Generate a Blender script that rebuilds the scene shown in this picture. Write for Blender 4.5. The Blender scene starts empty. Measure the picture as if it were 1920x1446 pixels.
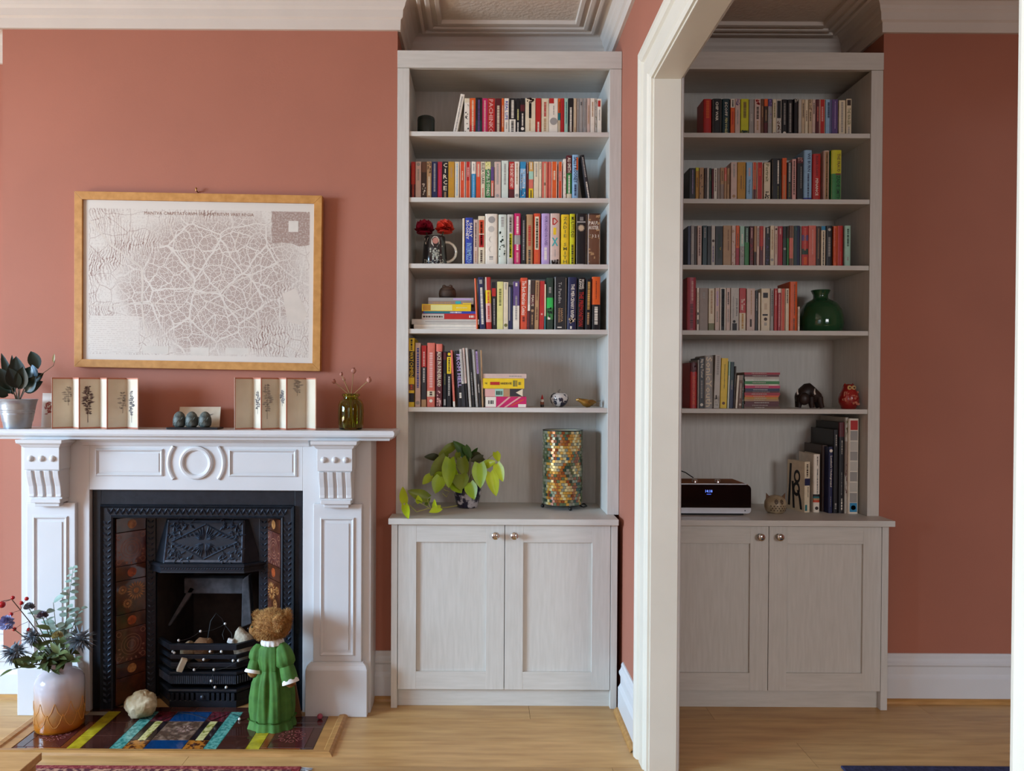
import bpy, bmesh, math, random
from mathutils import Vector, Matrix
random.seed(11)
S = bpy.context.scene
COL = S.collection
PI = math.pi

# ---------------------------------------------------------------- camera, world, daylight, exposure
F, VPX, VPY, EYE = 1420.0, 905.0, 725.0, 1.45          # focal length in pixels of the 1920x1446 frame
ROLL, PITCH = 0.005, 0.010
PPX, PPY = VPX, VPY + F * math.tan(PITCH)
cam_d = bpy.data.cameras.new('camera')
cam = bpy.data.objects.new('camera', cam_d)
COL.objects.link(cam)
cam.location = (0, 0, EYE)
CAMR = (Matrix.Rotation(PI / 2 - PITCH, 3, 'X') @ Matrix.Rotation(ROLL, 3, 'Z'))
cam.rotation_euler = CAMR.to_euler()
cam_d.sensor_width = 36.0
cam_d.lens = F * 36.0 / 1920.0
cam_d.shift_x = (960.0 - PPX) / 1920.0
cam_d.shift_y = (PPY - 723.0) / 1920.0
cam_d.clip_start = 0.05
S.camera = cam

wd = bpy.data.worlds.new('sky')
S.world = wd
wd.use_nodes = True
bg = wd.node_tree.nodes['Background']
bg.inputs[0].default_value = (0.75, 0.86, 1.0, 1)
bg.inputs[1].default_value = 1.0


def area(name, loc, aim, sx, sy, power, col):
    l = bpy.data.lights.new(name, 'AREA')
    l.shape = 'RECTANGLE'
    l.size, l.size_y, l.energy, l.color = sx, sy, power, col
    o = bpy.data.objects.new(name, l)
    COL.objects.link(o)
    o.location = loc
    o.rotation_euler = (Vector(aim) - Vector(loc)).to_track_quat('-Z', 'Y').to_euler()
    return o


# daylight from unseen bay and far-room windows, plus added fill and gradient lamps
area('daylight_bay', (-7.0, -0.30, 2.55), (-5.2, 0.10, 1.75), 2.4, 2.6, 1200, (0.50, 0.74, 1.0))
area('gradient_bay_side', (-6.6, 1.5, 2.45), (-5.2, 1.55, 1.75), 1.5, 2.4, 185, (0.50, 0.75, 1.0))  # added second lamp, brightens the left of the chimney breast for a gradient
area('sunlit_street', (-7.2, 0.3, 0.0), (-4.6, 0.7, 2.1), 3.4, 1.6, 370, (1.0, 0.84, 0.66))
area('fill_front', (-1.6, -3.4, 2.5), (-1.6, -2.2, 1.75), 2.2, 2.2, 25, (0.92, 0.97, 1.0))  # added frontal fill, shining through an invented window behind the camera
area('daylight_far_room', (2.6, -3.4, 2.6), (2.5, -2.2, 1.85), 2.0, 2.2, 185, (0.96, 0.97, 1.0))

S.view_settings.view_transform = 'Standard'
S.view_settings.look = 'None'
S.view_settings.gamma = 1.0
S.view_settings.use_curve_mapping = False
S.view_settings.exposure = 0.0


def ray(px, py):
    return CAMR @ Vector(((px - PPX) / F, -(py - PPY) / F, -1.0))


def W(px, py, Y):
    """The point at depth Y that the photograph shows at pixel (px, py)."""
    d = ray(px, py)
    t = Y / d.y
    return Vector((d.x * t, Y, EYE + d.z * t))


def WF(px, py, z=0.0):
    d = ray(px, py)
    t = (z - EYE) / d.z
    return Vector((d.x * t, d.y * t, z))


# ---------------------------------------------------------------- materials
def lin(h):
    h = h.lstrip('#')
    out = []
    for i in (0, 2, 4):
        c = int(h[i:i + 2], 16) / 255.0
        out.append(c / 12.92 if c <= 0.04045 else ((c + 0.055) / 1.055) ** 2.4)
    return out


MATS = {}


def mat(key, h, rough=0.5, metal=0.0, var=0.05, vs=14.0, bump=0.0, bs=60.0, stretch=(1, 1, 1), h2=None, coat=0.0,
        trans=0.0, ior=1.45, emit=None, detail=3.0, spec=0.5, lo=0.35, hi=0.65, rnd=0.0):
    if key in MATS:
        return MATS[key]
    m = bpy.data.materials.new(key)
    m.use_nodes = True
    nt = m.node_tree
    N, L = nt.nodes, nt.links
    p = N['Principled BSDF']
    c = lin(h)
    a = [max(0, x * (1 - var)) for x in c] if h2 is None else c
    b = [min(1, x * (1 + var)) for x in c] if h2 is None else lin(h2)
    tc = N.new('ShaderNodeTexCoord')
    mp = N.new('ShaderNodeMapping')
    mp.inputs['Scale'].default_value = stretch
    L.new(tc.outputs['Object'], mp.inputs['Vector'])
    no = N.new('ShaderNodeTexNoise')
    no.inputs['Scale'].default_value = vs
    no.inputs['Detail'].default_value = detail
    L.new(mp.outputs[0], no.inputs['Vector'])
    cr = N.new('ShaderNodeValToRGB')
    cr.color_ramp.elements[0].position = lo
    cr.color_ramp.elements[1].position = hi
    cr.color_ramp.elements[0].color = (*a, 1)
    cr.color_ramp.elements[1].color = (*b, 1)
    L.new(no.outputs['Fac'], cr.inputs['Fac'])
    out = cr.outputs[0]
    if rnd:
        oi = N.new('ShaderNodeObjectInfo')
        mr = N.new('ShaderNodeMapRange')
        mr.inputs['To Min'].default_value = 1 - rnd
        mr.inputs['To Max'].default_value = 1 + rnd
        L.new(oi.outputs['Random'], mr.inputs['Value'])
        hs = N.new('ShaderNodeHueSaturation')
        L.new(out, hs.inputs['Color'])
        L.new(mr.outputs[0], hs.inputs['Value'])
        out = hs.outputs[0]
        ad = N.new('ShaderNodeVectorMath')
        ad.operation = 'ADD'
        sc = N.new('ShaderNodeVectorMath')
        sc.operation = 'SCALE'
        cx = N.new('ShaderNodeCombineXYZ')
        for k in range(3):
            L.new(oi.outputs['Random'], cx.inputs[k])
        sc.inputs['Scale'].default_value = 37.0
        L.new(cx.outputs[0], sc.inputs[0])
        L.new(mp.outputs[0], ad.inputs[0])
        L.new(sc.outputs[0], ad.inputs[1])
        L.new(ad.outputs[0], no.inputs['Vector'])
    L.new(out, p.inputs['Base Color'])
    p.inputs['Roughness'].default_value = rough
    p.inputs['Metallic'].default_value = metal
    p.inputs['IOR'].default_value = ior
    p.inputs['Specular IOR Level'].default_value = spec
    p.inputs['Coat Weight'].default_value = coat
    p.inputs['Coat Roughness'].default_value = 0.05
    p.inputs['Transmission Weight'].default_value = trans
    if emit:
        p.inputs['Emission Color'].default_value = (*lin(emit[0]), 1)
        p.inputs['Emission Strength'].default_value = emit[1]
    if bump:
        n2 = N.new('ShaderNodeTexNoise')
        n2.inputs['Scale'].default_value = bs
        n2.inputs['Detail'].default_value = 2.0
        L.new(mp.outputs[0], n2.inputs['Vector'])
        bp = N.new('ShaderNodeBump')
        bp.inputs['Strength'].default_value = bump
        bp.inputs['Distance'].default_value = 0.004
        L.new(n2.outputs['Fac'], bp.inputs['Height'])
        L.new(bp.outputs[0], p.inputs['Normal'])
    MATS[key] = m
    return m


WALL = mat('terracotta_paint', 'a76954', 0.75, var=0.035, vs=2.0, bump=0.06, bs=140)
WHITE = mat('white_gloss_paint', 'd3d3d3', 0.32, var=0.02, vs=5, bump=0.05, bs=30)
CREAM = mat('cream_gloss_paint', 'e3dccb', 0.34, var=0.02, vs=5, bump=0.05, bs=30)
CEIL = mat('ceiling_plaster', 'ddd0c2', 0.8, var=0.02, vs=4)
CEILT = mat('ceiling_textured_paper', 'd6c9bc', 0.85, var=0.02, vs=8, bump=0.8, bs=55)
CAB = mat('limewashed_board', 'd0ccc4', 0.42, h2='c3bfb6', vs=9, stretch=(9, 9, 0.8), lo=0.25, hi=0.75, bump=0.05, bs=20)
CABH = mat('limewashed_board_level', 'd0ccc4', 0.42, h2='c3bfb6', vs=9, stretch=(0.8, 9, 9), lo=0.25, hi=0.75, bump=0.05, bs=20)
OAK = mat('oak_boards', 'cda56d', 0.38, h2='ab8250', vs=6, stretch=(0.6, 5.0, 6), lo=0.3, hi=0.75, detail=7, bump=0.05, bs=30, rnd=0.10)
OAKT = mat('oak_trim', 'bd8d52', 0.4, h2='a3763f', vs=9, stretch=(1, 7, 7), lo=0.3, hi=0.7, detail=5)
OAKF = mat('oak_frame', 'c9924f', 0.42, h2='b07a3a', vs=9, stretch=(3, 3, 3), lo=0.3, hi=0.7, detail=5)
IRON = mat('black_cast_iron', '21262e', 0.36, metal=0.35, var=0.15, vs=30, bump=0.1, bs=120)
IRONR = mat('blackleaded_relief', '4a515d', 0.30, metal=0.5, var=0.2, vs=40, bump=0.15, bs=200)
SOOT = mat('sooty_brick', '2a2320', 0.9, h2='3d332e', vs=14, bump=0.3, bs=40)
CHROME = mat('chrome', 'c9c5bf', 0.14, metal=1.0, var=0.02)
PAGES = mat('page_edges', 'd9cbb0', 0.8, h2='c2b294', vs=60, stretch=(12, 1, 1))

HEX = dict(wht='e6dccb', crm='dccdaf', bei='c4ad8e', tan='ad875f', brn='6a4632', dbr='3b2820', blk='17161a', cha='2d2c30', gry='9a958f',
           lgr='bdb6ab', sil='b9bcc2', red='b3231f', crim='a01b30', mrn='561820', mag='c11a5c', org='d65a20', tor='cf4a28', sal='cf6a58',
           pnk='d9a49a', yel='e3bf1d', pye='dcd58a', och='b98628', grn='2f7d3d', bgr='25b14b', dgr='1b3527', teal='1f6d72', mint='9fc6b2',
           pmi='cfd8cb', blu='2b3f9c', nav='1b2148', lbl='8db3d0', sky='2b86b3', lil='b39ac6', pur='5a4378', olv='6d6b34', tau='8f7d70',
           pin='cdb2a4', yeg='c6c41a', dte='17343a', gold='c79a52', cyan='2aa5a5')
CNAME = dict(wht='white', crm='cream', bei='beige', tan='tan', brn='brown', dbr='dark brown', blk='black', cha='charcoal', gry='grey',
             lgr='pale grey', sil='silver grey', red='red', crim='crimson', mrn='maroon', mag='magenta', org='orange', tor='orange-red',
             sal='salmon pink', pnk='pink', yel='yellow', pye='pale yellow', och='ochre', grn='green', bgr='bright green', dgr='dark green',
             teal='teal', mint='mint green', pmi='pale mint', blu='blue', nav='navy', lbl='light blue', sky='sky blue', lil='lilac',
             pur='purple', olv='olive', tau='taupe', pin='pinkish white', yeg='lime yellow', dte='dark teal', gold='gold', cyan='cyan')


def cov(c):
    return mat('cover_' + c, HEX[c], 0.42, var=0.06, vs=30)


# ---------------------------------------------------------------- mesh helpers
WL = {}


class MB:
    def __init__(self):
        self.v, self.f, self.m = [], [], []

    def add(self, vs, fs, mi=0):
        k = len(self.v)
        self.v += [tuple(p) for p in vs]
        self.f += [tuple(i + k for i in q) for q in fs]
        self.m += [mi] * len(fs)
        return self

    def box(self, x0, x1, y0, y1, z0, z1, mi=0):
        v = [(x, y, z) for z in (z0, z1) for y in (y0, y1) for x in (x0, x1)]
        return self.add(v, [(0, 2, 3, 1), (4, 5, 7, 6), (0, 1, 5, 4), (2, 6, 7, 3), (0, 4, 6, 2), (1, 3, 7, 5)], mi)

    def obox(self, c, s, M=None, mi=0):
        n = len(self.v)
        self.box(-s[0] / 2, s[0] / 2, -s[1] / 2, s[1] / 2, -s[2] / 2, s[2] / 2, mi)
        for i in range(n, len(self.v)):
            p = Vector(self.v[i])
            if M is not None:
                p = M @ p
            self.v[i] = tuple(p + Vector(c))
        return self

    def prism(self, poly, y0, y1, mi=0, plane='xz'):
        n = len(poly)
        g = {'xz': lambda a, b, t: (a, t, b), 'xy': lambda a, b, t: (a, b, t), 'yz': lambda a, b, t: (t, a, b)}[plane]
        v = [g(a, b, y0) for a, b in poly] + [g(a, b, y1) for a, b in poly]
        fs = [tuple(range(n)), tuple(range(2 * n - 1, n - 1, -1))]
        fs += [(i, i + n, (i + 1) % n + n, (i + 1) % n) for i in range(n)]
        return self.add(v, fs, mi)

    def lathe(self, prof, c=(0, 0, 0), n=24, mi=0, cap0=True, cap1=True, sx=1.0, sy=1.0, mis=None):
        k = len(prof)
        v = []
        for r, z in prof:
            for i in range(n):
                a = 2 * PI * i / n
                v.append((c[0] + r * sx * math.cos(a), c[1] + r * sy * math.sin(a), c[2] + z))
        for j in range(k - 1):
            self_f = [(j * n + i, j * n + (i + 1) % n, (j + 1) * n + (i + 1) % n, (j + 1) * n + i) for i in range(n)]
            if j == 0:
                base = len(self.v)
                self.v += v
            self.f += [tuple(q + base for q in t) for t in self_f]
            self.m += [mi if mis is None else mis[j]] * n
        if cap0 and prof[0][0] > 1e-5:
            self.f.append(tuple(base + i for i in range(n - 1, -1, -1)))
            self.m.append(mi)
        if cap1 and prof[-1][0] > 1e-5:
            self.f.append(tuple(base + (k - 1) * n + i for i in range(n)))
            self.m.append(mi)
        return self

    def ball(self, c, r, n=10, k=7, mi=0, M=None):
        r = (r, r, r) if not hasattr(r, '__len__') else r
        v, fs = [], []
        for j in range(k + 1):
            t = PI * j / k
            for i in range(n):
                a = 2 * PI * i / n
                p = Vector((r[0] * math.sin(t) * math.cos(a), r[1] * math.sin(t) * math.sin(a), r[2] * math.cos(t)))
                if M is not None:
                    p = M @ p
                v.append(p + Vector(c))
        for j in range(k):
            for i in range(n):
                fs.append((j * n + i, (j + 1) * n + i, (j + 1) * n + (i + 1) % n, j * n + (i + 1) % n))
        return self.add(v, fs, mi)

    def tube(self, pts, r, n=6, mi=0, r1=None):
        pts = [Vector(p) for p in pts]
        r1 = r if r1 is None else r1
        v, fs = [], []
        up = Vector((0.13, 0.31, 0.94))
        for j, p in enumerate(pts):
            d = (pts[min(j + 1, len(pts) - 1)] - pts[max(j - 1, 0)])
            d = d.normalized() if d.length > 1e-9 else Vector((0, 0, 1))
            a = d.cross(up)
            if a.length < 1e-3:
                a = d.cross(Vector((1, 0, 0)))
            a.normalize()
            b = d.cross(a)
            rr = r + (r1 - r) * j / max(1, len(pts) - 1)
            for i in range(n):
                t = 2 * PI * i / n
                v.append(p + a * rr * math.cos(t) + b * rr * math.sin(t))
        for j in range(len(pts) - 1):
            for i in range(n):
                fs.append((j * n + i, j * n + (i + 1) % n, (j + 1) * n + (i + 1) % n, (j + 1) * n + i))
        fs.append(tuple(range(n - 1, -1, -1)))
        fs.append(tuple((len(pts) - 1) * n + i for i in range(n)))
        return self.add(v, fs, mi)

    def sweep(self, prof, path, closed, fn, mi=0, caps=True):
        """Profile (d, h) swept with mitres along a 2-D path; d goes to the left of the path; fn(u, v, h) -> xyz."""
        n = len(path)
        rings = []
        for i in range(n):
            p = Vector(path[i])
            e0 = (p - Vector(path[i - 1])) if (closed or i > 0) else None
            e1 = (Vector(path[(i + 1) % n]) - p) if (closed or i < n - 1) else None
            n0 = Vector((-e0.y, e0.x)).normalized() if e0 is not None else None
            n1 = Vector((-e1.y, e1.x)).normalized() if e1 is not None else None
            if n0 is None:
                m = n1
            elif n1 is None:
                m = n0
            else:
                m = (n0 + n1) / max(0.2, 1 + n0.dot(n1))
            rings.append([fn(p.x + m.x * d, p.y + m.y * d, h) for d, h in prof])
        k = len(prof)
        v = [q for r in rings for q in r]
        fs = []
        for i in range(n if closed else n - 1):
            j = (i + 1) % n
            fs += [(i * k + a, j * k + a, j * k + a + 1, i * k + a + 1) for a in range(k - 1)]
        if caps and not closed:
            fs += [tuple(range(k)), tuple(range((n - 1) * k + k - 1, (n - 1) * k - 1, -1))]
        return self.add(v, fs, mi)

    def xf(self, n0, M):
        for i in range(n0, len(self.v)):
            self.v[i] = tuple(M @ Vector(self.v[i]))
        return self

    def build(self, name, mats, parent=None, at=None, local=False, smooth=False, bevel=0.0, seg=2, fixn=True, sub=0):
        me = bpy.data.meshes.new(name)
        off = Vector((0, 0, 0))
        if parent is not None and not local:
            off = Vector(WL[parent.name])
        elif at is not None and not local:
            off = Vector(at)
        me.from_pydata([tuple(Vector(p) - off) for p in self.v] if off.length else self.v, [], self.f)
        mats = mats if isinstance(mats, (list, tuple)) else [mats]
        for m in mats:
            me.materials.append(m)
        if len(mats) > 1:
            me.polygons.foreach_set('material_index', self.m)
        if fixn:
            bm = bmesh.new()
            bm.from_mesh(me)
            bmesh.ops.recalc_face_normals(bm, faces=bm.faces)
            bm.to_mesh(me)
            bm.free()
        if smooth:
            me.polygons.foreach_set('use_smooth', [True] * len(me.polygons))
            me.set_sharp_from_angle(angle=0.8)
        me.update()
        o = bpy.data.objects.new(name, me)
        COL.objects.link(o)
        if parent is not None:
            o.parent = parent
            WL[o.name] = WL[parent.name]
        else:
            o.location = at if at is not None else (0, 0, 0)
            WL[o.name] = tuple(o.location)
        if sub:
            s_ = o.modifiers.new('s', 'SUBSURF')
            s_.levels = s_.render_levels = sub
        if bevel:
            b = o.modifiers.new('b', 'BEVEL')
            b.width, b.segments, b.limit_method, b.angle_limit = bevel, seg, 'ANGLE', 0.6
        return o


def thing(name, label, cat, loc=(0, 0, 0), group=None):
    o = bpy.data.objects.new(name, None)
    o.empty_display_size = 0.05
    COL.objects.link(o)
    o.location = loc
    WL[o.name] = tuple(loc)
    return tag(o, label, cat, group)


def tag(o, label, cat, group=None):
    o['label'], o['category'] = label, cat
    if group:
        o['group'] = group
    return o


def struct(o):
    o['kind'] = 'structure'
    return o


def stuff(o):
    o['kind'] = 'stuff'
    return o


TXT = {}


def glyphs(s, bold=0.0):
    if (s, bold) in TXT:
        return TXT[(s, bold)]
    cu = bpy.data.curves.new('lettering', 'FONT')
    cu.body = s
    cu.size = 1.0
    cu.resolution_u = 1
    cu.offset = bold
    ob = bpy.data.objects.new('lettering', cu)
    COL.objects.link(ob)
    dg = bpy.context.evaluated_depsgraph_get()
    me = bpy.data.meshes.new_from_object(ob.evaluated_get(dg), depsgraph=dg)
    v = [(p.co.x, p.co.y) for p in me.vertices]
    f = [tuple(p.vertices) for p in me.polygons]
    bpy.data.objects.remove(ob)
    bpy.data.curves.remove(cu)
    bpy.data.meshes.remove(me)
    if v:
        x0, x1 = min(a for a, _ in v), max(a for a, _ in v)
        y0, y1 = min(b for _, b in v), max(b for _, b in v)
        v = [((a - x0) / max(1e-6, x1 - x0), (b - y0) / max(1e-6, y1 - y0)) for a, b in v]
        asp = (x1 - x0) / max(1e-6, y1 - y0)
    else:
        asp = 1
    TXT[(s, bold)] = (v, f, asp)
    return TXT[(s, bold)]


def put_text(mb, s, o, ex, ey, w, h, mi=0, bold=0.012, keep=True):
    """Text fitted into the rectangle with lower-left corner o, axes ex (reading direction) and ey (up)."""
    v, f, asp = glyphs(s, bold)
    ex, ey, o = Vector(ex), Vector(ey), Vector(o)
    if keep and asp * h < w * 0.92:
        ww = min(w, asp * h * 1.35)
        o = o + ex * ((w - ww) / 2)
        w = ww
    mb.add([o + ex * (a * w) + ey * (b * h) for a, b in v], f, mi)

# ================================================================ the setting
YW = 3.89            # back wall of the alcoves
YB = 3.505           # front of the chimney breasts
XN, XF = 0.635, 0.73  # the two faces of the partition wall
XL, XR, YF = -5.2, 4.3, -2.2
ZC = 3.235
FX, FHW, FZ = -1.265, 0.472, 0.985   # fireplace centre, half width and height of its opening
B0, B1 = -2.22, -0.40     # near chimney breast
R0 = 1.84                 # far chimney breast starts here, unit ends here
OY0, OY1, OZ = 0.87, 2.85, 2.62   # opening in the partition

fl = struct(MB().box(XL, XR, YF, YW + 0.1, -0.12, -0.021).build('floor', mat('subfloor', '3a2a1c', 0.9)))
PW = 0.209
rows = []
y = 3.291 + 3 * PW
r = 0
JO = {3: [-1.05, 0.215, 1.02, 2.0], 4: [-3.3, 2.95], 5: [-1.14, 1.29], 6: [-2.2, -0.9, 0.5, 2.2]}
protos = {}
while y > YF:
    js = JO.get(r + 1) if (r + 1) in JO else [XL + 0.3 + (r * 0.77) % 1.6 + 1.95 * k for k in range(6)]
    xs = [XL] + [j for j in js if XL + 0.1 < j < XR - 0.1] + [XR]
    for a, b in zip(xs[:-1], xs[1:]):
        w = round(b - a, 3)
        if w not in protos:
            protos[w] = MB().box(0.0007, w - 0.0007, 0.0007, PW - 0.0007, -0.02, 0.0).build('plank', OAK, fl, local=True)
            q = protos[w]
        else:
            q = protos[w].copy()
            COL.objects.link(q)
            q.parent = fl
        q.location = (a, min(y, YW) - PW, 0)
    y -= PW
    r += 1

struct(MB().box(XL - 0.1, XR + 0.1, YF - 0.1, YW + 0.1, ZC, ZC + 0.1).build('ceiling', CEIL))
# textured ceiling paper inside the mouldings of each room
struct(MB().box(XL + 0.20, XN - 0.19, YF + 0.2, YB - 0.2, ZC - 0.004, ZC).box(B1 + 0.19, XN - 0.19, YB - 0.2, YW - 0.19, ZC - 0.004, ZC)
       .box(XF + 0.19, XR - 0.2, YF + 0.2, YB - 0.2, ZC - 0.004, ZC).box(XF + 0.19, R0 - 0.19, YB - 0.2, YW - 0.19, ZC - 0.004, ZC)
       .build('ceiling_paper', CEILT))
struct(MB().box(XL - 0.1, XR + 0.1, YW, YW + 0.1, 0, ZC).build('wall_back', WALL))
bay = (-1.45, 2.2, 0.45, 2.6)
m = MB()
m.box(XL - 0.12, XL, YF, bay[0], 0, ZC).box(XL - 0.12, XL, bay[1], YW, 0, ZC)
m.box(XL - 0.12, XL, bay[0], bay[1], 0, bay[2]).box(XL - 0.12, XL, bay[0], bay[1], bay[3], ZC)
struct(m.build('wall_left', WALL))
struct(MB().box(XR, XR + 0.1, YF, YW, 0, ZC).build('wall_right', WALL))
fw = [(-2.55, -0.65, 0.6, 2.7), (1.75, 3.25, 0.7, 2.75)]  # first opening is made up to admit the front fill
m = MB()
m.box(XL, fw[0][0], YF - 0.1, YF, 0, ZC).box(fw[0][1], fw[1][0], YF - 0.1, YF, 0, ZC).box(fw[1][1], XR, YF - 0.1, YF, 0, ZC)
for a in fw:
    m.box(a[0], a[1], YF - 0.1, YF, 0, a[2]).box(a[0], a[1], YF - 0.1, YF, a[3], ZC)
struct(m.build('wall_front', WALL))

# sash windows (behind and beside the camera; near-room front one added for fill)
for n, (ax, lo, hi, z0, z1) in enumerate([('x', bay[0], bay[1], bay[2], bay[3]), ('y', *fw[0]), ('y', *fw[1])], 1):
    m = MB()
    bars = [(lo, lo + .05, z0, z1), (hi - .05, hi, z0, z1), (lo, hi, z0, z0 + .06), (lo, hi, z1 - .05, z1),
            (lo, hi, (z0 + z1) / 2 - .025, (z0 + z1) / 2 + .025), ((lo + hi) / 2 - .015, (lo + hi) / 2 + .015, z0, z1)]
    for a, b, c, d in bars:
        if ax == 'x':
            m.box(XL - .09, XL - .04, a, b, c, d)
        else:
            m.box(a, b, YF - .08, YF - .03, c, d)
    struct(m.build('window_%d' % n, WHITE))

# chimney breasts
m = MB()
ox0, ox1 = FX - FHW, FX + FHW
m.box(B0, ox0, YB, YW, 0, ZC).box(ox1, B1, YB, YW, 0, ZC).box(ox0, ox1, YB, YW, FZ, ZC)
struct(m.build('wall_chimney', WALL))
struct(MB().box(R0, XR, YB, YW, 0, ZC).build('wall_chimney_far', WALL))
# partition with its wide opening
m = MB()
m.box(XN, XF, OY1, YW, 0, ZC).box(XN, XF, OY0, OY1, OZ, ZC).box(XN, XF, YF, OY0, 0, ZC)
struct(m.build('wall_partition', WALL))
# lining boards of the opening
m = MB()
m.box(XN - .004, XF + .004, OY1 - .022, OY1, 0, OZ).box(XN - .004, XF + .004, OY0, OY0 + .022, 0, OZ)
m.box(XN - .004, XF + .004, OY0, OY1, OZ - .022, OZ)
struct(m.build('trim_1', mat('jamb_paint', 'ded5c4', 0.36, var=0.02, vs=5, bump=0.05, bs=30), bevel=.002))
# architraves: (distance outward from the opening, thickness)
AP = [(0.002, 0), (0.002, .013), (.012, .017), (.022, .017), (.030, .023), (.088, .024), (.092, .019), (.100, .019), (.106, .030), (.128, .036), (.150, .034), (.158, .028), (.158, 0)]
path = [(OY1 - .018, 0), (OY1 - .018, OZ - .018), (OY0 + .018, OZ - .018), (OY0 + .018, 0)]
AP = [(-d, h) for d, h in AP]
struct(MB().sweep(AP, path, False, lambda u, v, h: (XN - h, u, v)).build('trim_2', CREAM))
struct(MB().sweep(AP, path, False, lambda u, v, h: (XF + h, u, v)).build('trim_3', WHITE))

# cornices
CP = [(0, 3.085), (.014, 3.085), (.016, 3.130), (.026, 3.138), (.028, 3.170), (.036, 3.182), (.040, 3.198), (.052, 3.214), (.072, 3.222), (.084, 3.224),
      (.086, 3.211), (.092, 3.208), (.104, 3.209), (.106, 3.221), (.122, 3.222), (.124, 3.212), (.130, 3.209), (.146, 3.210), (.149, 3.220), (.170, 3.221), (.173, 3.212), (.190, 3.214), (.194, 3.236)]
loop1 = [(XL, YF), (XN, YF), (XN, YW), (B1, YW), (B1, YB), (B0, YB), (B0, YW), (XL, YW)]
loop2 = [(XF, YF), (XR, YF), (XR, YB), (R0, YB), (R0, YW), (XF, YW)]
CORN = mat('cornice_plaster', 'd3c8bd', 0.6, var=0.02, vs=5)
struct(MB().sweep(CP, loop1, True, lambda u, v, h: (u, v, h)).build('trim_4', CORN))
struct(MB().sweep(CP, loop2, True, lambda u, v, h: (u, v, h)).build('trim_5', CORN))

# skirting boards with an oak quadrant at the floor
SP = [(0, .222), (.005, .221), (.010, .212), (.010, .200), (.014, .190), (.020, .182), (.020, .172), (.013, .162), (.013, .128), (.018, .118), (.024, .110), (.024, 0)]
QP = [(.024, .020), (.032, .018), (.040, .011), (.043, 0)]


def skirting(name, pts, q=True):
    struct(MB().sweep(SP, pts, False, lambda u, v, h: (u, v, h)).build(name, WHITE))
    if q:
        struct(MB().sweep(QP, pts, False, lambda u, v, h: (u, v, h)).build(name + '_quadrant_trim', OAKT))


skirting('baseboard_chimney', [(B1, YB), (FX + .774, YB)])
skirting('baseboard_chimney_left', [(FX - .774, YB), (B0, YB), (B0, YW), (XL, YW)])
skirting('baseboard_partition', [(XN, OY1 + .14), (XN, 3.372)])
skirting('baseboard_far', [(XR, YB), (R0 + .012, YB)])

# ================================================================ built-in bookcases and cupboards
YU, YUB = 3.502, 3.858
SHZ = [W(950, py, 3.512).z for py in (247.6, 371.2, 495.2, 617.6, 764.4)]
WTZ = .859
UZ = W(950, 95.5, 3.5).z


def built_in(x0, x1, c0, c1, w0, w1, split, who, side_left, side_right):
    t = thing('bookcase', 'tall limewashed open bookcase with five shelves, built in %s' % who, 'bookcase', ((x0 + x1) / 2, YU, WTZ), 'alcove bookcases')
    pw = .055
    MB().box(x0, x0 + pw, YU, YUB, WTZ, UZ - .08).build('side_panel', CAB, t, bevel=.0015)
    MB().box(x1 - pw, x1, YU, YUB, WTZ, UZ - .08).build('side_panel', CAB, t, bevel=.0015)
    MB().box(x0, x1, YUB, YUB + .012, WTZ, UZ).build('back_panel', CAB, t)
    MB().box(x0, x1, YU - .004, YU + .02, UZ - .079, UZ).box(x0 + .001, x1 - .001, YU + .02, YUB, UZ - .05, UZ - .025).build('fascia', CABH, t, bevel=.0015)
    for z in SHZ:
        MB().box(x0 + pw, x1 - pw, YU + .006, YUB, z - .0215, z).build('shelf', CABH, t, bevel=.0012)
    k = thing('base_cabinet', 'limewashed two-door base cabinet with recessed panels, under the worktop %s' % who, 'cabinet', ((c0 + c1) / 2, 3.397, 0), 'alcove base cabinets')
    yc = 3.397
    zt = .832
    m = MB().box(c0 + .03, c1 - .03, yc + .022, YUB, .084, zt).box(c0 + .002, c1 - .002, YUB - .01, YUB, 0, zt)
    m.build('carcass', mat('cabinet_inside', '8d8378', .7), k)
    MB().box(c0, c0 + .028, yc, YUB, 0, zt).build('side_panel', CAB, k, bevel=.0015)
    MB().box(c1 - .030, c1, yc, YUB, 0, zt).build('side_panel', CAB, k, bevel=.0015)
    MB().box(c0 + .028, c1 - .030, yc + .030, yc + .046, 0, .0835).build('plinth', CABH, k, bevel=.001)
    for s, (a, b) in enumerate(((c0 + .0305, split - .0015), (split + .0015, c1 - .0325))):
        d = MB()
        z0, z1 = .0855, zt - .004
        st = .082
        d.box(a, a + st, yc, yc + .021, z0, z1).box(b - st, b, yc, yc + .021, z0, z1)
        do = d.build('door', CAB, k, bevel=.0008)
        MB().box(a + st, b - st, yc + .0004, yc + .021, z1 - .078, z1).build('top_rail', CABH, do, bevel=.0006)
        MB().box(a + st, b - st, yc + .0004, yc + .021, z0, z0 + .08).build('bottom_rail', CABH, do, bevel=.0006)
        MB().box(a + st, b - st, yc + .012, yc + .019, z0 + .08, z1 - .078).build('recessed_panel', CAB, do)
        kx = b - .041 if s == 0 else a + .041
        kn = MB()
        n0 = len(kn.v)
        kn.lathe([(.0135, 0), (.0135, .002), (.006, .003), (.0055, .014), (.013, .017), (.0165, .022), (.0165, .027), (.012, .031), (0.004, .0325)], (0, 0, 0), 20)
        kn.xf(n0, Matrix.Translation((kx, yc, zt - .049)) @ Matrix.Rotation(PI / 2, 4, 'X'))
        kn.build('knob', CHROME, do, smooth=True)
    wt = MB().box(w0, w1, 3.373, YUB, zt + .0003, WTZ).build('worktop', CABH, at=((w0 + w1) / 2, 3.373, zt), bevel=.002)
    tag(wt, 'continuous limewashed worktop between cabinet and bookcase %s' % who, 'worktop', 'alcove worktops')
    return t


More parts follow.
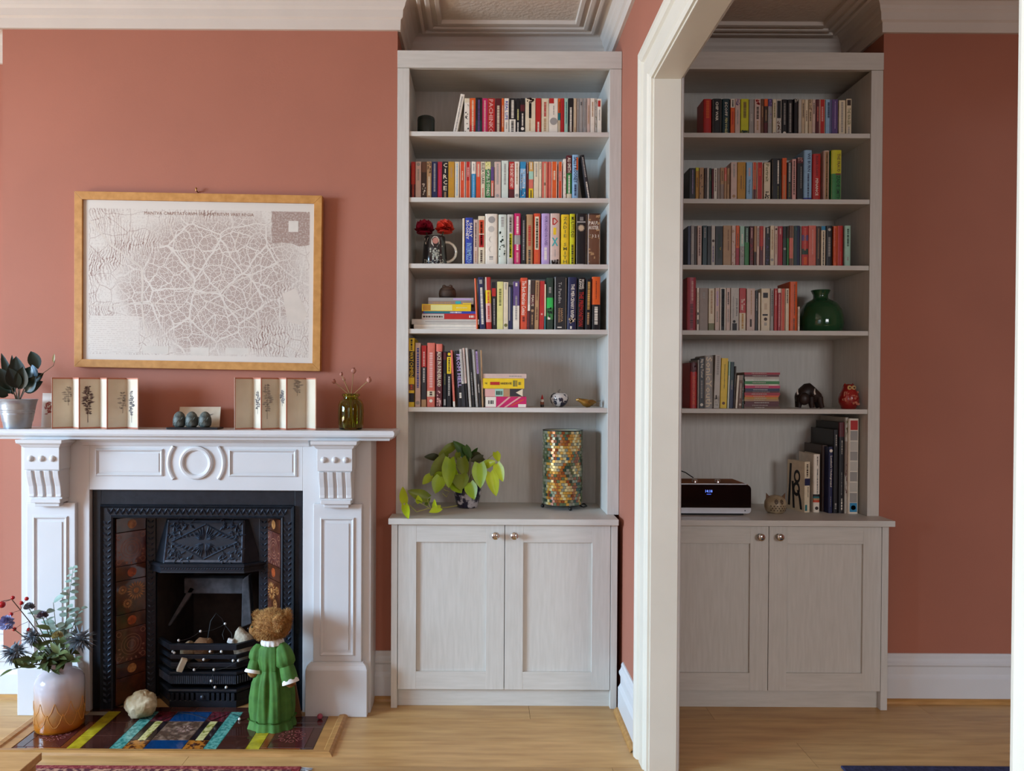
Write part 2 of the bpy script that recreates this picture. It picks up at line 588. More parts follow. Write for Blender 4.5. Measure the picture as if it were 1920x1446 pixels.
built_in(W(744, 500, YU).x, .6335, -.407, .6105, -.418, .6105, (945 + 3 - VPX) / 418, 'left of the opening', 1, 0)
built_in(XF + .04, R0 - .002, XF + .04, 1.829, XF + .04, 1.845, (1443 + 2 - VPX) / 418.6, 'seen through the opening', 0, 1)

# ================================================================ mantelpiece
mp = thing('mantelpiece', 'white painted wooden mantelpiece with carved corbels around the black fireplace', 'mantelpiece', (FX, 3.345, 0))
YS = 3.345
m = MB()
m.box(FX - .774, FX - FHW, YS, YB, 0, 1.212).box(FX + FHW, FX + .774, YS, YB, 0, 1.212).box(FX - FHW, FX + FHW, YS, YB, FZ, 1.212)
m.build('backboard', WHITE, mp, bevel=.002)
m = MB()
m.box(FX - .852, FX + .852, 3.302, YB, 1.213, 1.2545)
prof = [(0, 1.212), (.010, 1.212), (.014, 1.221), (.022, 1.226), (.030, 1.229), (.034, 1.238), (.034, 1.248), (.028, 1.2552), (0, 1.2552)]
m.sweep(prof, [(FX + .85, YB), (FX + .85, 3.30), (FX - .85, 3.30), (FX - .85, YB)], False, lambda u, v, h: (u, v, h))
m.build('mantel_shelf', WHITE, mp)
# bed moulding under the shelf
MB().sweep([(0, 1.18), (.006, 1.182), (.012, 1.196), (.026, 1.204), (.028, 1.2125), (0, 1.2125)], [(FX + .50, YS), (FX - .50, YS)], False, lambda u, v, h: (u, v, h)).build('bed_moulding', WHITE, mp)


def rect_mould(mb, x0, x1, z0, z1, y, w=.012, d=.007):
    pr = [(0, 0), (.002, d * .7), (w * .4, d), (w * .75, d * .5), (w, 0)]
    mb.sweep(pr, [(x0, z0), (x1, z0), (x1, z1), (x0, z1)], True, lambda u, v, h: (u, y - h, v))


fr = MB()
zc_ = 1.107
for s in (-1, 1):
    a, b = FX + s * .445, FX + s * .145
    rect_mould(fr, min(a, b), max(a, b), 1.046, 1.168, YS, .014, .008)
    fr.box(min(a, b) + .02, max(a, b) - .02, YS - .003, YS, 1.066, 1.148)
    pts = []
    for i in range(13):
        t = (-36 + 72 * i / 12) * PI / 180
        pts.append((FX + s * .122 * math.cos(t), zc_ + .122 * math.sin(t)))
    fr.sweep([(-.010, 0), (-.006, .008), (0, .010), (.006, .008), (.010, 0)], pts, False, lambda u, v, h: (u, YS - h, v))
ringp = [(FX + .064 * math.cos(2 * PI * i / 40), zc_ + .064 * math.sin(2 * PI * i / 40)) for i in range(40)]
fr.sweep([(-.012, 0), (-.009, .009), (-.002, .012), (.006, .010), (.011, .005), (.012, 0)], ringp, True, lambda u, v, h: (u, YS - h, v))
fr.build('carved_frieze', WHITE, mp)
for s in (-1, 1):
    c = FX + s * .630
    p = MB().box(c - .107, c + .107, 3.322, YS, .235, .93)
    po = p.build('pilaster', WHITE, mp, bevel=.003)
    q = MB()
    rect_mould(q, c - .076, c + .076, .262, .872, 3.322, .014, .007)
    q.prism([(c - .05, .288), (c + .05, .288), (c + .05, .846), (c - .05, .846)], 3.318, 3.322)
    q.build('raised_panel', WHITE, po)
    pl = MB().box(c - .135, c + .135, 3.300, YS, 0, .205)
    pl.sweep([(0, .205), (.0, .232), (-.012, .222), (-.018, .205)][::-1], [(c - .117, YS), (c - .117, 3.318), (c + .117, 3.318), (c + .117, YS)], False, lambda u, v, h: (u, v, h))
    pl.box(c - .117, c + .117, 3.318, YS, .205, .235)
    pl.build('plinth_block', WHITE, mp, bevel=.002)
    k = MB().box(c - .076, c + .076, 3.252, YS, 1.083, 1.180)
    k.sweep([(0, 1.178), (.004, 1.180), (.012, 1.192), (.022, 1.198), (.024, 1.2125), (0, 1.2125)], [(c + .076, YS), (c + .076, 3.252), (c - .076, 3.252), (c - .076, YS)], False, lambda u, v, h: (u, v, h))
    k.box(c - .076, c + .076, 3.252, YS, 1.178, 1.2125)
    ko = k.build('corbel', WHITE, mp, bevel=.0015)
    kb = MB()
    sc = [(3.262, 1.083), (3.268, 1.05), (3.282, 1.01), (3.287, .97), (3.285, .953), (YS, .953), (YS, 1.083)]
    kb.prism(sc, c - .070, c + .070, plane='yz')
    kb.build('bracket', WHITE, ko)
    for i in range(4):
        x = c - .058 + i * .0387
        rb = [(a - .007, b) for a, b in sc[:5]] + [(sc[4][0], .96), (3.29, 1.07)]
        MB().prism([(3.254, 1.078), (3.260, 1.05), (3.273, 1.01), (3.278, .975), (3.276, .962), (3.29, .962), (3.29, 1.078)], x - .0125, x + .0125, plane='yz').build('bracket_rib', WHITE, ko, bevel=.003)
    MB().box(c - .066, c + .066, 3.278, YS, .935, .953).box(c - .055, c + .055, 3.292, YS, .918, .935).build('bracket_foot', WHITE, ko, bevel=.003)
    for i in (-1, 0, 1):
        MB().ball((c + i * .047, 3.252, 1.131), (.0135, .012, .0135), 14, 8).build('ball', WHITE, ko, smooth=True)

# ================================================================ cast-iron fireplace insert
fi = thing('fireplace_insert', 'black cast-iron Victorian fireplace with flowered tile cheeks, hood and barred grate', 'fireplace', (FX, 3.37, 0))
YI = 3.366
m = MB()
a, b = FHW - .003, .43
m.box(FX - a, FX - b, YI, YI + .03, 0, FZ - .002).box(FX + b, FX + a, YI, YI + .03, 0, FZ - .002).box(FX - b, FX + b, YI, YI + .03, .916, FZ - .002)
m.build('outer_frame', IRON, fi, bevel=.002)
OPW, OPZ = .372, .856
m = MB()
pr = [(0, 0), (0, .012), (.004, .018), (.010, .012), (.014, .008), (.046, .008), (.050, .014), (.057, .010), (.058, -.03), (.0, -.03)]
pth = [(FX + .43, 0), (FX + .43, .916), (FX - .43, .916), (FX - .43, 0)]
m.sweep(pr, pth, False, lambda u, v, h: (u, YI - h, v))
m.build('moulded_frame', IRON, fi)


def leaf(mb, x, y, z, ang, L, w, d, mi=0):
    ca, sa = math.cos(ang), math.sin(ang)
    P = lambda t, s, h: (x + ca * t - sa * s, y - h, z + sa * t + ca * s)
    v = [P(0, 0, 0), P(L * .45, w / 2, 0), P(L, 0, 0), P(L * .45, -w / 2, 0), P(L * .5, 0, d)]
    mb.add(v, [(0, 1, 4), (1, 2, 4), (2, 3, 4), (3, 0, 4)], mi)


m = MB()
n = 30
for i in range(n):
    x = FX - .40 + .80 * (i + .5) / n
    for s in (-1, 1):
        leaf(m, x, YI - .008, .872, PI / 2 + s * .42, .036, .013, .010)
    leaf(m, x, YI - .008, .871, PI / 2, .022, .008, .009)
for sx in (-1, 1):
    for i in range(32):
        z = .02 + .82 * (i + .5) / 32
        for s in (-1, 1):
            leaf(m, FX + sx * .401, YI - .008, z, PI / 2 + s * .75, .029, .013, .010)
stuff(m.build('leaf_ornament', IRONR, fi, fixn=False))

# splayed cheeks of patterned tiles
YI2, W2 = 3.482, .283
TB = mat('glazed_tile_brown', '5a2f1c', .18, h2='3b2014', vs=18, coat=.6)
TM = mat('glazed_tile_maroon', '4f2620', .2, h2='6b4036', vs=26, coat=.6, bump=.3, bs=40)
TF = mat('tile_flower_print', 'c08a52', .3, h2='8f5428', vs=50)
TO = mat('tile_orange_print', 'b4562a', .3, h2='7c3518', vs=60)
TL = mat('tile_line_print', '8a5a44', .3)
for s in (-1, 1):
    o = Vector((FX + s * .371, YI + .004, 0))
    e = Vector((FX + s * W2, YI2, 0)) - o
    Lw = e.length
    e.normalize()
    nrm = Vector((-e.y * s * -1, 0, 0))
    nrm = Vector((e.y * -s, e.x * s, 0))  # faces into the fireplace, towards the room
    if nrm.y > 0:
        nrm = -nrm
    back = MB()
    back.add([o - nrm * .02 + Vector((0, 0, z)) for z in (0, .86)] + [o + e * Lw - nrm * .02 + Vector((0, 0, z)) for z in (.86, 0)], [(0, 1, 2, 3)])
    back.build('cheek_backing', IRON, fi)
    z = .853
    for k, hgt in enumerate((.066, .152, .066, .152, .066, .152, .066, .12)):
        z0, z1 = z - hgt + .0012, z - .0012
        fl_ = [o + e * .003 + nrm * .006, o + e * (Lw - .003) + nrm * .006, o + e * (Lw - .003) - nrm * .008, o + e * .003 - nrm * .008]
        t = MB().prism([(p.x, p.y) for p in fl_], z0, z1, plane='xy')
        to = t.build('tile', TM if k in (1, 5) else TB, fi, bevel=.0012)
        d = MB()
        base = o + nrm * .0065
        P = lambda u, w_: base + e * u + Vector((0, 0, w_))
        zc = (z0 + z1) / 2

        def disc(u, w_, r, n=18, r2=0.0):
            if r2:
                vs_ = [P(u + r * math.cos(2 * PI * i / n), w_ + r * math.sin(2 * PI * i / n)) for i in range(n)] + [P(u + r2 * math.cos(2 * PI * i / n), w_ + r2 * math.sin(2 * PI * i / n)) for i in range(n)]
                d.add(vs_, [(i, (i + 1) % n, (i + 1) % n + n, i + n) for i in range(n)])
            else:
                d.add([P(u + r * math.cos(2 * PI * i / n), w_ + r * math.sin(2 * PI * i / n)) for i in range(n)], [tuple(range(n))])

        def petal(u, w_, a_, l0, l1, wd):
            ca, sa = math.cos(a_), math.sin(a_)
            Q = lambda t, q: P(u + ca * t - sa * q, w_ + sa * t + ca * q)
            d.add([Q(l0, 0), Q((l0 + l1) / 2, wd), Q(l1, 0), Q((l0 + l1) / 2, -wd)], [(0, 1, 2, 3)])
        if k in (0, 2, 4, 6):
            disc(Lw * .52, zc, .021)
            d.build('flower_print', TF if k in (0, 6) else TO, to)
        elif k == 3:
            for (u, w_, r) in ((Lw * .66, zc + .022, .045), (Lw * .22, zc + .035, .022), (Lw * .38, zc - .03, .024)):
                disc(u, w_, r * .28)
                for i in range(18):
                    petal(u, w_, 2 * PI * i / 18, r * .36, r, r * .085)
            d.build('flower_print', TF, to)
        elif k in (1, 5):
            for rr in (.047, .034, .02):
                disc(Lw * .5, zc, rr, 22, rr - .0028)
            for i in range(9):
                petal(Lw * .5, zc - .012, PI * (i / 8 + 1), .048, .063, .005)
            for cx, cz in ((.1, .055), (.88, .055), (.1, -.055), (.88, -.055)):
                disc(Lw * cx, zc + cz, .012, 12, .009)
            d.build('flower_print', TL, to)
        z -= hgt
# soffit of the moulded frame, inner iron stiles and back plate
m = MB().box(FX - .371, FX + .371, YI + .005, YI2 + .01, OPZ, OPZ + .02)
m.build('top_plate', IRON, fi)
for s in (-1, 1):
    x0, x1 = sorted((FX + s * W2, FX + s * .238))
    so = MB().box(x0, x1, YI2, YI2 + .02, 0, .858).build('inner_stile', IRON, fi, bevel=.002)
    m = MB()
    for i in range(30):
        z = .06 + .78 * i / 30
        for q in (-1, 1):
            leaf(m, (x0 + x1) / 2, YI2 - .0005, z, PI / 2 + q * .8, .022, .010, .006)
    stuff(m.build('scroll_ornament', IRONR, so, fixn=False))
MB().box(FX - .238, FX + .238, YI2 + .006, YI2 + .02, .60, .858).build('back_plate', IRON, fi)
# hood
hb, ht = .182, .176
zb, zt_ = .640, .832
yb_, yt_ = 3.432, 3.470
m = MB()
m.add([(FX - hb, yb_, zb), (FX + hb, yb_, zb), (FX + ht, yt_, zt_), (FX - ht, yt_, zt_),
       (FX - .245, YI2 + .004, zb), (FX + .245, YI2 + .004, zb), (FX + .19, YI2 + .004, zt_), (FX - .19, YI2 + .004, zt_)],
      [(0, 1, 2, 3), (1, 5, 6, 2), (4, 0, 3, 7), (3, 2, 6, 7), (0, 4, 5, 1)])
ho = m.build('hood', IRON, fi, bevel=.002)
m = MB()
N_ = Vector((0, -(zt_ - zb), -(yt_ - yb_))).normalized()


def HP(u, w_, h=0):
    """Point on the sloping hood plate: u in -1..1 across, w_ in 0..1 up."""
    half = hb + (ht - hb) * w_
    return Vector((FX + u * half, yb_ + (yt_ - yb_) * w_, zb + (zt_ - zb) * w_)) + N_ * h


def bar(mb, a, b, w_, h):
    a_, b_ = HP(*a), HP(*b)
    d_ = (b_ - a_).normalized()
    s_ = d_.cross(N_) * w_
    mb.add([a_ - s_, a_ + s_, b_ + s_, b_ - s_, a_ + N_ * h, b_ + N_ * h], [(0, 4, 5, 3), (4, 1, 2, 5), (0, 1, 4), (3, 5, 2)])


for a, b in (((-.96, .04), (.96, .04)), ((-.96, .95), (.96, .95)), ((-.97, .04), (-.97, .95)), ((.97, .04), (.97, .95))):
    bar(m, a, b, .008, .006)
for a, b in (((-.84, .5), (0, .9)), ((0, .9), (.84, .5)), ((.84, .5), (0, .1)), ((0, .1), (-.84, .5))):
    bar(m, a, b, .004, .007)


def hleaf(mb, u, w_, ang, L, wd, d_):
    A = HP(u, w_)
    ex = Vector((1, 0, 0))
    ez = (HP(0, 1) - HP(0, 0)).normalized()
    P = lambda t, s_, h: A + ex * (math.cos(ang) * t - math.sin(ang) * s_) + ez * (math.sin(ang) * t + math.cos(ang) * s_) + N_ * h
    mb.add([P(0, 0, 0), P(L * .4, wd / 2, 0), P(L, 0, 0), P(L * .4, -wd / 2, 0), P(L * .45, 0, d_)], [(0, 1, 4), (1, 2, 4), (2, 3, 4), (3, 0, 4)])


for sx in (-1, 1):
    for sy in (-1, 1):
        for i in range(6):
            hleaf(m, sx * .03, .5 + sy * .04, PI / 2 * sy + sx * (-.12 - i * .24) * sy, .072 - i * .005, .014, .011)
        for i in range(6):
            hleaf(m, sx * (.18 + i * .10), .5 + sy * (.03 + .10 * (1 - i / 6)), (0 if sx > 0 else PI) + sx * sy * (.7 - .1 * i), .036, .014, .010)
        for i in range(9):
            t = i / 8
            hleaf(m, sx * (.86 - .5 * t), .5 + sy * (.16 + .27 * t), i * 1.7, .034, .015, .010)
            hleaf(m, sx * (.86 - .42 * t), .5 + sy * (.36 + .05 * t), i * 2.3 + 1, .032, .014, .010)
            hleaf(m, sx * (.90 - .20 * t), .5 + sy * (.10 + .30 * t), i * 1.1 + 2, .028, .013, .009)
stuff(m.build('diamond_ornament', IRONR, ho, fixn=False))
m = MB()
lip = [(FX - .262, YI2 + .004), (FX - .187, 3.424), (FX + .187, 3.424), (FX + .262, YI2 + .004)]
m.sweep([(.03, .640), (-.004, .640), (-.010, .634), (-.010, .628), (-.004, .624), (-.004, .606), (-.008, .600), (.03, .598)], lip, False, lambda u, v, h: (u, v, h))
m.build('hood_lip', IRON, ho)
m = MB()
for i in range(30):
    hx = FX - .18 + .36 * i / 29
    leaf(m, hx, 3.4195, .615, .7, .012, .006, .004)
stuff(m.build('lip_ornament', IRONR, ho, fixn=False))
# firebox
m = MB()
for s in (-1, 1):
    x = FX + s * .24
    m.add([(x, YI2 + .02, 0), (FX + s * .20, 3.84, 0), (FX + s * .20, 3.84, .86), (x, YI2 + .02, .86)], [(0, 1, 2, 3)])
m.add([(FX - .20, 3.84, 0), (FX + .20, 3.84, 0), (FX + .20, 3.84, .86), (FX - .20, 3.84, .86)], [(0, 1, 2, 3)])
m.add([(FX - .24, YI2, .005), (FX + .24, YI2, .005), (FX + .20, 3.84, .005), (FX - .20, 3.84, .005)], [(0, 1, 2, 3)])
m.build('firebox', SOOT, fi)
m = MB().box(FX - .155, FX + .13, 3.60, 3.66, .455, .53)
m.build('smoke_baffle', mat('ashen_iron', '565559', .8, h2='3a3a3d', vs=20, bump=.2), fi, bevel=.006)
MB().prism([(FX + .125, .30), (FX + .175, .32), (FX + .16, .55), (FX + .13, .53)], 3.58, 3.63).build('baffle_strut', mat('ashen_iron', '565559'), fi, bevel=.004)
MB().prism([(FX - .235, .30), (FX - .22, .30), (FX - .10, .48), (FX - .125, .49)], 3.60, 3.63).build('baffle_strut', mat('ashen_iron', '565559'), fi, bevel=.004)
MB().box(FX + .01, FX + .045, 3.834, 3.842, .555, .595).build('flue_hole_shade', mat('void_shade_black', '050505', 1), fi)  # black block standing in for the darkness inside the flue opening
# grate
GX = -1.252
gp = [(GX - .238, YI2 + .01), (GX - .148, 3.400), (GX + .148, 3.400), (GX + .238, YI2 + .01)]
for z0, z1, d0 in ((.258, .283, .006), (.2165, .2335, 0), (.181, .198, 0)):
    MB().sweep([(-d0, z0), (-d0, z1), (.010, z1 + .002), (.016, z0)], gp, False, lambda u, v, h: (u, v, h)).build('grate_bar', IRON, fi, bevel=.002)
MB().sweep([(-.006, .146), (-.008, .152), (0, .158), (.02, .158), (.02, .102), (0, .102), (0, .142)], gp, False, lambda u, v, h: (u, v, h)).build('fluted_panel', IRON, fi)
m = MB()
for i in range(34):
    x = GX - .144 + .288 * i / 33
    m.box(x - .0028, x + .0028, 3.3955, 3.401, .106, .140)
for s in (-1, 1):
    for i in range(10):
        t = (i + .7) / 10.5
        x, yy = GX + s * (.148 + .09 * t), 3.400 + .092 * t
        m.box(x - .0025, x + .0025, yy - .006, yy, .106, .140)
stuff(m.build('flute_ornament', IRONR, fi))
MB().add([(GX - .23, 3.49, .17), (GX - .145, 3.405, .17), (GX + .145, 3.405, .17), (GX + .23, 3.49, .17), (GX + .2, 3.8, .17), (GX - .2, 3.8, .17)], [(0, 1, 2, 3, 4, 5)]).build('fire_bed', SOOT, fi)
m = MB()
bp = [(GX - .235, YI2 + .01), (GX - .150, 3.392), (GX + .150, 3.392), (GX + .235, YI2 + .01)]
m.sweep([(-.004, .070), (-.006, .076), (0, .082), (.02, .082), (.02, .064), (0, .064)], bp, False, lambda u, v, h: (u, v, h))
m.sweep([(0, 0), (0, .028), (.004, .032), (.02, .032), (.02, 0)], bp, False, lambda u, v, h: (u, v, h))
for s in (-1, 1):
    a_, b_ = (bp[0], bp[1]) if s < 0 else (bp[2], bp[3])
    m.add([(a_[0], a_[1] + .006, .03), (b_[0], b_[1] + .006, .03), (b_[0], b_[1] + .006, .066), (a_[0], a_[1] + .006, .066)], [(0, 1, 2, 3)])
m.build('ash_pan_cover', IRON, fi)
m = MB()
for s in (-1, 1):
    for i in range(6):
        x = GX + s * (.024 + i * .0225)
        m.box(x - .0068, x + .0068, 3.389, 3.397, .032, .066)
m.box(GX - .017, GX + .017, 3.388, 3.397, .032, .066)
m.build('vent_ribs', IRON, fi, bevel=.001)
m = MB().ball((GX, 3.386, .049), (.010, .008, .010), 12, 8)
m.build('vent_knob', IRONR, fi, smooth=True)
MB().box(GX - .15, GX + .15, 3.402, 3.406, .03, .066).build('ash_vent_shade', mat('void_shade_black', '050505', 1), fi)  # black plate, shade behind the vent ribs put in as colour

# ================================================================ hearth
he = thing('hearth', 'hearth of glossy multicoloured tiles in an oak border before the fireplace', 'hearth', (FX, 2.984, 0))
MB().box(FX - .64, FX + .64, 2.985, 3.298, .0003, .0014).box(FX - .465, FX + .465, 3.298, 3.364, .0003, .0014).build('bedding', mat('cement', '8f8778', .9), he)
TG = dict(
    brown=mat('hearth_brown', '4a2a22', .09, h2='3d211b', vs=9, coat=.5), yellow=mat('hearth_yellow', 'c5b32a', .12, h2='a08f18', vs=26, coat=.5),
    teal=mat('hearth_teal', '6fb3a8', .12, h2='2f7d76', vs=90, coat=.5, lo=.4, hi=.6), blue=mat('hearth_blue', '103f72', .08, h2='0c3460', vs=6, coat=.5),
    orange=mat('hearth_mottle', 'b8742a', .12, h2='4c2313', vs=55, coat=.5, lo=.44, hi=.56), cream=mat('hearth_cream', 'd8cf8e', .14, h2='8f8f3c', vs=60, coat=.5, lo=.5, hi=.62),
    black=mat('hearth_black', '22181a', .1, coat=.5), rust=mat('hearth_rust', '84431f', .12, h2='6b3217', vs=12, coat=.5),
    floral=mat('hearth_floral', '5b4436', .14, h2='a08470', vs=34, coat=.5, lo=.48, hi=.68), maroon=mat('hearth_maroon', '4e2322', .14, coat=.5),
    plum=mat('hearth_plum', '6d2430', .12, h2='3d1b1c', vs=60, coat=.5, lo=.42, hi=.6))
Y0, Y1, Y2, Y3, Y4 = 2.984, 3.069, 3.243, 3.338, 3.40
S1, S2 = 3.105, 3.229
tiles = [(-.077, .077, Y0, Y1, 'blue'), (-.077, .077, Y2, Y3, 'blue'), (-.077, .077, Y1, Y2, 'floral')]
for s in (-1, 1):
    A = lambda a, b, y0, y1, c: tiles.append((min(s * a, s * b), max(s * a, s * b), y0, y1, c))
    A(.077, .160, Y0, Y1, 'orange')
    A(.077, .160, Y2, Y3, 'plum')
    A(.077, .101, Y1, Y2, 'black')
    A(.101, .134, Y1, Y2, 'cream')
    A(.134, .160, Y1, Y2, 'black')
    for a, b in ((Y0, S1), (S1, S2), (S2, Y3)):
        A(.160, .213, a, b, 'teal')
        A(.213, .328, a, b, 'brown')
        A(.328, .384, a, b, 'yellow')
    A(.384, .412, Y0 + .022, 3.23, 'rust')
    A(.384, .545, Y0, Y0 + .022, 'rust')
    A(.412, .560, Y0 + .022, 3.19, 'maroon')
    A(.560, .598, Y0 + .022, 3.19, 'brown')
    A(.545, .598, Y0, Y0 + .022, 'brown')
    A(.412, .598, 3.19, 3.23, 'brown')
    A(.384, .490, 3.23, 3.299, 'brown')
    A(.490, .598, 3.23, 3.299, 'maroon')
for i in range(8):
    tiles.append((-.468 + i * .117, -.468 + (i + 1) * .117, Y3, 3.385, 'brown'))
g = .0011
for x0, x1, y0, y1, c in tiles:
    MB().box(FX + x0 + g, FX + x1 - g, y0 + g, y1 - g, 0.0015, .0045).build('tile', TG[c], he, bevel=.0008)
# printed tracery on the corner tiles and the rose of the middle tile
for s in (-1, 1):
    m = MB()
    cx, cy = FX + s * .486, 3.106
    for i in range(7):
        a_ = 2 * PI * i / 7
        for r0, r1, wd in ((.008, .026, .003), (.03, .06, .0022)):
            q = lambda t, w_: (cx + math.cos(a_) * t - math.sin(a_) * w_, cy + math.sin(a_) * t + math.cos(a_) * w_, .0052)
            m.add([q(r0, 0), q((r0 + r1) / 2, wd), q(r1, 0), q((r0 + r1) / 2, -wd)], [(0, 1, 2, 3)])
        bx, by = cx + .045 * math.cos(a_ + .4), cy + .045 * math.sin(a_ + .4)
        v = [(bx + r * math.cos(k * PI / 4), by + r * math.sin(k * PI / 4), .0052) for r in (.011, .0085) for k in range(8)]
        m.add(v, [(k, (k + 1) % 8, (k + 1) % 8 + 8, k + 8) for k in range(8)])
    m.build('tracery_print', mat('tracery_pink', '9a6058', .2), he)
m = MB()
for rr, nn, off in ((.034, 9, 0), (.022, 7, .3), (.010, 5, .1)):
    for i in range(nn):
        a_ = 2 * PI * i / nn + off
        q = lambda t, w_: (FX + .02 + math.cos(a_) * t - math.sin(a_) * w_, 3.17 + math.sin(a_) * t + math.cos(a_) * w_, 0.0052 + .0002 * (.034 - rr) / .01)
        m.add([q(rr * .4, 0), q(rr * .75, rr * .22), q(rr * 1.1, 0), q(rr * .75, -rr * .22)], [(0, 1, 2, 3)])
m.build('rose_print', mat('rose_print', 'b99a8c', .2, h2='6e4f43', vs=60), he)
bz = [(0, .0004), (0, .006), (.006, .012), (.026, .014), (.036, .010), (.042, .0), (.042, .0004)]
for s in (-1, 1):
    x0, x1 = sorted((FX + s * .600, FX + s * .642))
    MB().box(x0, x1, 2.985, 3.296, .0015, .006).build('border_fillet', OAKT, he)
MB().sweep(bz, [(FX + .642, 3.30), (FX + .642, 2.984), (FX - .642, 2.984), (FX - .642, 3.30)], False, lambda u, v, h: (u, v, h)).build('oak_border', OAKT, he)

# ================================================================ framed map
PY = 3.472
ctr = W(371.5, 528, PY)
pc = thing('framed_map', 'large engraved city map in a pale oak frame hanging above the mantelpiece', 'picture', (ctr.x, YB - .004, ctr.z))
pc.rotation_euler = (math.radians(1.2), math.radians(0.75), 0)
FW_, FH_, FB = 1.128, .800, .036
hw, hh = FW_ / 2, FH_ / 2
yb, yf = -.002, -.036
for nm, pol in (('frame_rail', [(-hw, hh), (hw, hh), (hw - FB, hh - FB), (-hw + FB, hh - FB)]), ('frame_rail', [(-hw, -hh), (hw, -hh), (hw - FB, -hh + FB), (-hw + FB, -hh + FB)]),
                ('frame_rail', [(-hw, -hh), (-hw, hh), (-hw + FB, hh - FB), (-hw + FB, -hh + FB)]), ('frame_rail', [(hw, -hh), (hw, hh), (hw - FB, hh - FB), (hw - FB, -hh + FB)])):
    MB().prism(pol, yf, yb).build(nm, OAKF, pc, local=True, bevel=.0012)
# engraved street plan: street cells, finer blocks and open country drawn from Voronoi lines
mm = bpy.data.materials.new('engraved_map')
mm.use_nodes = True
N, L = mm.node_tree.nodes, mm.node_tree.links
P_ = N['Principled BSDF']
P_.inputs['Roughness'].default_value = .35
tc = N.new('ShaderNodeTexCoord')


def nd(t, **kw):
    n_ = N.new(t)
    for k_, v_ in kw.items():
        if k_ in ('operation', 'feature', 'blend_type', 'data_type', 'interpolation_type'):
            setattr(n_, k_, v_)
        else:
            n_.inputs[k_].default_value = v_
    return n_


def math_(op, a, b=None, c=None):
    n_ = N.new('ShaderNodeMath')
    n_.operation = op
    n_.use_clamp = False
    for i, q in enumerate((a, b, c)):
        if q is None:
            continue
        if isinstance(q, (int, float)):
            n_.inputs[i].default_value = q
        else:
            L.new(q, n_.inputs[i])
    return n_.outputs[0]


def step(x, lo, hi):
    n_ = N.new('ShaderNodeMapRange')
    n_.inputs['From Min'].default_value = lo
    n_.inputs['From Max'].default_value = hi
    L.new(x, n_.inputs['Value'])
    return n_.outputs[0]


sep = N.new('ShaderNodeSeparateXYZ')
L.new(tc.outputs['Object'], sep.inputs[0])
X_, Z_ = sep.outputs['X'], sep.outputs['Z']
cmb = N.new('ShaderNodeCombineXYZ')
L.new(X_, cmb.inputs[0])
L.new(Z_, cmb.inputs[1])
wob = nd('ShaderNodeTexNoise', Scale=5.0, Detail=3.0)
L.new(cmb.outputs[0], wob.inputs['Vector'])
wv = N.new('ShaderNodeVectorMath')
wv.operation = 'MULTIPLY_ADD'
L.new(wob.outputs['Color'], wv.inputs[0])
wv.inputs[1].default_value = (.09, .09, 0)
L.new(cmb.outputs[0], wv.inputs[2])


def vor(scale, vec, feat='DISTANCE_TO_EDGE'):
    v_ = N.new('ShaderNodeTexVoronoi')
    v_.voronoi_dimensions = '2D'
    v_.feature = feat
    v_.inputs['Scale'].default_value = scale
    L.new(vec, v_.inputs['Vector'])
    return v_.outputs[0]


main = vor(6.0, wv.outputs[0])
main2 = vor(15.0, wv.outputs[0])
blocks = vor(46.0, wv.outputs[0])
fine = vor(150.0, cmb.outputs[0])
nz = nd('ShaderNodeTexNoise', Scale=130.0, Detail=2.0)
L.new(cmb.outputs[0], nz.inputs['Vector'])
nz2 = nd('ShaderNodeTexNoise', Scale=4.5, Detail=4.0)
L.new(cmb.outputs[0], nz2.inputs['Vector'])
# town mask: an ellipse with a ragged edge
ex_ = math_('MULTIPLY', math_('ADD', X_, -.06), 2.6)
ez_ = math_('MULTIPLY', math_('ADD', Z_, .0), 3.4)
rad = math_('SQRT', math_('ADD', math_('MULTIPLY', ex_, ex_), math_('MULTIPLY', ez_, ez_)))
town = step(math_('ADD', rad, math_('MULTIPLY', math_('ADD', nz2.outputs['Fac'], -.5), 1.1)), 1.12, .86)
street = math_('MULTIPLY', math_('MULTIPLY', step(main, .012, .03), step(main2, .018, .045)), step(blocks, .02, .075))
ink_t = math_('MULTIPLY', street, math_('ADD', .30, math_('MULTIPLY', step(fine, .22, .05), .42)))
# country: hatching along warped contours
wave = N.new('ShaderNodeTexWave')
wave.inputs['Scale'].default_value = 26.0
wave.inputs['Distortion'].default_value = 9.0
wave.inputs['Detail'].default_value = 3.0
wave.inputs['Detail Scale'].default_value = 1.2
L.new(wv.outputs[0], wave.inputs['Vector'])
hill = step(nz2.outputs['Fac'], .44, .62)
ink_c = math_('ADD', math_('MULTIPLY', math_('MULTIPLY', step(wave.outputs['Fac'], .45, .85), hill), .75), math_('MULTIPLY', step(nz.outputs['Fac'], .52, .72), .26))
ink_c = math_('ADD', ink_c, math_('MULTIPLY', step(main2, .03, .008), .40))
mx = N.new('ShaderNodeMix')
L.new(town, mx.inputs[0])
L.new(ink_c, mx.inputs[2])
L.new(ink_t, mx.inputs[3])
ink = mx.outputs[0]


def band(v_, lo, hi, soft=.004):
    return math_('MULTIPLY', step(v_, lo, lo + soft), step(v_, hi + soft, hi))


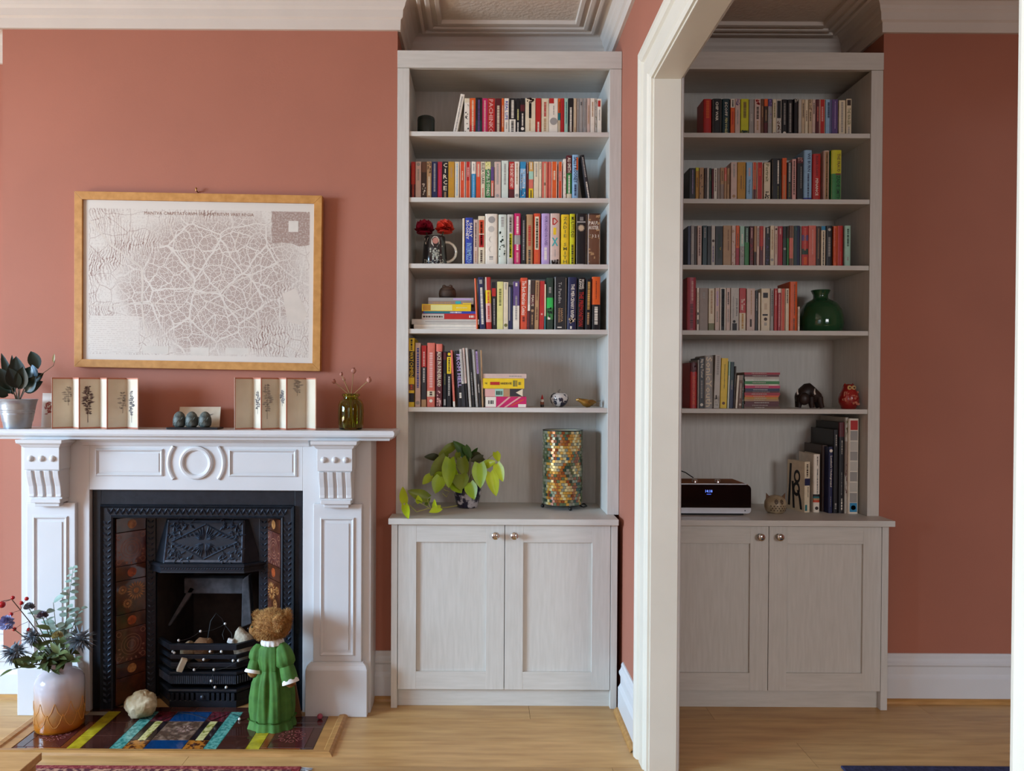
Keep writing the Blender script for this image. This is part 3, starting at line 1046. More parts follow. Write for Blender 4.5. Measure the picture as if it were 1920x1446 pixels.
# legend block lower left, cartouche upper right, plain paper margins
leg = math_('MULTIPLY', band(X_, -.50, -.275), band(Z_, -.335, -.165))
lines = N.new('ShaderNodeTexWave')
lines.bands_direction = 'Y'
lines.inputs['Scale'].default_value = 34.0
L.new(cmb.outputs[0], lines.inputs['Vector'])
txt = math_('MULTIPLY', math_('MULTIPLY', step(lines.outputs['Fac'], .55, .8), step(nz.outputs['Fac'], .42, .55)), .22)
m2 = N.new('ShaderNodeMix')
L.new(leg, m2.inputs[0])
L.new(ink, m2.inputs[2])
L.new(txt, m2.inputs[3])
car = math_('MULTIPLY', band(math_('ADD', X_, math_('MULTIPLY', nz2.outputs['Color'] if False else nz2.outputs['Fac'], .10)), .375, .575), band(math_('ADD', Z_, math_('MULTIPLY', nz2.outputs['Fac'], .14)), .24, .42))
dark = math_('ADD', .72, math_('MULTIPLY', step(nz.outputs['Fac'], .45, .65), -.28))
m3 = N.new('ShaderNodeMix')
L.new(car, m3.inputs[0])
L.new(m2.outputs[0], m3.inputs[2])
L.new(dark, m3.inputs[3])
edge = math_('MULTIPLY', band(X_, -.505, .505), band(Z_, -.34, .325))
inkf = math_('MULTIPLY', m3.outputs[0], edge)
cm = N.new('ShaderNodeMix')
cm.data_type = 'RGBA'
cm.inputs[6].default_value = (*lin('d3cbc0'), 1)
cm.inputs[7].default_value = (*lin('7b5142'), 1)
L.new(inkf, cm.inputs[0])
L.new(cm.outputs[2], P_.inputs['Base Color'])
MB().box(-hw + FB - .003, hw - FB + .003, -.024, -.018, -hh + FB - .003, hh - FB + .003).build('map_sheet', mm, pc, local=True)
m = MB()
put_text(m, 'MANTVA CARPETATORVM SIVE MATRITVM VRBS REGIA', (-.25, -.0245, .302), (1, 0, 0), (0, 0, 1), .50, .014, 0, 0)
m.build('lettering', mat('sepia_ink', '8d6a5a'), pc, local=True, fixn=False)
SEP = MATS['sepia_ink']
PAPER = mat('map_paper', 'd0c8bc', .6)
m = MB()
for x0, x1, z0, z1 in ((-.255, -.135, -.333, -.298), (-.035, .05, -.336, -.300), (.125, .235, -.330, -.300), (.41, .455, .235, .285)):
    m.box(x0, x1, -.0246, -.0242, z0, z1)
m.build('blank_cartouche', PAPER, pc, local=True)
m = MB()
# river, avenue and park enclosure drawn as pale strips on the sheet
for pts, wd in (([(-.50, .27), (-.40, .16), (-.30, .09), (-.262, .06), (-.255, -.02), (-.26, -.10), (-.25, -.20), (-.23, -.26)], .009), ([(-.50, -.115), (-.38, -.118), (-.26, -.10), (-.06, -.105)], .005),
                ([(-.02, -.06), (.10, -.04), (.20, .02), (.24, .03)], .006), ([(.02, -.08), (.16, -.13), (.28, -.21), (.40, -.28), (.49, -.325)], .006), ([(.25, .08), (.235, -.06), (.28, -.20)], .005),
                ([(-.14, .27), (-.10, .16), (-.04, .05), (-.02, -.06)], .004), ([(.19, .24), (.12, .05), (.08, -.05)], .004), ([(-.02, -.08), (.05, -.20), (.12, -.28)], .004)):
    for (a0, b0), (a1, b1) in zip(pts[:-1], pts[1:]):
        d_ = Vector((a1 - a0, b1 - b0)).normalized()
        n_ = Vector((-d_.y, d_.x)) * wd / 2
        m.add([(a0 - n_.x, -.0243, b0 - n_.y), (a0 + n_.x, -.0243, b0 + n_.y), (a1 + n_.x, -.0243, b1 + n_.y), (a1 - n_.x, -.0243, b1 - n_.y)], [(0, 1, 2, 3)])
m.add([(.385, -.0243, -.05), (.445, -.0243, -.02), (.50, -.0243, -.14), (.47, -.0243, -.19), (.41, -.0243, -.175)], [(0, 1, 2, 3, 4)])
m.build('road_print', mat('map_road', 'ccc1b4', .6), pc, local=True, fixn=False)
nl = W(371, 361, YB)
n_ = MB().tube([(nl.x, YB + .004, nl.z), (nl.x, YB - .020, nl.z + .004), (nl.x, YB - .022, nl.z + .012)], .0028, 8).ball((nl.x, YB - .021, nl.z + .013), .005, 8, 6)
tag(n_.build('picture_hook', mat('brass', 'a8824a', .3, metal=1), at=(nl.x, YB, nl.z), smooth=True), 'small brass hook over the top of the map frame', 'hook')

# ================================================================ things along the mantel shelf
MZ = 1.2555
INKM = mat('grey_ink', '4a4648', .8, h2='8a8480', vs=60)


INKD = mat('dark_ink', '4c3a36', .8, h2='6d5a54', vs=60)
INKL = mat('faint_ink', '948a80', .8, h2='aaa091', vs=60)


def folding_screen(xs, px0, label, seed, trees):
    t = thing('folding_screen', label, 'folding screen', (W(px0, 806, 3.34).x, 3.33, MZ), 'folding paper screens')
    rnd = random.Random(seed)
    zt = W(xs[0], 708, 3.335).z
    pts = []
    for i, px in enumerate(xs):
        yy = 3.325 if i % 2 == 0 else 3.385
        pts.append(Vector((W(px, 760, yy).x, yy, 0)))
    pap = mat('screen_paper', 'd8cdb9', .75, h2='c9bca4', vs=6)
    edge_ = mat('screen_edging', 'b9745a', .6)
    for i in range(6):
        a, b = pts[i], pts[i + 1]
        d_ = (b - a)
        Lp = d_.length
        d_.normalize()
        nn = Vector((d_.y, -d_.x, 0))
        if nn.y > 0:
            nn = -nn
        q = lambda u, h, z: a + d_ * u + nn * h + Vector((0, 0, z))
        m = MB()
        m.add([q(0, 0, MZ), q(Lp, 0, MZ), q(Lp, 0, zt), q(0, 0, zt), q(0, -.002, MZ), q(Lp, -.002, MZ), q(Lp, -.002, zt), q(0, -.002, zt)],
              [(0, 1, 2, 3), (7, 6, 5, 4), (0, 4, 5, 1), (3, 2, 6, 7), (0, 3, 7, 4), (1, 5, 6, 2)])
        p = m.build('panel', pap, t)
        e = MB()
        for z0, z1 in ((MZ, MZ + .006), (zt - .006, zt)):
            e.add([q(0, .0006, z0), q(Lp, .0006, z0), q(Lp, .0006, z1), q(0, .0006, z1)], [(0, 1, 2, 3)])
        u0, u1 = (0, .004) if i % 2 == 0 else (Lp - .004, Lp)
        e.add([q(u0, .0006, MZ), q(u1, .0006, MZ), q(u1, .0006, zt), q(u0, .0006, zt)], [(0, 1, 2, 3)])
        e.build('edging', edge_, p, fixn=False)
        if i in trees:
            cx, z0, z1, dens, mt = trees[i]
            k = MB()
            zA, zB = MZ + (zt - MZ) * z0, MZ + (zt - MZ) * z1
            for j in range(dens):
                tt = j / (dens - 1)
                zz = zA + (zB - zA) * (.25 + .75 * tt)
                uc = Lp * cx + rnd.uniform(-.010, .010) * (1.2 - tt)
                for _ in range(6):
                    an = rnd.uniform(-.35, PI + .35) if rnd.random() < .5 else rnd.choice((0, PI)) + rnd.uniform(-.35, .35)
                    ll = rnd.uniform(.010, .026) * (1.25 - 1.3 * abs(tt - .5))
                    e1 = min(max(uc + math.cos(an) * ll, .003), Lp - .003)
                    e0 = uc + (e1 - uc) * .5
                    zm = zz + math.sin(an) * ll * .3
                    k.add([q(uc, .0008, zz), q(e0, .0008, zm - .0034), q(e1, .0008 + .0001 * (j % 3), zz + math.sin(an) * ll * .6), q(e0, .0008, zm + .0034)], [(0, 1, 2, 3)])
            k.add([q(Lp * cx - .0016, .0008, zA), q(Lp * cx + .001, .0008, zA), q(Lp * cx + .0008, .0008, zB), q(Lp * cx - .0003, .0008, zB)], [(0, 1, 2, 3)])
            k.build('ink_print', mt, p, fixn=False)
    return t


folding_screen([97, 136, 148, 187.5, 200.5, 237.5, 259], 175, 'small folding paper screen with a dark ink tree, left of the eggs on the mantel', 3, {0: (.8, .45, .8, 7, INKL), 2: (.42, .12, .82, 17, INKD), 4: (.8, .3, .7, 7, INKL), 5: (.45, .12, .72, 12, INKM)})
folding_screen([440, 474, 489.5, 522, 537, 573.5, 592.5], 515, 'small folding paper screen with faint ink branches, beside the green bottle on the mantel', 8, {1: (.6, .3, .72, 9, INKM), 2: (.35, .2, .85, 13, INKL), 3: (.5, .45, .75, 9, INKM), 4: (.55, .65, .95, 8, INKL)})


def card(name, pts, label, m_, prints=None):
    """A thin upright card leaning on the wall: pixel corners TL, TR, BR, BL with depths."""
    P = [W(*p) for p in pts]
    n_ = (P[1] - P[0]).cross(P[3] - P[0]).normalized()
    if n_.y > 0:
        n_ = -n_
    m = MB().add(P + [p - n_ * .0025 for p in P], [(0, 1, 2, 3), (7, 6, 5, 4), (0, 4, 5, 1), (1, 5, 6, 2), (2, 6, 7, 3), (3, 7, 4, 0)])
    base = (P[2] + P[3]) / 2
    o = tag(m.build(name, m_, at=base), label, 'card')
    if prints:
        k = MB()
        for u, w_, a_, l, wd in prints:
            c = P[3] + (P[2] - P[3]) * u + (P[0] - P[3]) * w_ + n_ * .0008
            ex = (P[2] - P[3]).normalized()
            ez = (P[0] - P[3]).normalized()
            q = lambda t_, s_: c + ex * (math.cos(a_) * t_ - math.sin(a_) * s_) + ez * (math.sin(a_) * t_ + math.cos(a_) * s_)
            k.add([q(0, -wd), q(l * .5, -wd), q(l, 0), q(l * .5, wd), q(0, wd)], [(0, 1, 2, 3, 4)])
        k.build('print', prints_mat, o, fixn=False)
    return o


prints_mat = mat('red_print', 'a5483f', .7)
rr = random.Random(2)
card('greeting_card', [(80, 737, 3.485), (122, 738, 3.485), (122, 803, 3.455), (77, 803, 3.455)], 'pale greeting card with a red sprig half hidden behind the folding screen', mat('card_pale', 'e2d3c6', .6),
     [(.15 + .3 * rr.random(), .35 + .4 * rr.random(), rr.uniform(0, 6.3), .016, .0022) for _ in range(26)])
prints_mat = mat('grey_print', '7c7772', .7, h2='55524f', vs=40)
card('postcard', [(337, 763, 3.47), (414, 763, 3.47), (411, 804, 3.43), (334, 804, 3.43)], 'beige postcard of a grey mound propped behind the stone eggs', mat('card_beige', 'cdbfa8', .65, h2='b7a78e', vs=14),
     [(.18, .30, .10, .10, .022), (.30, .38, -.12, .085, .02), (.6, .52, .35, .05, .004)])

# dark slab with three carved stone eggs
sl = W(361, 804, 3.37)
t = MB().box(W(312, 800, 3.33).x, W(409, 800, 3.33).x, 3.325, 3.400, MZ, MZ + .008).build('slate_base', mat('black_slate', '15161a', .35), at=(sl.x, 3.36, MZ), bevel=.0015)
tag(t, 'thin black slate base under three stone eggs on the mantel', 'base')
stone = mat('carved_stone', '3f4743', .55, h2='6a736d', vs=55, bump=.5, bs=70, lo=.42, hi=.66)
for i, (px, lab) in enumerate(((336.5, 'left carved stone egg on the black slate base'), (359.5, 'middle carved stone egg on the black slate base'), (384.5, 'right carved stone egg on the black slate base'))):
    c = W(px, 790, 3.36)
    m = MB().lathe([(.017, 0), (.0255, .008), (.028, .022), (.0265, .040), (.021, .056), (.012, .066), (.004, .0695), (0, .070)], (c.x, 3.36, MZ + .008), 20)
    o = tag(m.build('stone_egg', stone, at=(c.x, 3.36, MZ + .008), smooth=True), lab, 'ornament', 'carved stone eggs')
    k = MB()
    for j in range(3):
        a_ = -PI / 2 + (j - 1) * .7
        k.tube([(c.x + .028 * math.cos(a_ + q * .25), 3.36 + .028 * math.sin(a_ + q * .25), MZ + .022 + .012 * j + .008 * math.sin(q * 2)) for q in (-1, -.5, 0, .5, 1)], .0016, 5)
    k.build('carved_line', stone, o)

# galvanised bucket and rubber plant
bx = W(33, 770, 3.36).x
GALV = mat('galvanised_steel', 'bcc2c8', .36, metal=.6, h2='9ba2a9', vs=9, bump=.1, bs=20)
pr = [(.053, 0), (.0535, .002), (.060, .040), (.0665, .066), (.0655, .069), (.068, .073), (.0668, .076), (.0695, .081), (.068, .084), (.0705, .089), (.0695, .092), (.0775, .1235), (.081, .126), (.0795, .129), (.0765, .127), (.060, .03)]
bk = thing('bucket_plant', 'dark-leaved rubber plant in a ribbed galvanised bucket on the mantel end', 'plant', (bx, 3.36, MZ))
MB().lathe(pr, (bx, 3.36, MZ), 36, cap1=False).build('bucket', GALV, bk, smooth=True)
MB().lathe([(.072, .112), (.0, .116)], (bx, 3.36, MZ), 24, cap0=False).build('soil', mat('potting_soil', '2c2019', .95, bump=.8, bs=90), bk)
LEAFD = mat('rubber_leaf', '141c15', .30, h2='223026', vs=6, spec=.35)


def blade(mb, base, tip, width, nrm, fold=.22, droop=0.0, heart=False, n=7, mi=0):
    """A leaf: base and tip points, full width, facing direction, folded along its midrib and drooping at the tip."""
    base, tip, nrm = Vector(base), Vector(tip), Vector(nrm)
    d_ = tip - base
    Ln = d_.length
    d_.normalize()
    s_ = d_.cross(nrm).normalized()
    u_ = s_.cross(d_).normalized()
    v = []
    for i in range(n + 1):
        t_ = i / n
        if heart:
            w_ = width / 2 * (math.sin(PI * min(1, t_ * .92 + .08)) ** .55) * (1.12 - .62 * t_) * 1.12
        else:
            w_ = width / 2 * math.sin(PI * (t_ ** .85)) ** .8
        if i == n:
            w_ = 0.0005
        back = -.10 * Ln if (heart and i == 0) else 0
        c = base + d_ * (Ln * t_) - u_ * (droop * Ln * t_ * t_)
        v += [c - s_ * w_ + d_ * back + u_ * fold * w_, c - s_ * w_ * .5 + d_ * back * .6 + u_ * fold * w_ * .42, c, c + s_ * w_ * .5 + d_ * back * .6 + u_ * fold * w_ * .42, c + s_ * w_ + d_ * back + u_ * fold * w_]
    fs = []
    for i in range(n):
        for k in range(4):
            fs.append((i * 5 + k, i * 5 + k + 1, i * 5 + k + 6, i * 5 + k + 5))
    return mb.add(v, fs, mi)


rl = [(28, 735, 3.36, 1, 661, 3.37, 17), (30, 732, 3.37, 21, 665, 3.38, 14), (36, 730, 3.34, 29, 668, 3.33, 34), (44, 728, 3.33, 57, 687, 3.32, 30), (72, 692, 3.36, 57, 658, 3.37, 23),
      (46, 728, 3.36, 80, 700, 3.35, 27), (46, 735, 3.38, 79, 715, 3.38, 24), (22, 732, 3.34, -2, 690, 3.33, 26), (20, 738, 3.36, -8, 712, 3.36, 24), (34, 728, 3.30, 16, 690, 3.28, 26),
      (40, 730, 3.31, 42, 688, 3.29, 24), (26, 740, 3.40, 8, 700, 3.42, 22), (50, 735, 3.33, 66, 706, 3.31, 24), (16, 742, 3.33, -12, 735, 3.30, 16)]
for bx_, by_, bY, tx_, ty_, tY, w_ in rl:
    m = MB()
    blade(m, W(bx_, by_, bY), W(tx_, ty_, tY), w_ * 3.35 / F, (0.25, -1, .35), .3, .06)
    m.build('leaf', LEAFD, bk, smooth=True, fixn=False)
m = MB()
for tx_, ty_, tY in ((28, 725, 3.36), (38, 722, 3.34), (46, 726, 3.36), (22, 728, 3.34), (34, 718, 3.38)):
    m.tube([W(34, 762, 3.36), W((34 + tx_) / 2, 742, (3.36 + tY) / 2), W(tx_, ty_, tY)], .0035, 6, r1=.002)
m.tube([W(40, 745, 3.35), W(52, 722, 3.34), W(78, 702, 3.34), W(100, 686, 3.35), W(103, 676, 3.35)], .002, 6, r1=.001)
m.build('stem', mat('plant_stem', '5a4a33', .6), bk)
m = MB()
blade(m, W(100, 680, 3.35), W(102, 663, 3.35), .012, (0, -1, .2))
blade(m, W(103, 680, 3.35), W(98, 672, 3.35), .008, (0, -1, .2))
m.build('bud_leaf', mat('bud_leaf', '8a7a45', .5), bk, fixn=False)
m = MB()
blade(m, W(70, 706, 3.345), W(60, 684, 3.34), .042, (-.4, -1, .3), .3)
m.build('pale_leaf', mat('pale_blue_leaf', '5d7f96', .4), bk, smooth=True, fixn=False)

# green bottle with dried poppy heads
gx = W(658, 760, 3.38).x
GRG = mat('olive_glass', 'c3cc4e', .04, trans=1.0, ior=1.4, var=.02)
gb = thing('glass_bottle', 'small olive green glass bottle on the right end of the mantel', 'bottle', (gx, 3.38, MZ))
po = [(.0, .001), (.048, .001), (.0525, .006), (.056, .030), (.0575, .080), (.056, .110), (.050, .126), (.040, .135), (.034, .139), (.033, .146), (.040, .150), (.041, .156), (.036, .160)]
pi_ = [(.031, .158), (.029, .146), (.030, .139), (.036, .132), (.046, .122), (.052, .108), (.0535, .080), (.052, .030), (.048, .010), (0, .008)]
MB().lathe(po + pi_, (gx, 3.38, MZ), 32, cap0=False, cap1=False).build('glass_body', GRG, gb, smooth=True)
POP = mat('dried_poppy', 'c08a78', .7, h2='9a6250', vs=40)
STD = mat('dried_stem', '9b7f52', .7)
for i, (px, py, yy, sz, bxp) in enumerate(((626, 716, 3.38, .010, 652), (640, 702, 3.36, .008, 655), (663, 696, 3.39, .012, 661), (692, 713, 3.37, .012, 668), (645, 712, 3.40, .008, 657))):
    h_ = W(px, py, yy)
    t = thing('dried_poppy_head', '%s dried poppy head standing in the olive glass bottle' % ('lowest left', 'upper left small', 'tallest', 'right-hand', 'short inner')[i], 'dried flower', (gx, 3.38, MZ + .01), 'dried poppy heads')
    foot = Vector((gx + (gx - h_.x) * .28, 3.38 + .012 * (i - 2), MZ + .014))
    MB().tube([foot, (gx + (h_.x - gx) * .12, 3.38, MZ + .156), h_.lerp(Vector((gx, 3.38, MZ + .15)), .4), h_], .0017, 6).build('stem', STD, t)
    m = MB().lathe([(.001, -sz), (sz * .7, -sz * .6), (sz, 0), (sz * .8, sz * .7), (sz * .35, sz), (sz * .7, sz * 1.25), (0, sz * 1.3)], h_, 12)
    m.build('seed_head', POP, t, smooth=True)

# ================================================================ on the hearth
# amber and white glass vase
vc = WF(112, 1381)
vx, vy = W(112, 1320, 3.19).x, 3.19
va = thing('flower_vase', 'large shouldered glass vase fading from milky white to amber, on the hearth', 'vase', (vx, vy, .0045))
AMB = bpy.data.materials.new('ombre_glass')
AMB.use_nodes = True
N, L = AMB.node_tree.nodes, AMB.node_tree.links
p_ = N['Principled BSDF']
tc = N.new('ShaderNodeTexCoord')
sp = N.new('ShaderNodeSeparateXYZ')
L.new(tc.outputs['Object'], sp.inputs[0])
nz = N.new('ShaderNodeTexNoise')
nz.inputs['Scale'].default_value = 9
L.new(tc.outputs['Object'], nz.inputs['Vector'])
ad = N.new('ShaderNodeMath')
ad.operation = 'MULTIPLY_ADD'
L.new(nz.outputs['Fac'], ad.inputs[0])
ad.inputs[1].default_value = .06
L.new(sp.outputs['Z'], ad.inputs[2])
cr = N.new('ShaderNodeValToRGB')
e_ = cr.color_ramp.elements
e_[0].position, e_[0].color = .05, (*lin('d8801c'), 1)
e_[1].position, e_[1].color = .20, (*lin('f1ebee'), 1)
q_ = e_.new(.11)
q_.color = (*lin('eab273'), 1)
L.new(ad.outputs[0], cr.inputs['Fac'])
L.new(cr.outputs[0], p_.inputs['Base Color'])
p_.inputs['Roughness'].default_value = .12
p_.inputs['Transmission Weight'].default_value = .55
p_.inputs['IOR'].default_value = 1.12
p_.inputs['Coat Weight'].default_value = .7
m = MB().lathe([(0, 0), (.088, 0), (.094, .004), (.0955, .012), (.0955, .185), (.093, .205), (.084, .222), (.066, .236), (.050, .243), (.047, .250), (.047, .272), (.050, .276), (.046, .277), (.043, .272), (.043, .248), (.06, .232), (.086, .205), (.091, .18), (.091, .012), (.085, .007), (0, .007)], (vx, vy, .0045), 40, cap0=False, cap1=False)
m.build('glass_body', AMB, va, smooth=True)
m = MB()
for row, zz in ((0, .030), (1, .075)):
    for i in range(10):
        a0 = 2 * PI * (i + .5 * row) / 10
        pts = [(vx + .0962 * math.cos(a0 + s_ * .31), vy + .0962 * math.sin(a0 + s_ * .31), .0045 + zz + .055 * s_ * s_) for s_ in (-1, -.6, -.2, .2, .6, 1)]
        m.tube(pts, .0009, 5)
m.build('scale_relief', mat('amber_line', 'd69a50', .2), va)

ST = mat('flower_stem', '55603f', .6)
EUC = mat('eucalyptus_leaf', '7d978b', .55, h2='98ae9f', vs=9)
GRL = mat('bouquet_leaf', '3c4a24', .5, h2='5c6a38', vs=9)
THI = mat('sea_holly', '55606a', .6, h2='8a949c', vs=40)
BER = mat('red_berry', 'b01f22', .25)
mouth = Vector((vx, vy, .275))


def stemline(tip, bend=.3, foot=(0, 0, .03)):
    f_ = Vector((vx, vy, .0045)) + Vector(foot)
    mid = mouth + Vector(((tip.x - vx) * .12, (tip.y - vy) * .12, 0))
    c = mid.lerp(tip, .5) + Vector((0, 0, bend * .1))
    pts = []
    for i in range(5):
        pts.append(f_.lerp(mid, i / 4))
    for i in range(1, 9):
        t_ = i / 8
        pts.append(mid * (1 - t_) ** 2 + c * 2 * t_ * (1 - t_) + tip * t_ * t_)
    return pts


bgp = 'cut stems in the ombre vase'
rb = random.Random(5)
for tipx, tipy, ty, nl_, lab in ((138, 1062, 3.22, 24, 'tall eucalyptus stem rising from the amber vase'), (152, 1140, 3.26, 14, 'shorter eucalyptus stem at the right of the amber vase')):
    tip = W(tipx, tipy, ty)
    t = thing('eucalyptus_stem', lab, 'foliage stem', (vx, vy, .03), bgp)
    pts = stemline(tip, .4)
    MB().tube(pts, .0028, 6, r1=.001).build('stem', ST, t)
    for i in range(nl_):
        k = 5 + (len(pts) - 6) * i / (nl_ - 1)
        a, b = pts[int(k)], pts[min(int(k) + 1, len(pts) - 1)]
        c = a.lerp(b, k - int(k))
        sgn = 1 if i % 2 else -1
        sz = .052 - .026 * i / nl_
        dirv = Vector((sgn * rb.uniform(.6, 1), rb.uniform(-.6, .3), rb.uniform(-.1, .4))).normalized()
        m = MB()
        blade(m, c, c + dirv * sz, sz * .62, (rb.uniform(-.3, .3), -.5, .8), .15, .1, n=5)
        m.build('leaf', EUC, t, smooth=True, fixn=False)
for tipx, tipy, ty, sz, lab in ((28, 1218, 3.12, .052, 'spiky grey sea holly head leaning left of the vase'), (150, 1195, 3.14, .055, 'spiky grey sea holly head at the right of the vase'), (58, 1192, 3.10, .036, 'dark sea holly head above the vase mouth')):
    tip = W(tipx, tipy, ty)
    t = thing('sea_holly', lab, 'flower', (vx, vy, .03), bgp)
    MB().tube(stemline(tip, .1, (rb.uniform(-.04, .04), rb.uniform(-.04, .04), .03)), .0028, 6, r1=.0018).build('stem', ST, t)
    MB().ball(tip, (sz * .36, sz * .36, sz * .42), 12, 8).build('flower_head', THI, t, smooth=True)
    m = MB()
    for i in range(120):
        d_ = Vector((rb.gauss(0, 1), rb.gauss(0, 1), rb.gauss(0, .7))).normalized()
        s_ = d_.cross(Vector((0, 0, 1))).normalized() * sz * .045
        l_ = sz * rb.uniform(.7, 1.35)
        c = tip - Vector((0, 0, sz * .15))
        m.add([c + d_ * sz * .25 - s_, c + d_ * sz * .25 + s_, c + d_ * l_ + Vector((0, 0, -sz * .1)), c + d_ * l_ * .6 + s_ * 2.4, c + d_ * l_ * .6 - s_ * 2.4], [(0, 1, 3, 2), (0, 2, 4)])
    stuff(m.build('spiny_bracts', THI, t, fixn=False))
for tipx, tipy, ty, lab, colr in ((55, 1142, 3.16, 'dusty grey rose bloom high in the vase', '7b7f86'), (80, 1158, 3.12, 'mauve rose bloom in the middle of the vase', '6f6470'), (108, 1196, 3.10, 'small cream rosebud low in the vase', 'b9b07e'), (12, 1170, 3.08, 'lilac hydrangea ball at the far left of the vase', '8d8fb6')):
    tip = W(tipx, tipy, ty)
    t = thing('dried_bloom', lab, 'flower', (vx, vy, .03), bgp)
    MB().tube(stemline(tip, .15, (rb.uniform(-.04, .04), rb.uniform(-.04, .04), .03)), .0026, 6, r1=.0018).build('stem', ST, t)
    big = 'lilac' in lab
    sz = .030 if big else .022
    m = MB()
    pm = mat('bloom_' + colr, colr, .7, var=.2, vs=60)
    for ringi in range(5):
        for i in range(6 + ringi):
            th = ringi / 4 * (2.4 if big else 1.5)
            ph = 2 * PI * i / (6 + ringi) + ringi
            d_ = Vector((math.sin(th) * math.cos(ph), math.sin(th) * math.sin(ph), math.cos(th)))
            blade(m, tip + d_ * sz * .3, tip + d_ * sz * 1.1 + Vector((0, 0, .004)), sz * .8, d_ * .4 + Vector((0, -.3, .6)), .3, -.1, n=3)
    m.build('petals', pm, t, smooth=True, fixn=False)
t = thing('berry_branch', 'bare branch with red berries reaching left from the vase', 'branch', (vx, vy, .03), bgp)
m = MB()
bp_ = [W(2, 1128, 3.14), W(22, 1124, 3.15), W(55, 1165, 3.16), mouth, Vector((vx - .02, vy, .04))]
m.tube(bp_, .0018, 6, r1=.0026)
bs = [(24, 1121, 3.15), (50, 1123, 3.14), (40, 1131, 3.15), (27, 1180, 3.12), (54, 1181, 3.12), (21, 1152, 3.14), (4, 1134, 3.12)]
for b in bs:
    c = W(*b)
    near = min((bp_[1], bp_[2], bp_[1].lerp(bp_[2], .5)), key=lambda q: (q - c).length)
    m.tube([near, near.lerp(c, .6) + Vector((0, 0, .004)), c], .0009, 5)
m.build('twig', mat('twig', '4b3527', .7), t)
for b in bs:
    MB().ball(W(*b), .0085 if b[0] > 5 else .014, 10, 7).build('berry', BER, t, smooth=True)
for i, (tx, ty_, tY) in enumerate(((45, 1250, 3.08), (70, 1215, 3.10), (95, 1180, 3.12), (125, 1205, 3.12), (140, 1238, 3.12), (60, 1235, 3.07), (110, 1225, 3.06), (85, 1150, 3.20), (100, 1130, 3.22), (25, 1255, 3.06), (130, 1175, 3.22))):
    tip = W(tx, ty_, tY)
    t = thing('leafy_stem', '%s leafy filler stem in the amber vase' % ('low third from left', 'fifth from left', 'upright seventh from left', 'ninth from left', 'rightmost low', 'second from left', 'low forward eighth from left', 'tall grey-green left', 'tall grey-green middle', 'leftmost low', 'tall grey-green right')[i], 'foliage stem', (vx, vy, .03), 'leafy filler stems in the vase')
    pts = stemline(tip, .1, (rb.uniform(-.05, .05), rb.uniform(-.05, .05), .03))
    MB().tube(pts, .0022, 6, r1=.0012).build('stem', ST, t)
    for k in range(11):
        c = pts[4 + k % 9 if 4 + k % 9 < len(pts) else -1]
        d_ = Vector((rb.uniform(-1, 1), rb.uniform(-1, .3), rb.uniform(-.2, .7))).normalized()
        l_ = rb.uniform(.04, .068)
        m = MB()
        blade(m, c, c + d_ * l_, l_ * .42, (rb.uniform(-.5, .5), -.6, .8), .2, .25, n=5)
        m.build('leaf', GRL if i not in (7, 8, 10) else EUC, t, smooth=True, fixn=False)

# pale fossil stone, bauble, string of lights
sc_ = W(264, 1310, 3.28)
m = MB().ball((0, 0, 0), (.070, .055, .056), 40, 26)
rs = random.Random(9)
import mathutils.noise as mno
for i, p in enumerate(m.v):
    q = Vector(p)
    k_ = 1 + .26 * mno.noise(q * 15) + .12 * mno.noise(q * 47) + .07 * mno.noise(q * 130)
    q = q * k_
    q.x += .25 * q.z
    m.v[i] = tuple(q + Vector((sc_.x, 3.28, .062)))
tag(m.build('fossil_stone', mat('chalky_stone', 'cfc0a0', .85, h2='a48d63', vs=20, bump=.7, bs=60), at=(sc_.x, 3.28, .0045), smooth=True), 'rough cream fossil stone on the hearth left of the grate', 'stone')
c = WF(600, 1351)
tag(MB().ball((c.x, c.y, .0045 + .0125), .0125, 14, 9).build('bauble', mat('bauble_pink', 'a34a5c', .35, var=.3, vs=200), at=(c.x, c.y, .0045), smooth=True), 'tiny pink bauble on the hearth by the right plinth', 'bauble')

sl_ = thing('string_lights', 'dark wire string of tiny white globe lights draped over the grate', 'string lights', (GX, 3.40, .25))
WIRE = mat('dark_wire', '1b1b1d', .5)
bulbs = [(335, 1201, 3.42), (376, 1184, 3.46), (327, 1224, 3.41), (394, 1222, 3.39), (415, 1222, 3.39), (382, 1237, 3.385), (437, 1239, 3.395), (447, 1239, 3.40), (364, 1256, 3.385), (401, 1256, 3.385), (396, 1277, 3.38), (403, 1289, 3.38), (424, 1289, 3.385), (449, 1344, 3.25), (422, 1170, 3.50), (324, 1222, 3.42)]
m = MB()
order = [14, 1, 0, 15, 2, 8, 5, 3, 4, 6, 7, 9, 10, 11, 12]
pts = [W(*bulbs[i]) for i in order]
sm = []
for a, b in zip(pts[:-1], pts[1:]):
    for k in range(4):
        q = a.lerp(b, k / 4)
        q += Vector((0, -.004, -.010 * math.sin(PI * k / 4)))
        sm.append(q)
m.tube(sm + [pts[-1]], .0011, 5)
m.tube([W(388, 1205, 3.48), W(395, 1165, 3.5), W(405, 1150, 3.5), W(416, 1160, 3.5), W(420, 1170, 3.5), W(434, 1188, 3.46), W(436, 1203, 3.44)], .0018, 6)
m.tube([W(425, 1168, 3.5), W(417, 1190, 3.48), W(420, 1200, 3.47)], .0018, 6)
fl3 = [WF(288, 1325, .006), WF(280, 1338, .006), WF(240, 1334, .006), WF(228, 1310, .05) if False else WF(230, 1326, .006), WF(244, 1346, .006), WF(300, 1352, .006), WF(335, 1337, .006), WF(362, 1340, .006), WF(395, 1352, .006), WF(430, 1338, .006), WF(449, 1344, .008)]
sm = []
for a, b in zip(fl3[:-1], fl3[1:]):
    sm += [a, a.lerp(b, .5) + Vector((.004, .004, 0))]
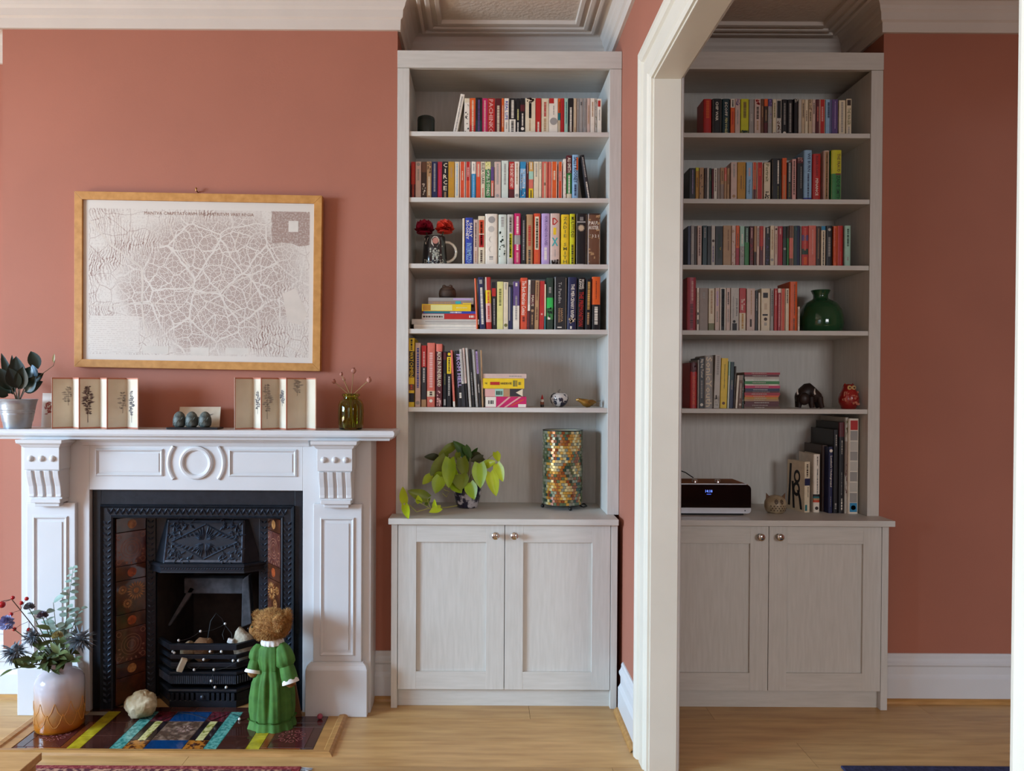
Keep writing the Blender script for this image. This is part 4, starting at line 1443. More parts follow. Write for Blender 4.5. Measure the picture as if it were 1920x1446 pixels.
m.tube(sm + [fl3[-1]], .0011, 5)
m.build('wire', WIRE, sl_)
for b in bulbs:
    c = W(*b)
    if b[1] > 1330:
        c.z = .0045 + .007
    MB().ball(c, .0062, 10, 7).build('bulb', mat('milky_bulb', 'e9e6e0', .25), sl_, smooth=True)
bb = W(341, 1247, 3.385)
R_ = Matrix.Rotation(.42, 3, 'Y') @ Matrix.Rotation(.5, 3, 'Z')
MB().obox(bb, (.026, .020, .062), R_).build('battery_box', mat('battery_case', 'd9cdb4', .45), sl_, bevel=.003)
pl_ = W(432, 1202, 3.44)
MB().obox(pl_, (.026, .014, .022), Matrix.Rotation(.3, 3, 'Y')).build('plug', mat('white_plastic', 'e6e4df', .35), sl_, bevel=.004)

# rubble lying in the grate
for px, py, yy, s_, col_, lab in ((455, 1200, 3.47, (.045, .03, .05), 'b5ac98', 'pale mortar block standing at the right of the grate'), (380, 1206, 3.47, (.05, .04, .022), '8f6b4c', 'brown rubble lump in the middle of the grate'), (355, 1210, 3.48, (.04, .04, .016), 'a89274', 'flat buff rubble lump at the left of the grate')):
    c = W(px, py, yy)
    m = MB().ball((0, 0, 0), s_, 14, 9)
    for i, p in enumerate(m.v):
        q = Vector(p)
        m.v[i] = tuple(q * (1 + .35 * mno.noise(q * 28 + Vector((px, 0, 0)))) + c)
    z0 = min(p[2] for p in m.v)
    dz = .172 - z0
    m.v = [(p[0], p[1], .172 + (p[2] - z0) * ((c.z + s_[2] - .172) / (2 * s_[2]) if c.z - s_[2] > .172 else 1)) for p in m.v]
    tag(m.build('rubble_lump', mat('rubble_' + col_, col_, .9, var=.2, vs=40, bump=.8, bs=90), at=(c.x, yy, .172), smooth=True), lab, 'rubble', 'rubble in the grate')

# ================================================================ teddy bear in a green dress
DX = W(511, 1300, 3.215).x
DY = 3.215
FURM = mat('bear_fur', 'a8783f', .9, h2='7a4f24', vs=70, bump=.6, bs=160)
DRS = mat('green_cotton', '4b7a30', .75, h2='3e6a28', vs=30)
LACE = mat('white_lace', 'e6e2da', .8)
be = thing('teddy_bear', 'teddy bear in a long green ruffled dress standing on the hearth, back turned', 'teddy bear', (DX, DY, .0045))
zs = lambda py: W(511, py, DY).z


def gath(mb, levels, n=72, wav=9, cx=0.0, cy=0.0, ph=0.0):
    """Gathered cloth: levels of (z, rx, ry, fold depth)."""
    v, fs = [], []
    for z, rx, ry, f_ in levels:
        for i in range(n):
            a_ = 2 * PI * i / n
            k_ = 1 + f_ * (math.sin(wav * a_ + ph) + .45 * math.sin((2 * wav + 1) * a_ + 1.7 + 9 * z) + .3 * math.sin(3 * a_ + 4))
            v.append((DX + cx + rx * k_ * math.cos(a_), DY + cy + ry * k_ * math.sin(a_), z))
    for j in range(len(levels) - 1):
        for i in range(n):
            fs.append((j * n + i, j * n + (i + 1) % n, (j + 1) * n + (i + 1) % n, (j + 1) * n + i))
    return mb.add(v, fs)


m = MB()
gath(m, [(zs(1372), .104, .088, .055), (zs(1369), .105, .089, .055), (zs(1358), .099, .084, .05), (zs(1349), .094, .079, .04), (zs(1345), .091, .076, .03), (zs(1341), .099, .084, .055), (zs(1343), .090, .076, .03), (zs(1325), .090, .075, .085), (zs(1300), .086, .071, .11), (zs(1275), .078, .065, .11), (zs(1260), .067, .058, .07), (zs(1252), .058, .051, .05), (zs(1249), .061, .054, .07), (zs(1243), .060, .053, .05), (zs(1230), .064, .055, .03), (zs(1216), .058, .050, .015), (zs(1207), .044, .040, .01), (zs(1199), .032, .030, .01)], n=144, wav=9)
m.build('dress', DRS, be, smooth=True)
# puffed sleeves, lace cuffs and paws
for s, (ax, ay, ex_, ey_) in (('l', (487, 1208, 475, 1258)), ('r', (527, 1206, 544, 1276))):
    yy = DY - (.012 if s == 'r' else -.01)
    a, b = W(ax, ay, yy), W(ex_, ey_, yy - .035)
    d_ = (b - a)
    m = MB()
    nS, kS = 28, 9
    fr_ = d_.normalized()
    u_ = fr_.cross(Vector((0, 1, 0))).normalized()
    w_ = fr_.cross(u_)
    rad_ = [.016, .030, .038, .041, .039, .028, .031, .033, .033] if s == 'r' else [.014, .024, .030, .032, .030, .023, .026, .027, .027]
    tt_ = [0, .12, .28, .42, .54, .62, .68, .84, 1.0]
    v, fs = [], []
    for j in range(kS):
        for i in range(nS):
            an = 2 * PI * i / nS
            r_ = rad_[j] * (1 + (.09 if 1 < j < 6 else .03) * math.sin(7 * an + j * .3))
            v.append(a + d_ * tt_[j] + u_ * r_ * math.cos(an) + w_ * r_ * math.sin(an))
    for j in range(kS - 1):
        for i in range(nS):
            fs.append((j * nS + i, j * nS + (i + 1) % nS, (j + 1) * nS + (i + 1) % nS, (j + 1) * nS + i))
    fs.append(tuple(range(nS)))
    m.add(v, fs)
    so = m.build('sleeve', DRS, be, smooth=True)
    c = MB()
    v, fs = [], []
    for j, (t_, r_) in enumerate(((.95, .032), (1.0, .034), (1.07, .036), (1.08, .033), (.97, .029))):
        for i in range(nS):
            an = 2 * PI * i / nS
            k_ = r_ * (1 + .05 * math.sin(14 * an))
            v.append(a + d_ * t_ + u_ * k_ * math.cos(an) + w_ * k_ * math.sin(an))
    for j in range(4):
        for i in range(nS):
            fs.append((j * nS + i, j * nS + (i + 1) % nS, (j + 1) * nS + (i + 1) % nS, (j + 1) * nS + i))
    c.add(v, fs)
    c.build('lace_cuff', LACE, so, smooth=True)
    MB().ball(a + d_ * 1.02, (.024, .022, .026), 14, 9).build('paw', FURM, be, smooth=True)
gath(MB(), [(zs(1207), .047, .043, .05), (zs(1204), .048, .044, .04), (zs(1198), .044, .040, .01), (zs(1190), .040, .036, 0)], wav=14).build('lace_collar', LACE, be, smooth=True)
# head: muzzle to the left, two ears
hc = W(509, 1172, DY)
m = MB().ball((0, 0, 0), (.080, .072, .066), 26, 18)
for i, p in enumerate(m.v):
    q = Vector(p)
    if q.x < -.03:
        q.z -= (-.03 - q.x) * .25
    q *= 1 + .05 * mno.noise(q * 40)
    m.v[i] = tuple(q + hc)
n0 = len(m.v)
m.ball(hc + Vector((-.062, -.012, -.016)), (.030, .030, .026), 14, 9)
m.build('head', FURM, be, smooth=True)
ears = [(W(521, 1168, DY - .066), (.025, .016, .033)), (W(538, 1158, DY + .010), (.020, .030, .034)), (W(484, 1153, DY + .03), (.022, .014, .016))]
for c, r in ears[:3]:
    m = MB().ball((0, 0, 0), r, 16, 10)
    m.v = [tuple(Vector(p) * (1 + .07 * mno.noise(Vector(p) * 60)) + c) for p in m.v]
    m.build('ear', FURM, be, smooth=True)
MB().ball(hc + Vector((-.070, -.040, .004)), .005, 10, 7).build('eye', mat('glass_eye', '1d2a14', .05), be, smooth=True)
MB().ball(hc + Vector((-.093, -.012, -.012)), (.006, .008, .006), 10, 7).build('nose', mat('bear_nose', '1b1412', .5), be, smooth=True)
# mohair tufts
m = MB()
rf = random.Random(4)
for c, r, cnt in [(hc, (.080, .072, .066), 4600)] + [(c, r, 520) for c, r in ears]:
    for _ in range(cnt):
        d_ = Vector((rf.gauss(0, 1), rf.gauss(0, 1), rf.gauss(0, 1))).normalized()
        if r[0] > .07 and d_.z < -.75:
            continue
        p = Vector((d_.x * r[0], d_.y * r[1], d_.z * r[2]))
        if r[0] > .07 and p.x < -.03:
            p.z -= (-.03 - p.x) * .25
        t_ = (d_ + Vector((rf.gauss(0, .45), rf.gauss(0, .45), rf.gauss(0, .45) - .2))).normalized()
        s_ = t_.cross(Vector((.3, .8, .5))).normalized() * .0011
        b_ = c + p * .985
        l_ = rf.uniform(.007, .015)
        m.add([b_ - s_, b_ + s_, b_ + t_ * l_], [(0, 1, 2)])
stuff(m.build('mohair', mat('mohair', 'bd9154', .85, h2='94652f', vs=90), be, fixn=False))
MB().box(DX - .055, DX - .01, DY - .05, DY + .03, .0045, .03).box(DX + .01, DX + .055, DY - .05, DY + .03, .0045, .03).build('feet', FURM, be, bevel=.01)
# wooden prop behind the bear
pw = MB().add([(DX + .065, DY + .06, .006), (DX + .105, DY + .075, .006), (DX + .105, DY + .085, .006), (DX + .065, DY + .07, .006), (DX + .055, DY + .06, .22), (DX + .07, DY + .065, .22), (DX + .07, DY + .075, .22), (DX + .055, DY + .07, .22)],
              [(0, 1, 2, 3), (4, 5, 6, 7), (0, 1, 5, 4), (1, 2, 6, 5), (2, 3, 7, 6), (3, 0, 4, 7)])
pw.build('stand', mat('stand_wood', '6b4a2c', .6), be)

# ================================================================ foreground furniture and rugs
tb = W(79, 1411, 2.16)
tx, tz = tb.x, tb.z
ta = thing('coffee_table', 'pale oak coffee table corner at the lower left edge of the picture', 'table', (tx - .5, 1.7, 0))
OAKL = mat('pale_oak', 'd2ab70', .4, h2='bd9258', vs=9, stretch=(1, 7, 7), lo=.3, hi=.7, detail=5)
MB().box(tx - 1.0, tx, 1.25, 2.16, tz - .022, tz).build('tabletop', OAKL, ta, bevel=.002)
MB().box(tx - .985, tx - .012, 1.26, 2.15, tz - .10, tz - .022).build('apron', OAKL, ta)
for a in (tx - .98, tx - .07):
    for b in (1.265, 2.09):
        MB().box(a, a + .055, b, b + .055, .013, tz - .022).build('leg', OAKL, ta, bevel=.002)
yr = WF(330, 1441).y
xr = WF(566, 1441).x
RUG = mat('red_rug_pile', '7d2328', .95, h2='b0605a', vs=70, bump=.6, bs=160, lo=.45, hi=.7)
ru = thing('red_rug', 'deep red patterned rug with a pale fringe in front of the hearth', 'rug', (xr - 1.1, yr - .8, 0))
MB().box(xr - 2.4, xr, yr - 1.6, yr, .0005, .011).build('pile', RUG, ru, bevel=.003)
MB().box(xr - 2.38, xr - .03, yr - .06, yr - .03, .0105, .0125).build('border_stripe', mat('rug_border', '57232b', .95, h2='b98a70', vs=60, lo=.45, hi=.6), ru)
m = MB()
rg = random.Random(3)
for i in range(160):
    yy = yr - .003 - 1.59 * i / 159
    m.tube([(xr - .004, yy, .006), (xr + .02, yy + rg.uniform(-.004, .004), .006), (xr + .042, yy + rg.uniform(-.008, .008), .003)], .0028, 5, r1=.0022)
stuff(m.build('fringe', mat('rug_fringe', 'c9c6c4', .9, h2='8a8d95', vs=40), ru))
c = WF(1576, 1440)
nv = MB()
nv.box(c.x, c.x + 1.35, c.y - 2.2, c.y, .0005, .010)
tag(nv.build('navy_rug', mat('navy_pile', '20233f', .95, h2='34365a', vs=60, bump=.6, bs=150), at=(c.x + .6, c.y - 1.1, 0), bevel=.003), 'navy blue rug on the floor of the far room', 'rug')

# ================================================================ books
ORD = ('first second third fourth fifth sixth seventh eighth ninth tenth eleventh twelfth thirteenth fourteenth fifteenth sixteenth seventeenth eighteenth '
       'nineteenth twentieth twenty-first twenty-second twenty-third twenty-fourth twenty-fifth twenty-sixth twenty-seventh twenty-eighth twenty-ninth thirtieth '
       'thirty-first thirty-second thirty-third thirty-fourth thirty-fifth thirty-sixth').split()
PGM = [PAGES, mat('page_edges_pale', 'e2d8c4', .8, h2='d0c3aa', vs=60, stretch=(12, 1, 1))]
rbk = random.Random(21)


def ink(c):
    return mat('ink_' + c, HEX[c], .5, var=.03)


def book_mesh(t, h, d, cols, bands, hard):
    """Cover wrapped round the spine (U in plan); colour bands split its height. Local: x centred, y back from the spine, z up."""
    b = .0024 if hard else .0010
    t2 = t / 2
    if hard:
        out = [(-t2, d), (-t2, .006), (-t2 * .80, .0015), (-t2 * .35, 0), (t2 * .35, 0), (t2 * .80, .0015), (t2, .006), (t2, d)]
    else:
        out = [(-t2, d), (-t2, .0012), (-t2 + .0009, .0002), (-t2 * .3, 0), (t2 * .3, 0), (t2 - .0009, .0002), (t2, .0012), (t2, d)]
    k = (t2 - b) / t2
    inn = [(x * k, max(y, b) if y < d - .001 else y) for x, y in out]
    cuts = sorted({0.0, 1.0} | {1 - f for f0, f1, c in bands for f in (f0, f1)})
    n = len(out)
    m = MB()
    v = []
    for z in cuts:
        v += [(x, y, z * h) for x, y in out] + [(x, y, z * h) for x, y in inn]
    fs, mi = [], []
    for j in range(len(cuts) - 1):
        zc = 1 - (cuts[j] + cuts[j + 1]) / 2
        c = 0
        for f0, f1, cc in bands:
            if f0 <= zc <= f1:
                c = cols.index(cc)
        A, B = j * 2 * n, (j + 1) * 2 * n
        for i in range(n - 1):
            fs.append((A + i, A + i + 1, B + i + 1, B + i))
            mi.append(c if 1 <= i <= n - 3 else 0)
            fs.append((A + n + i + 1, A + n + i, B + n + i, B + n + i + 1))
            mi.append(0)
        fs.append((A, B, B + n, A + n))
        mi.append(0)
        fs.append((A + n - 1, A + 2 * n - 1, B + 2 * n - 1, B + n - 1))
        mi.append(0)
    T = (len(cuts) - 1) * 2 * n
    for i in range(n - 1):
        fs.append((T + i, T + i + 1, T + n + i + 1, T + n + i))
        fs.append((i, n + i, n + i + 1, i + 1))
        mi += [0, 0]
    m.v, m.f, m.m = v, fs, mi
    return m


def book(x0, x1, z0, z1, yf, depth, spec, label, group, tilt=0.0, cat='book', lean=None):
    """spec: colours;bands | text spec. x0..x1 is the spine's width on the shelf."""
    csp, tsp = spec
    parts = csp.split(';')
    col = parts[0]
    hard = col[0] == '*'
    col = col.lstrip('*')
    bands = []
    for p in parts[1:]:
        rg_, c = p.split(':')
        a, b_ = rg_.split('-')
        bands.append((float(a), float(b_), c))
    cols = [col] + [c for c in dict.fromkeys(c for _, _, c in bands) if c != col]
    t = max(.004, x1 - x0 - .0006)
    h = z1 - z0
    o = book_mesh(t, h, depth, cols, bands, hard).build('book', [cov(c) for c in cols], at=((x0 + x1) / 2, yf, z0), local=True, fixn=True)
    tag(o, label, cat, group)
    if tilt:
        o.rotation_euler = (0, math.radians(tilt), 0)
        o.location.z += abs(math.sin(math.radians(tilt))) * t / 2 + .0004
    b = .0026 if hard else .0012
    rs_ = .004 if hard else .0006
    MB().box(-t / 2 + b, t / 2 - b, b + .0002, depth - rs_ - .001, rs_ * .7, h - rs_).build('page_block', PGM[rbk.randrange(2)], o, local=True, fixn=False)
    if tsp:
        segs = tsp.split('/')
        m, inks = MB(), []
        for sg in segs:
            ic, _, body = sg.partition(':')
            if ic not in inks:
                inks.append(ic)
            mi = inks.index(ic)
            lo_, hi_ = .06, .94
            wl, wr = .14, .86
            if '@' in body:
                body, _, rg_ = body.partition('@')
                q = rg_.split('-')
                lo_, hi_ = float(q[0]), float(q[1])
                if len(q) > 3:
                    wl, wr = float(q[2]), float(q[3])
            yy = -.0005
            zt, zb = h * (1 - lo_), h * (1 - hi_)
            xa, xb = -t / 2 + t * wl, -t / 2 + t * wr
            if body == '#':          # solid panel
                m.add([(xa, yy, zb), (xb, yy, zb), (xb, yy, zt), (xa, yy, zt)], [(0, 1, 2, 3)], mi)
            elif body == 'o':        # disc
                r_ = min((xb - xa), (zt - zb)) / 2
                m.add([((xa + xb) / 2 + r_ * math.cos(2 * PI * i / 20), yy, (zt + zb) / 2 + r_ * math.sin(2 * PI * i / 20)) for i in range(20)], [tuple(range(20))], mi)
            elif body == '(':        # crescent
                r_ = min((xb - xa), (zt - zb)) / 2
                n = 14
                A = [((xa + xb) / 2 + r_ * math.cos(PI / 2 + PI * i / n), yy, (zt + zb) / 2 + r_ * math.sin(PI / 2 + PI * i / n)) for i in range(n + 1)]
                B = [((xa + xb) / 2 + r_ * .6 * math.cos(PI / 2 + PI * i / n), yy, (zt + zb) / 2 + r_ * math.sin(PI / 2 + PI * i / n)) for i in range(n + 1)]
                m.add(A + B, [(i, i + 1, n + 2 + i, n + 1 + i) for i in range(n)], mi)
            elif body == '*':        # sun
                cx, cz, r_ = (xa + xb) / 2, (zt + zb) / 2, (xb - xa) / 2
                m.add([(cx + (r_ * (.55 if i % 2 else 1) if i % 4 else r_ * 1.0) * math.cos(2 * PI * i / 32), yy, cz + (r_ * (.62 if i % 2 else 1)) * math.sin(2 * PI * i / 32)) for i in range(32)], [tuple(range(32))], mi)
            elif body == '~':        # dense small picture: dabs
                for _ in range(16):
                    cx, cz = rbk.uniform(xa, xb), rbk.uniform(zb, zt)
                    s1, s2 = t * rbk.uniform(.05, .16), h * rbk.uniform(.006, .028)
                    m.add([(max(xa, cx - s1), yy, cz - s2), (min(xb, cx + s1), yy, cz - s2 * .6), (min(xb, cx + s1 * .7), yy, cz + s2), (max(xa, cx - s1 * .8), yy, cz + s2 * .8)], [(0, 1, 2, 3)], mi)
            elif body == '=':        # a line of type too small to read
                z = zt
                while z > zb:
                    l_ = h * rbk.uniform(.008, .035)
                    m.add([(xa + (xb - xa) * .28, yy, max(zb, z - l_)), (xa + (xb - xa) * .72, yy, max(zb, z - l_)), (xa + (xb - xa) * .72, yy, z), (xa + (xb - xa) * .28, yy, z)], [(0, 1, 2, 3)], mi)
                    z -= l_ + h * .008
            elif body[0] == '^':     # upright letters one under the other
                chars = body[1:]
                st = (zt - zb) / len(chars)
                for i, ch in enumerate(chars):
                    if ch != ' ':
                        put_text(m, ch, (xa, yy, zt - (i + .86) * st), (1, 0, 0), (0, 0, 1), xb - xa, st * .74, mi, .012)
            elif body[0] == '_':     # level line(s) of type across the spine
                rows_ = body[1:].split('+')
                st = (zt - zb) / len(rows_)
                for i, rw in enumerate(rows_):
                    put_text(m, rw, (xa, yy, zt - (i + .9) * st), (1, 0, 0), (0, 0, 1), xb - xa, st * .8, mi, .02, keep=False)
            else:
                rows_ = body.split('+')
                st = (xb - xa) / len(rows_)
                for i, rw in enumerate(rows_):
                    put_text(m, rw, (xb - (i + 1) * st + st * .08, yy, zt), (0, 0, -1), (1, 0, 0), zt - zb, st * .84, mi, .014)
        if m.v:
            m.build('lettering', [ink(c) for c in inks], o, local=True, fixn=False)
    return o


SN = ('top shelf', 'second shelf', 'third shelf', 'fourth shelf', 'fifth shelf')


def shelf_row(text, si, unit, yf):
    z0 = SHZ[si]
    uname = ('left', 'right')[unit]
    rows_ = [l.strip() for l in text.strip().split('\n')]
    prev = None
    for i, l in enumerate(rows_):
        f_ = [q.strip() for q in l.split('|')]
        num = f_[0].split()
        px0, px1, pt = (float(q) for q in num[:3])
        tilt = float(num[3]) if len(num) > 3 else 0.0
        mid_y = pt + 40
        x0, x1 = W(px0, mid_y, yf).x, W(px1, mid_y, yf).x
        z1 = W((px0 + px1) / 2, pt, yf).z
        if tilt:
            z1 = z0 + (z1 - z0) / math.cos(math.radians(tilt))
        if prev is not None and not tilt:
            x0 = max(x0, prev)
        if x1 - x0 < .004:
            x1 = x0 + .004
        prev = x1
        h = z1 - z0
        hard = f_[1][0] == '*'
        depth = min(.29, h * (.66 if hard else .64)) + rbk.uniform(-.004, .004)
        depth = min(depth, YUB - yf - .006)
        th = (x1 - x0)
        c0 = f_[1].lstrip('*').split(';')
        tcol = f_[2].split(':')[0] if f_[2] else None
        if len(f_) > 3 and f_[3]:
            look = f_[3]
        else:
            look = ('thin ' if th < .0165 else 'thick ' if th > .04 else '') + CNAME[c0[0]]
            if len(c0) > 1:
                ob = [p.split(':')[1] for p in c0[1:] if p.split(':')[1] != c0[0]]
                if ob:
                    look += ' and ' + CNAME[ob[0]]
            look += ' hardback' if hard else ' paperback'
            if tcol and tcol != c0[0] and len(c0) == 1:
                look += ' lettered in ' + CNAME[tcol]
        lab = '%s, %s from left, %s, %s bookcase' % (look, ORD[i], SN[si], uname)
        book(x0, x1, z0 + .0003, z1, yf + rbk.uniform(0, .004), depth, (f_[1], f_[2]), lab, 'books standing on the %s of the %s bookcase' % (SN[si], uname), tilt)


YBK = 3.545
shelf_row('''
849 857 177 11 | wht | gry:=
870.5 880.5 184 | wht;.0-.12:crm | blk:~@.12-.98 | white paperback with a black pattern
881 891.5 184 | tor;.0-.3:org;.75-1:red | crm:=
892 903.5 183 | blk;.62-1:dte | pur:= | black paperback with a teal foot
904 914 184 | mag | pnk:=
914.5 928 184 | red | pnk:PACHINKO@.03-.98-.1-.8
928.5 940 184 | mrn | crm:=@.2-.96-.06-.94
940.5 945 184 | org | crm:=@.2-.8
945.5 954 184 | wht | blu:REAL LIFE@.08-.6/gry:=@.66-.85
955 967 184 | blk;.58-1:wht | wht:=@.05-.55-.06-.94/blk:=@.62-.96-.06-.94
967.5 975 184 | blk | pye:=@.3-.6/wht:=@.66-.97
975.5 984 184 | blk;.18-.36:mrn | wht:=@.42-.76/wht:o@.78-.9 | black paperback with a maroon block
985 1004 184 | crm | dbr:~@.0-.12/blk:#@.13-.55-.35-.6/crm:=@.14-.54-.36-.58/tan:=@.58-.9-.3-.6 | thick cream paperback with a black title strip
1004.5 1014.5 184 | red | wht:=@.65-.98
1015 1029 184 | crm | red:=@.1-.5/tan:=@.55-.9
1029.5 1046 184 | wht | red:#@.0-.14-.0-.55/gry:o@.52-.74-.1-.95/gry:=@.2-.45-.4-.65 | white paperback with a grey disc and red corner
1046.5 1051 184 | bei;.0-.4:org;.4-.6:teal | dbr:=@.1-.4
1051.5 1058 184 | red | crim:=
1058.5 1065 184 | mint | teal:=@.1-.7
1065.5 1075 184 | blk;.75-1:dbr | wht:=@.25-.92-.06-.94
1075.5 1081 184 | bei | tan:=@.8-.95
1081.5 1086 184 | gry | lgr:=@.1-.3
1086.5 1093 184 | gry | cha:=@.1-.2
1093.5 1100 184 | gry | cha:=@.1-.8-.4-.6
1100.5 1106.5 184 | pin | tan:=@.2-.7
1107 1115 184 | wht | tan:=@.1-.5
1115.5 1119.5 184 | lgr | olv:~
1120 1128 185 | wht | red:#@.05-.22-.1-.7/gry:=@.3-.6 | white paperback with a red star patch
''', 0, 0, YBK)
shelf_row('''
770.5 778.5 303 | red;.6-1:mrn | tor:=
779 789.5 303 | pin | gry:o@.03-.12/gry:=@.2-.5
790 799.5 303 | dbr;.0-.28:brn | wht:~@.58-.9
800 809 303 | tan | dbr:~@.02-.3/crm:=@.4-.9
809.5 820 303 | nav | gry:=@.05-.8
820.5 829 303 | crim | mag:=@.2-.9
829.5 840 303 | blk | crm:^CIRCE@.02-.78/tan:=@.8-.97
840.5 852 303 | och | tan:=@.15-.42
852.5 861 303 | crm | lbl:=@.05-.9
862 872 303 | tor | wht:#@.0-1-.02-.12/wht:#@.0-1-.86-.97/crm:=@.25-.5-.3-.7 | orange paperback with two white edge stripes
873 882 303 | red;.5-1:tor | wht:#@.0-1-.02-.1/wht:#@.0-1-.88-.97/pnk:=@.15-.4
884 892 303 | wht;.32-1:sky | lbl:=@.36-.95/gry:=@.05-.25
893 901 303 | sal;.4-1:tor | crm:=@.06-.4
901.5 909.5 303 | crm | blk:ELIZA CLARK@.04-.6/sal:=@.7-.95
910 920 303 | grn;.0-.2:pye;.5-.8:grn | wht:COMPLETE STORIES@.12-.9/dgr:~@.0-1
920.5 926 313 | pur;.42-.9:sal;.9-1:blk | wht:=@.5-.9
927 939 303 | pin | gry:=@.05-.6/gry:o@.85-.93
940.5 953 301 | pmi | gry:=@.08-.62
954.5 964.5 303 | red;.72-1:mrn | wht:THE SECRET HISTORY@.04-.68
965 973.5 303 | wht | tan:=@.05-.6/gry:o@.84-.93
975 986 303 | sky;.18-.7:lbl | wht:~@.15-.9/nav:=@.3-.9-.1-.5 | blue paperback with a white collage
987 991 304 | mrn | pin:=@.0-.3
991.5 1000 303 | yel;.0-.25:gold;.25-.46:mint;.46-.7:sal | wht:=@.02-.2/blk:=@.75-.95 | patchwork paperback, yellow at the foot
1001 1010 303 | crm | gry:=@.05-.4
1010.5 1015.5 303 | crm | gry:=@.05-.2/gry:o@.9-.99
1016 1027 303 | sal | bei:#@.04-.98-.38-.66/blk:=@.55-.62 | salmon paperback with a beige strip
1027.5 1033.5 303 | sal | red:#@.0-1-.0-.15
1034 1045 303 | org | wht:#@.0-1-.02-.1/wht:#@.0-1-.88-.97/crm:=@.24-.48
1047 1054 303 | tor;.0-.24:org | wht:#@.0-1-.02-.1/wht:#@.0-1-.88-.97/pnk:=@.25-.5
1056 1061.5 298 | wht | pnk:~@.3-.95
1062 1072.5 291 | *mrn;.4-.86:grn;.86-1:crm | wht:ALI SMITH@.05-.38/wht:=@.45-.85
1073 1085 290 | *lbl | nav:SALLY ROONEY@.05-.62/nav:=@.66-.9/org:#@.06-.34-.62-.9 | light blue hardback lettered in navy
1101 1109 291 -9 | *cha;.0-.1:blk | gry:=@.05-.5/wht:=@.6-.97 | leaning charcoal hardback
''', 1, 0, YBK)
shelf_row('''
867 871.5 409 | *crm | | pale narrow cream hardback
872 887 408 | *blu | wht:SALLY+ROONEY@.06-.46-.06-.94/lbl:INTERMEZZO@.54-.96-.12-.88
888 896 412 | pin | dbr:=@.06-.6/tan:=@.7-.95
896.5 909 405 | crm | tor:#@.08-.36-.12-.88/red:#@.38-.64-.12-.88/crm:=@.12-.6/dbr:=@.7-.95 | cream paperback with two red blocks
909.5 933 401 | *wht | gry:o@.03-.2-.25-.8/lgr:o@.22-.38-.25-.75/lgr:(@.42-.58-.3-.8/lgr:(@.61-.78-.3-.8/gry:=@.83-.9 | thick white hardback with phases of the moon
934 950 402 | *pmi | dgr:~@.35-.98/gry:=@.05-.25 | pale mint hardback with a leafy drawing
951 963 402 | *lgr | dbr:=@.05-.35/yeg:#@.38-.86-.35-.8/olv:=@.4-.84
964 976.5 400 | *mag;.42-.6:gry | wht:=@.06-.4/wht:=@.6-.72/pnk:=@.75-.95 | magenta hardback with a grey band
977.5 986 404 | blk | gry:=@.1-.9
986.5 999.5 402 | *tan | red:=@.22-.62-.06-.94/cha:=@.7-.98
1000.5 1013.5 400 | *tor | crm:#@.06-.7-.2-.75/tor:=@.1-.68/org:=@.75-.95 | orange-red hardback with a cream panel
1015.5 1031 400 | *lil | pur:OUR LONDON LIVES@.05-.62-.35-.75/wht:=@.66-.9
1032 1050 400 | *pin;.9-1:gry | red:_D@.07-.24-.2-.8/yel:_I@.26-.43-.3-.6/cyan:_X@.45-.65-.15-.8/dbr:~@.9-1/gry:=@.7-.84-.4-.6 | pinkish white hardback with three large coloured letters
1052 1067.5 402 | *yel | olv:^ZADIE SMITH@.04-.97-.28-.72
1068.5 1078.5 401 | *yeg | blk:MULTITUDES@.06-.46/blk:=@.6-.97-.06-.94
1080 1101 400 | *blk | gry:#@.15-.18-.1-.85/bei:*@.2-.36-.12-.82/gry:=@.07-.14/gry:#@.97-.98-.1-.7 | black hardback with a small sun
1102 1126 400 | *brn;.0-.03:dbr | wht:_PAUL+AUSTER@.14-.32-.08-.86/wht:_4 3 2 1@.40-.47-.1-.86/tan:~@.0-1-.05-.95 | thick brown hardback with white capitals
''', 2, 0, YBK - .006)
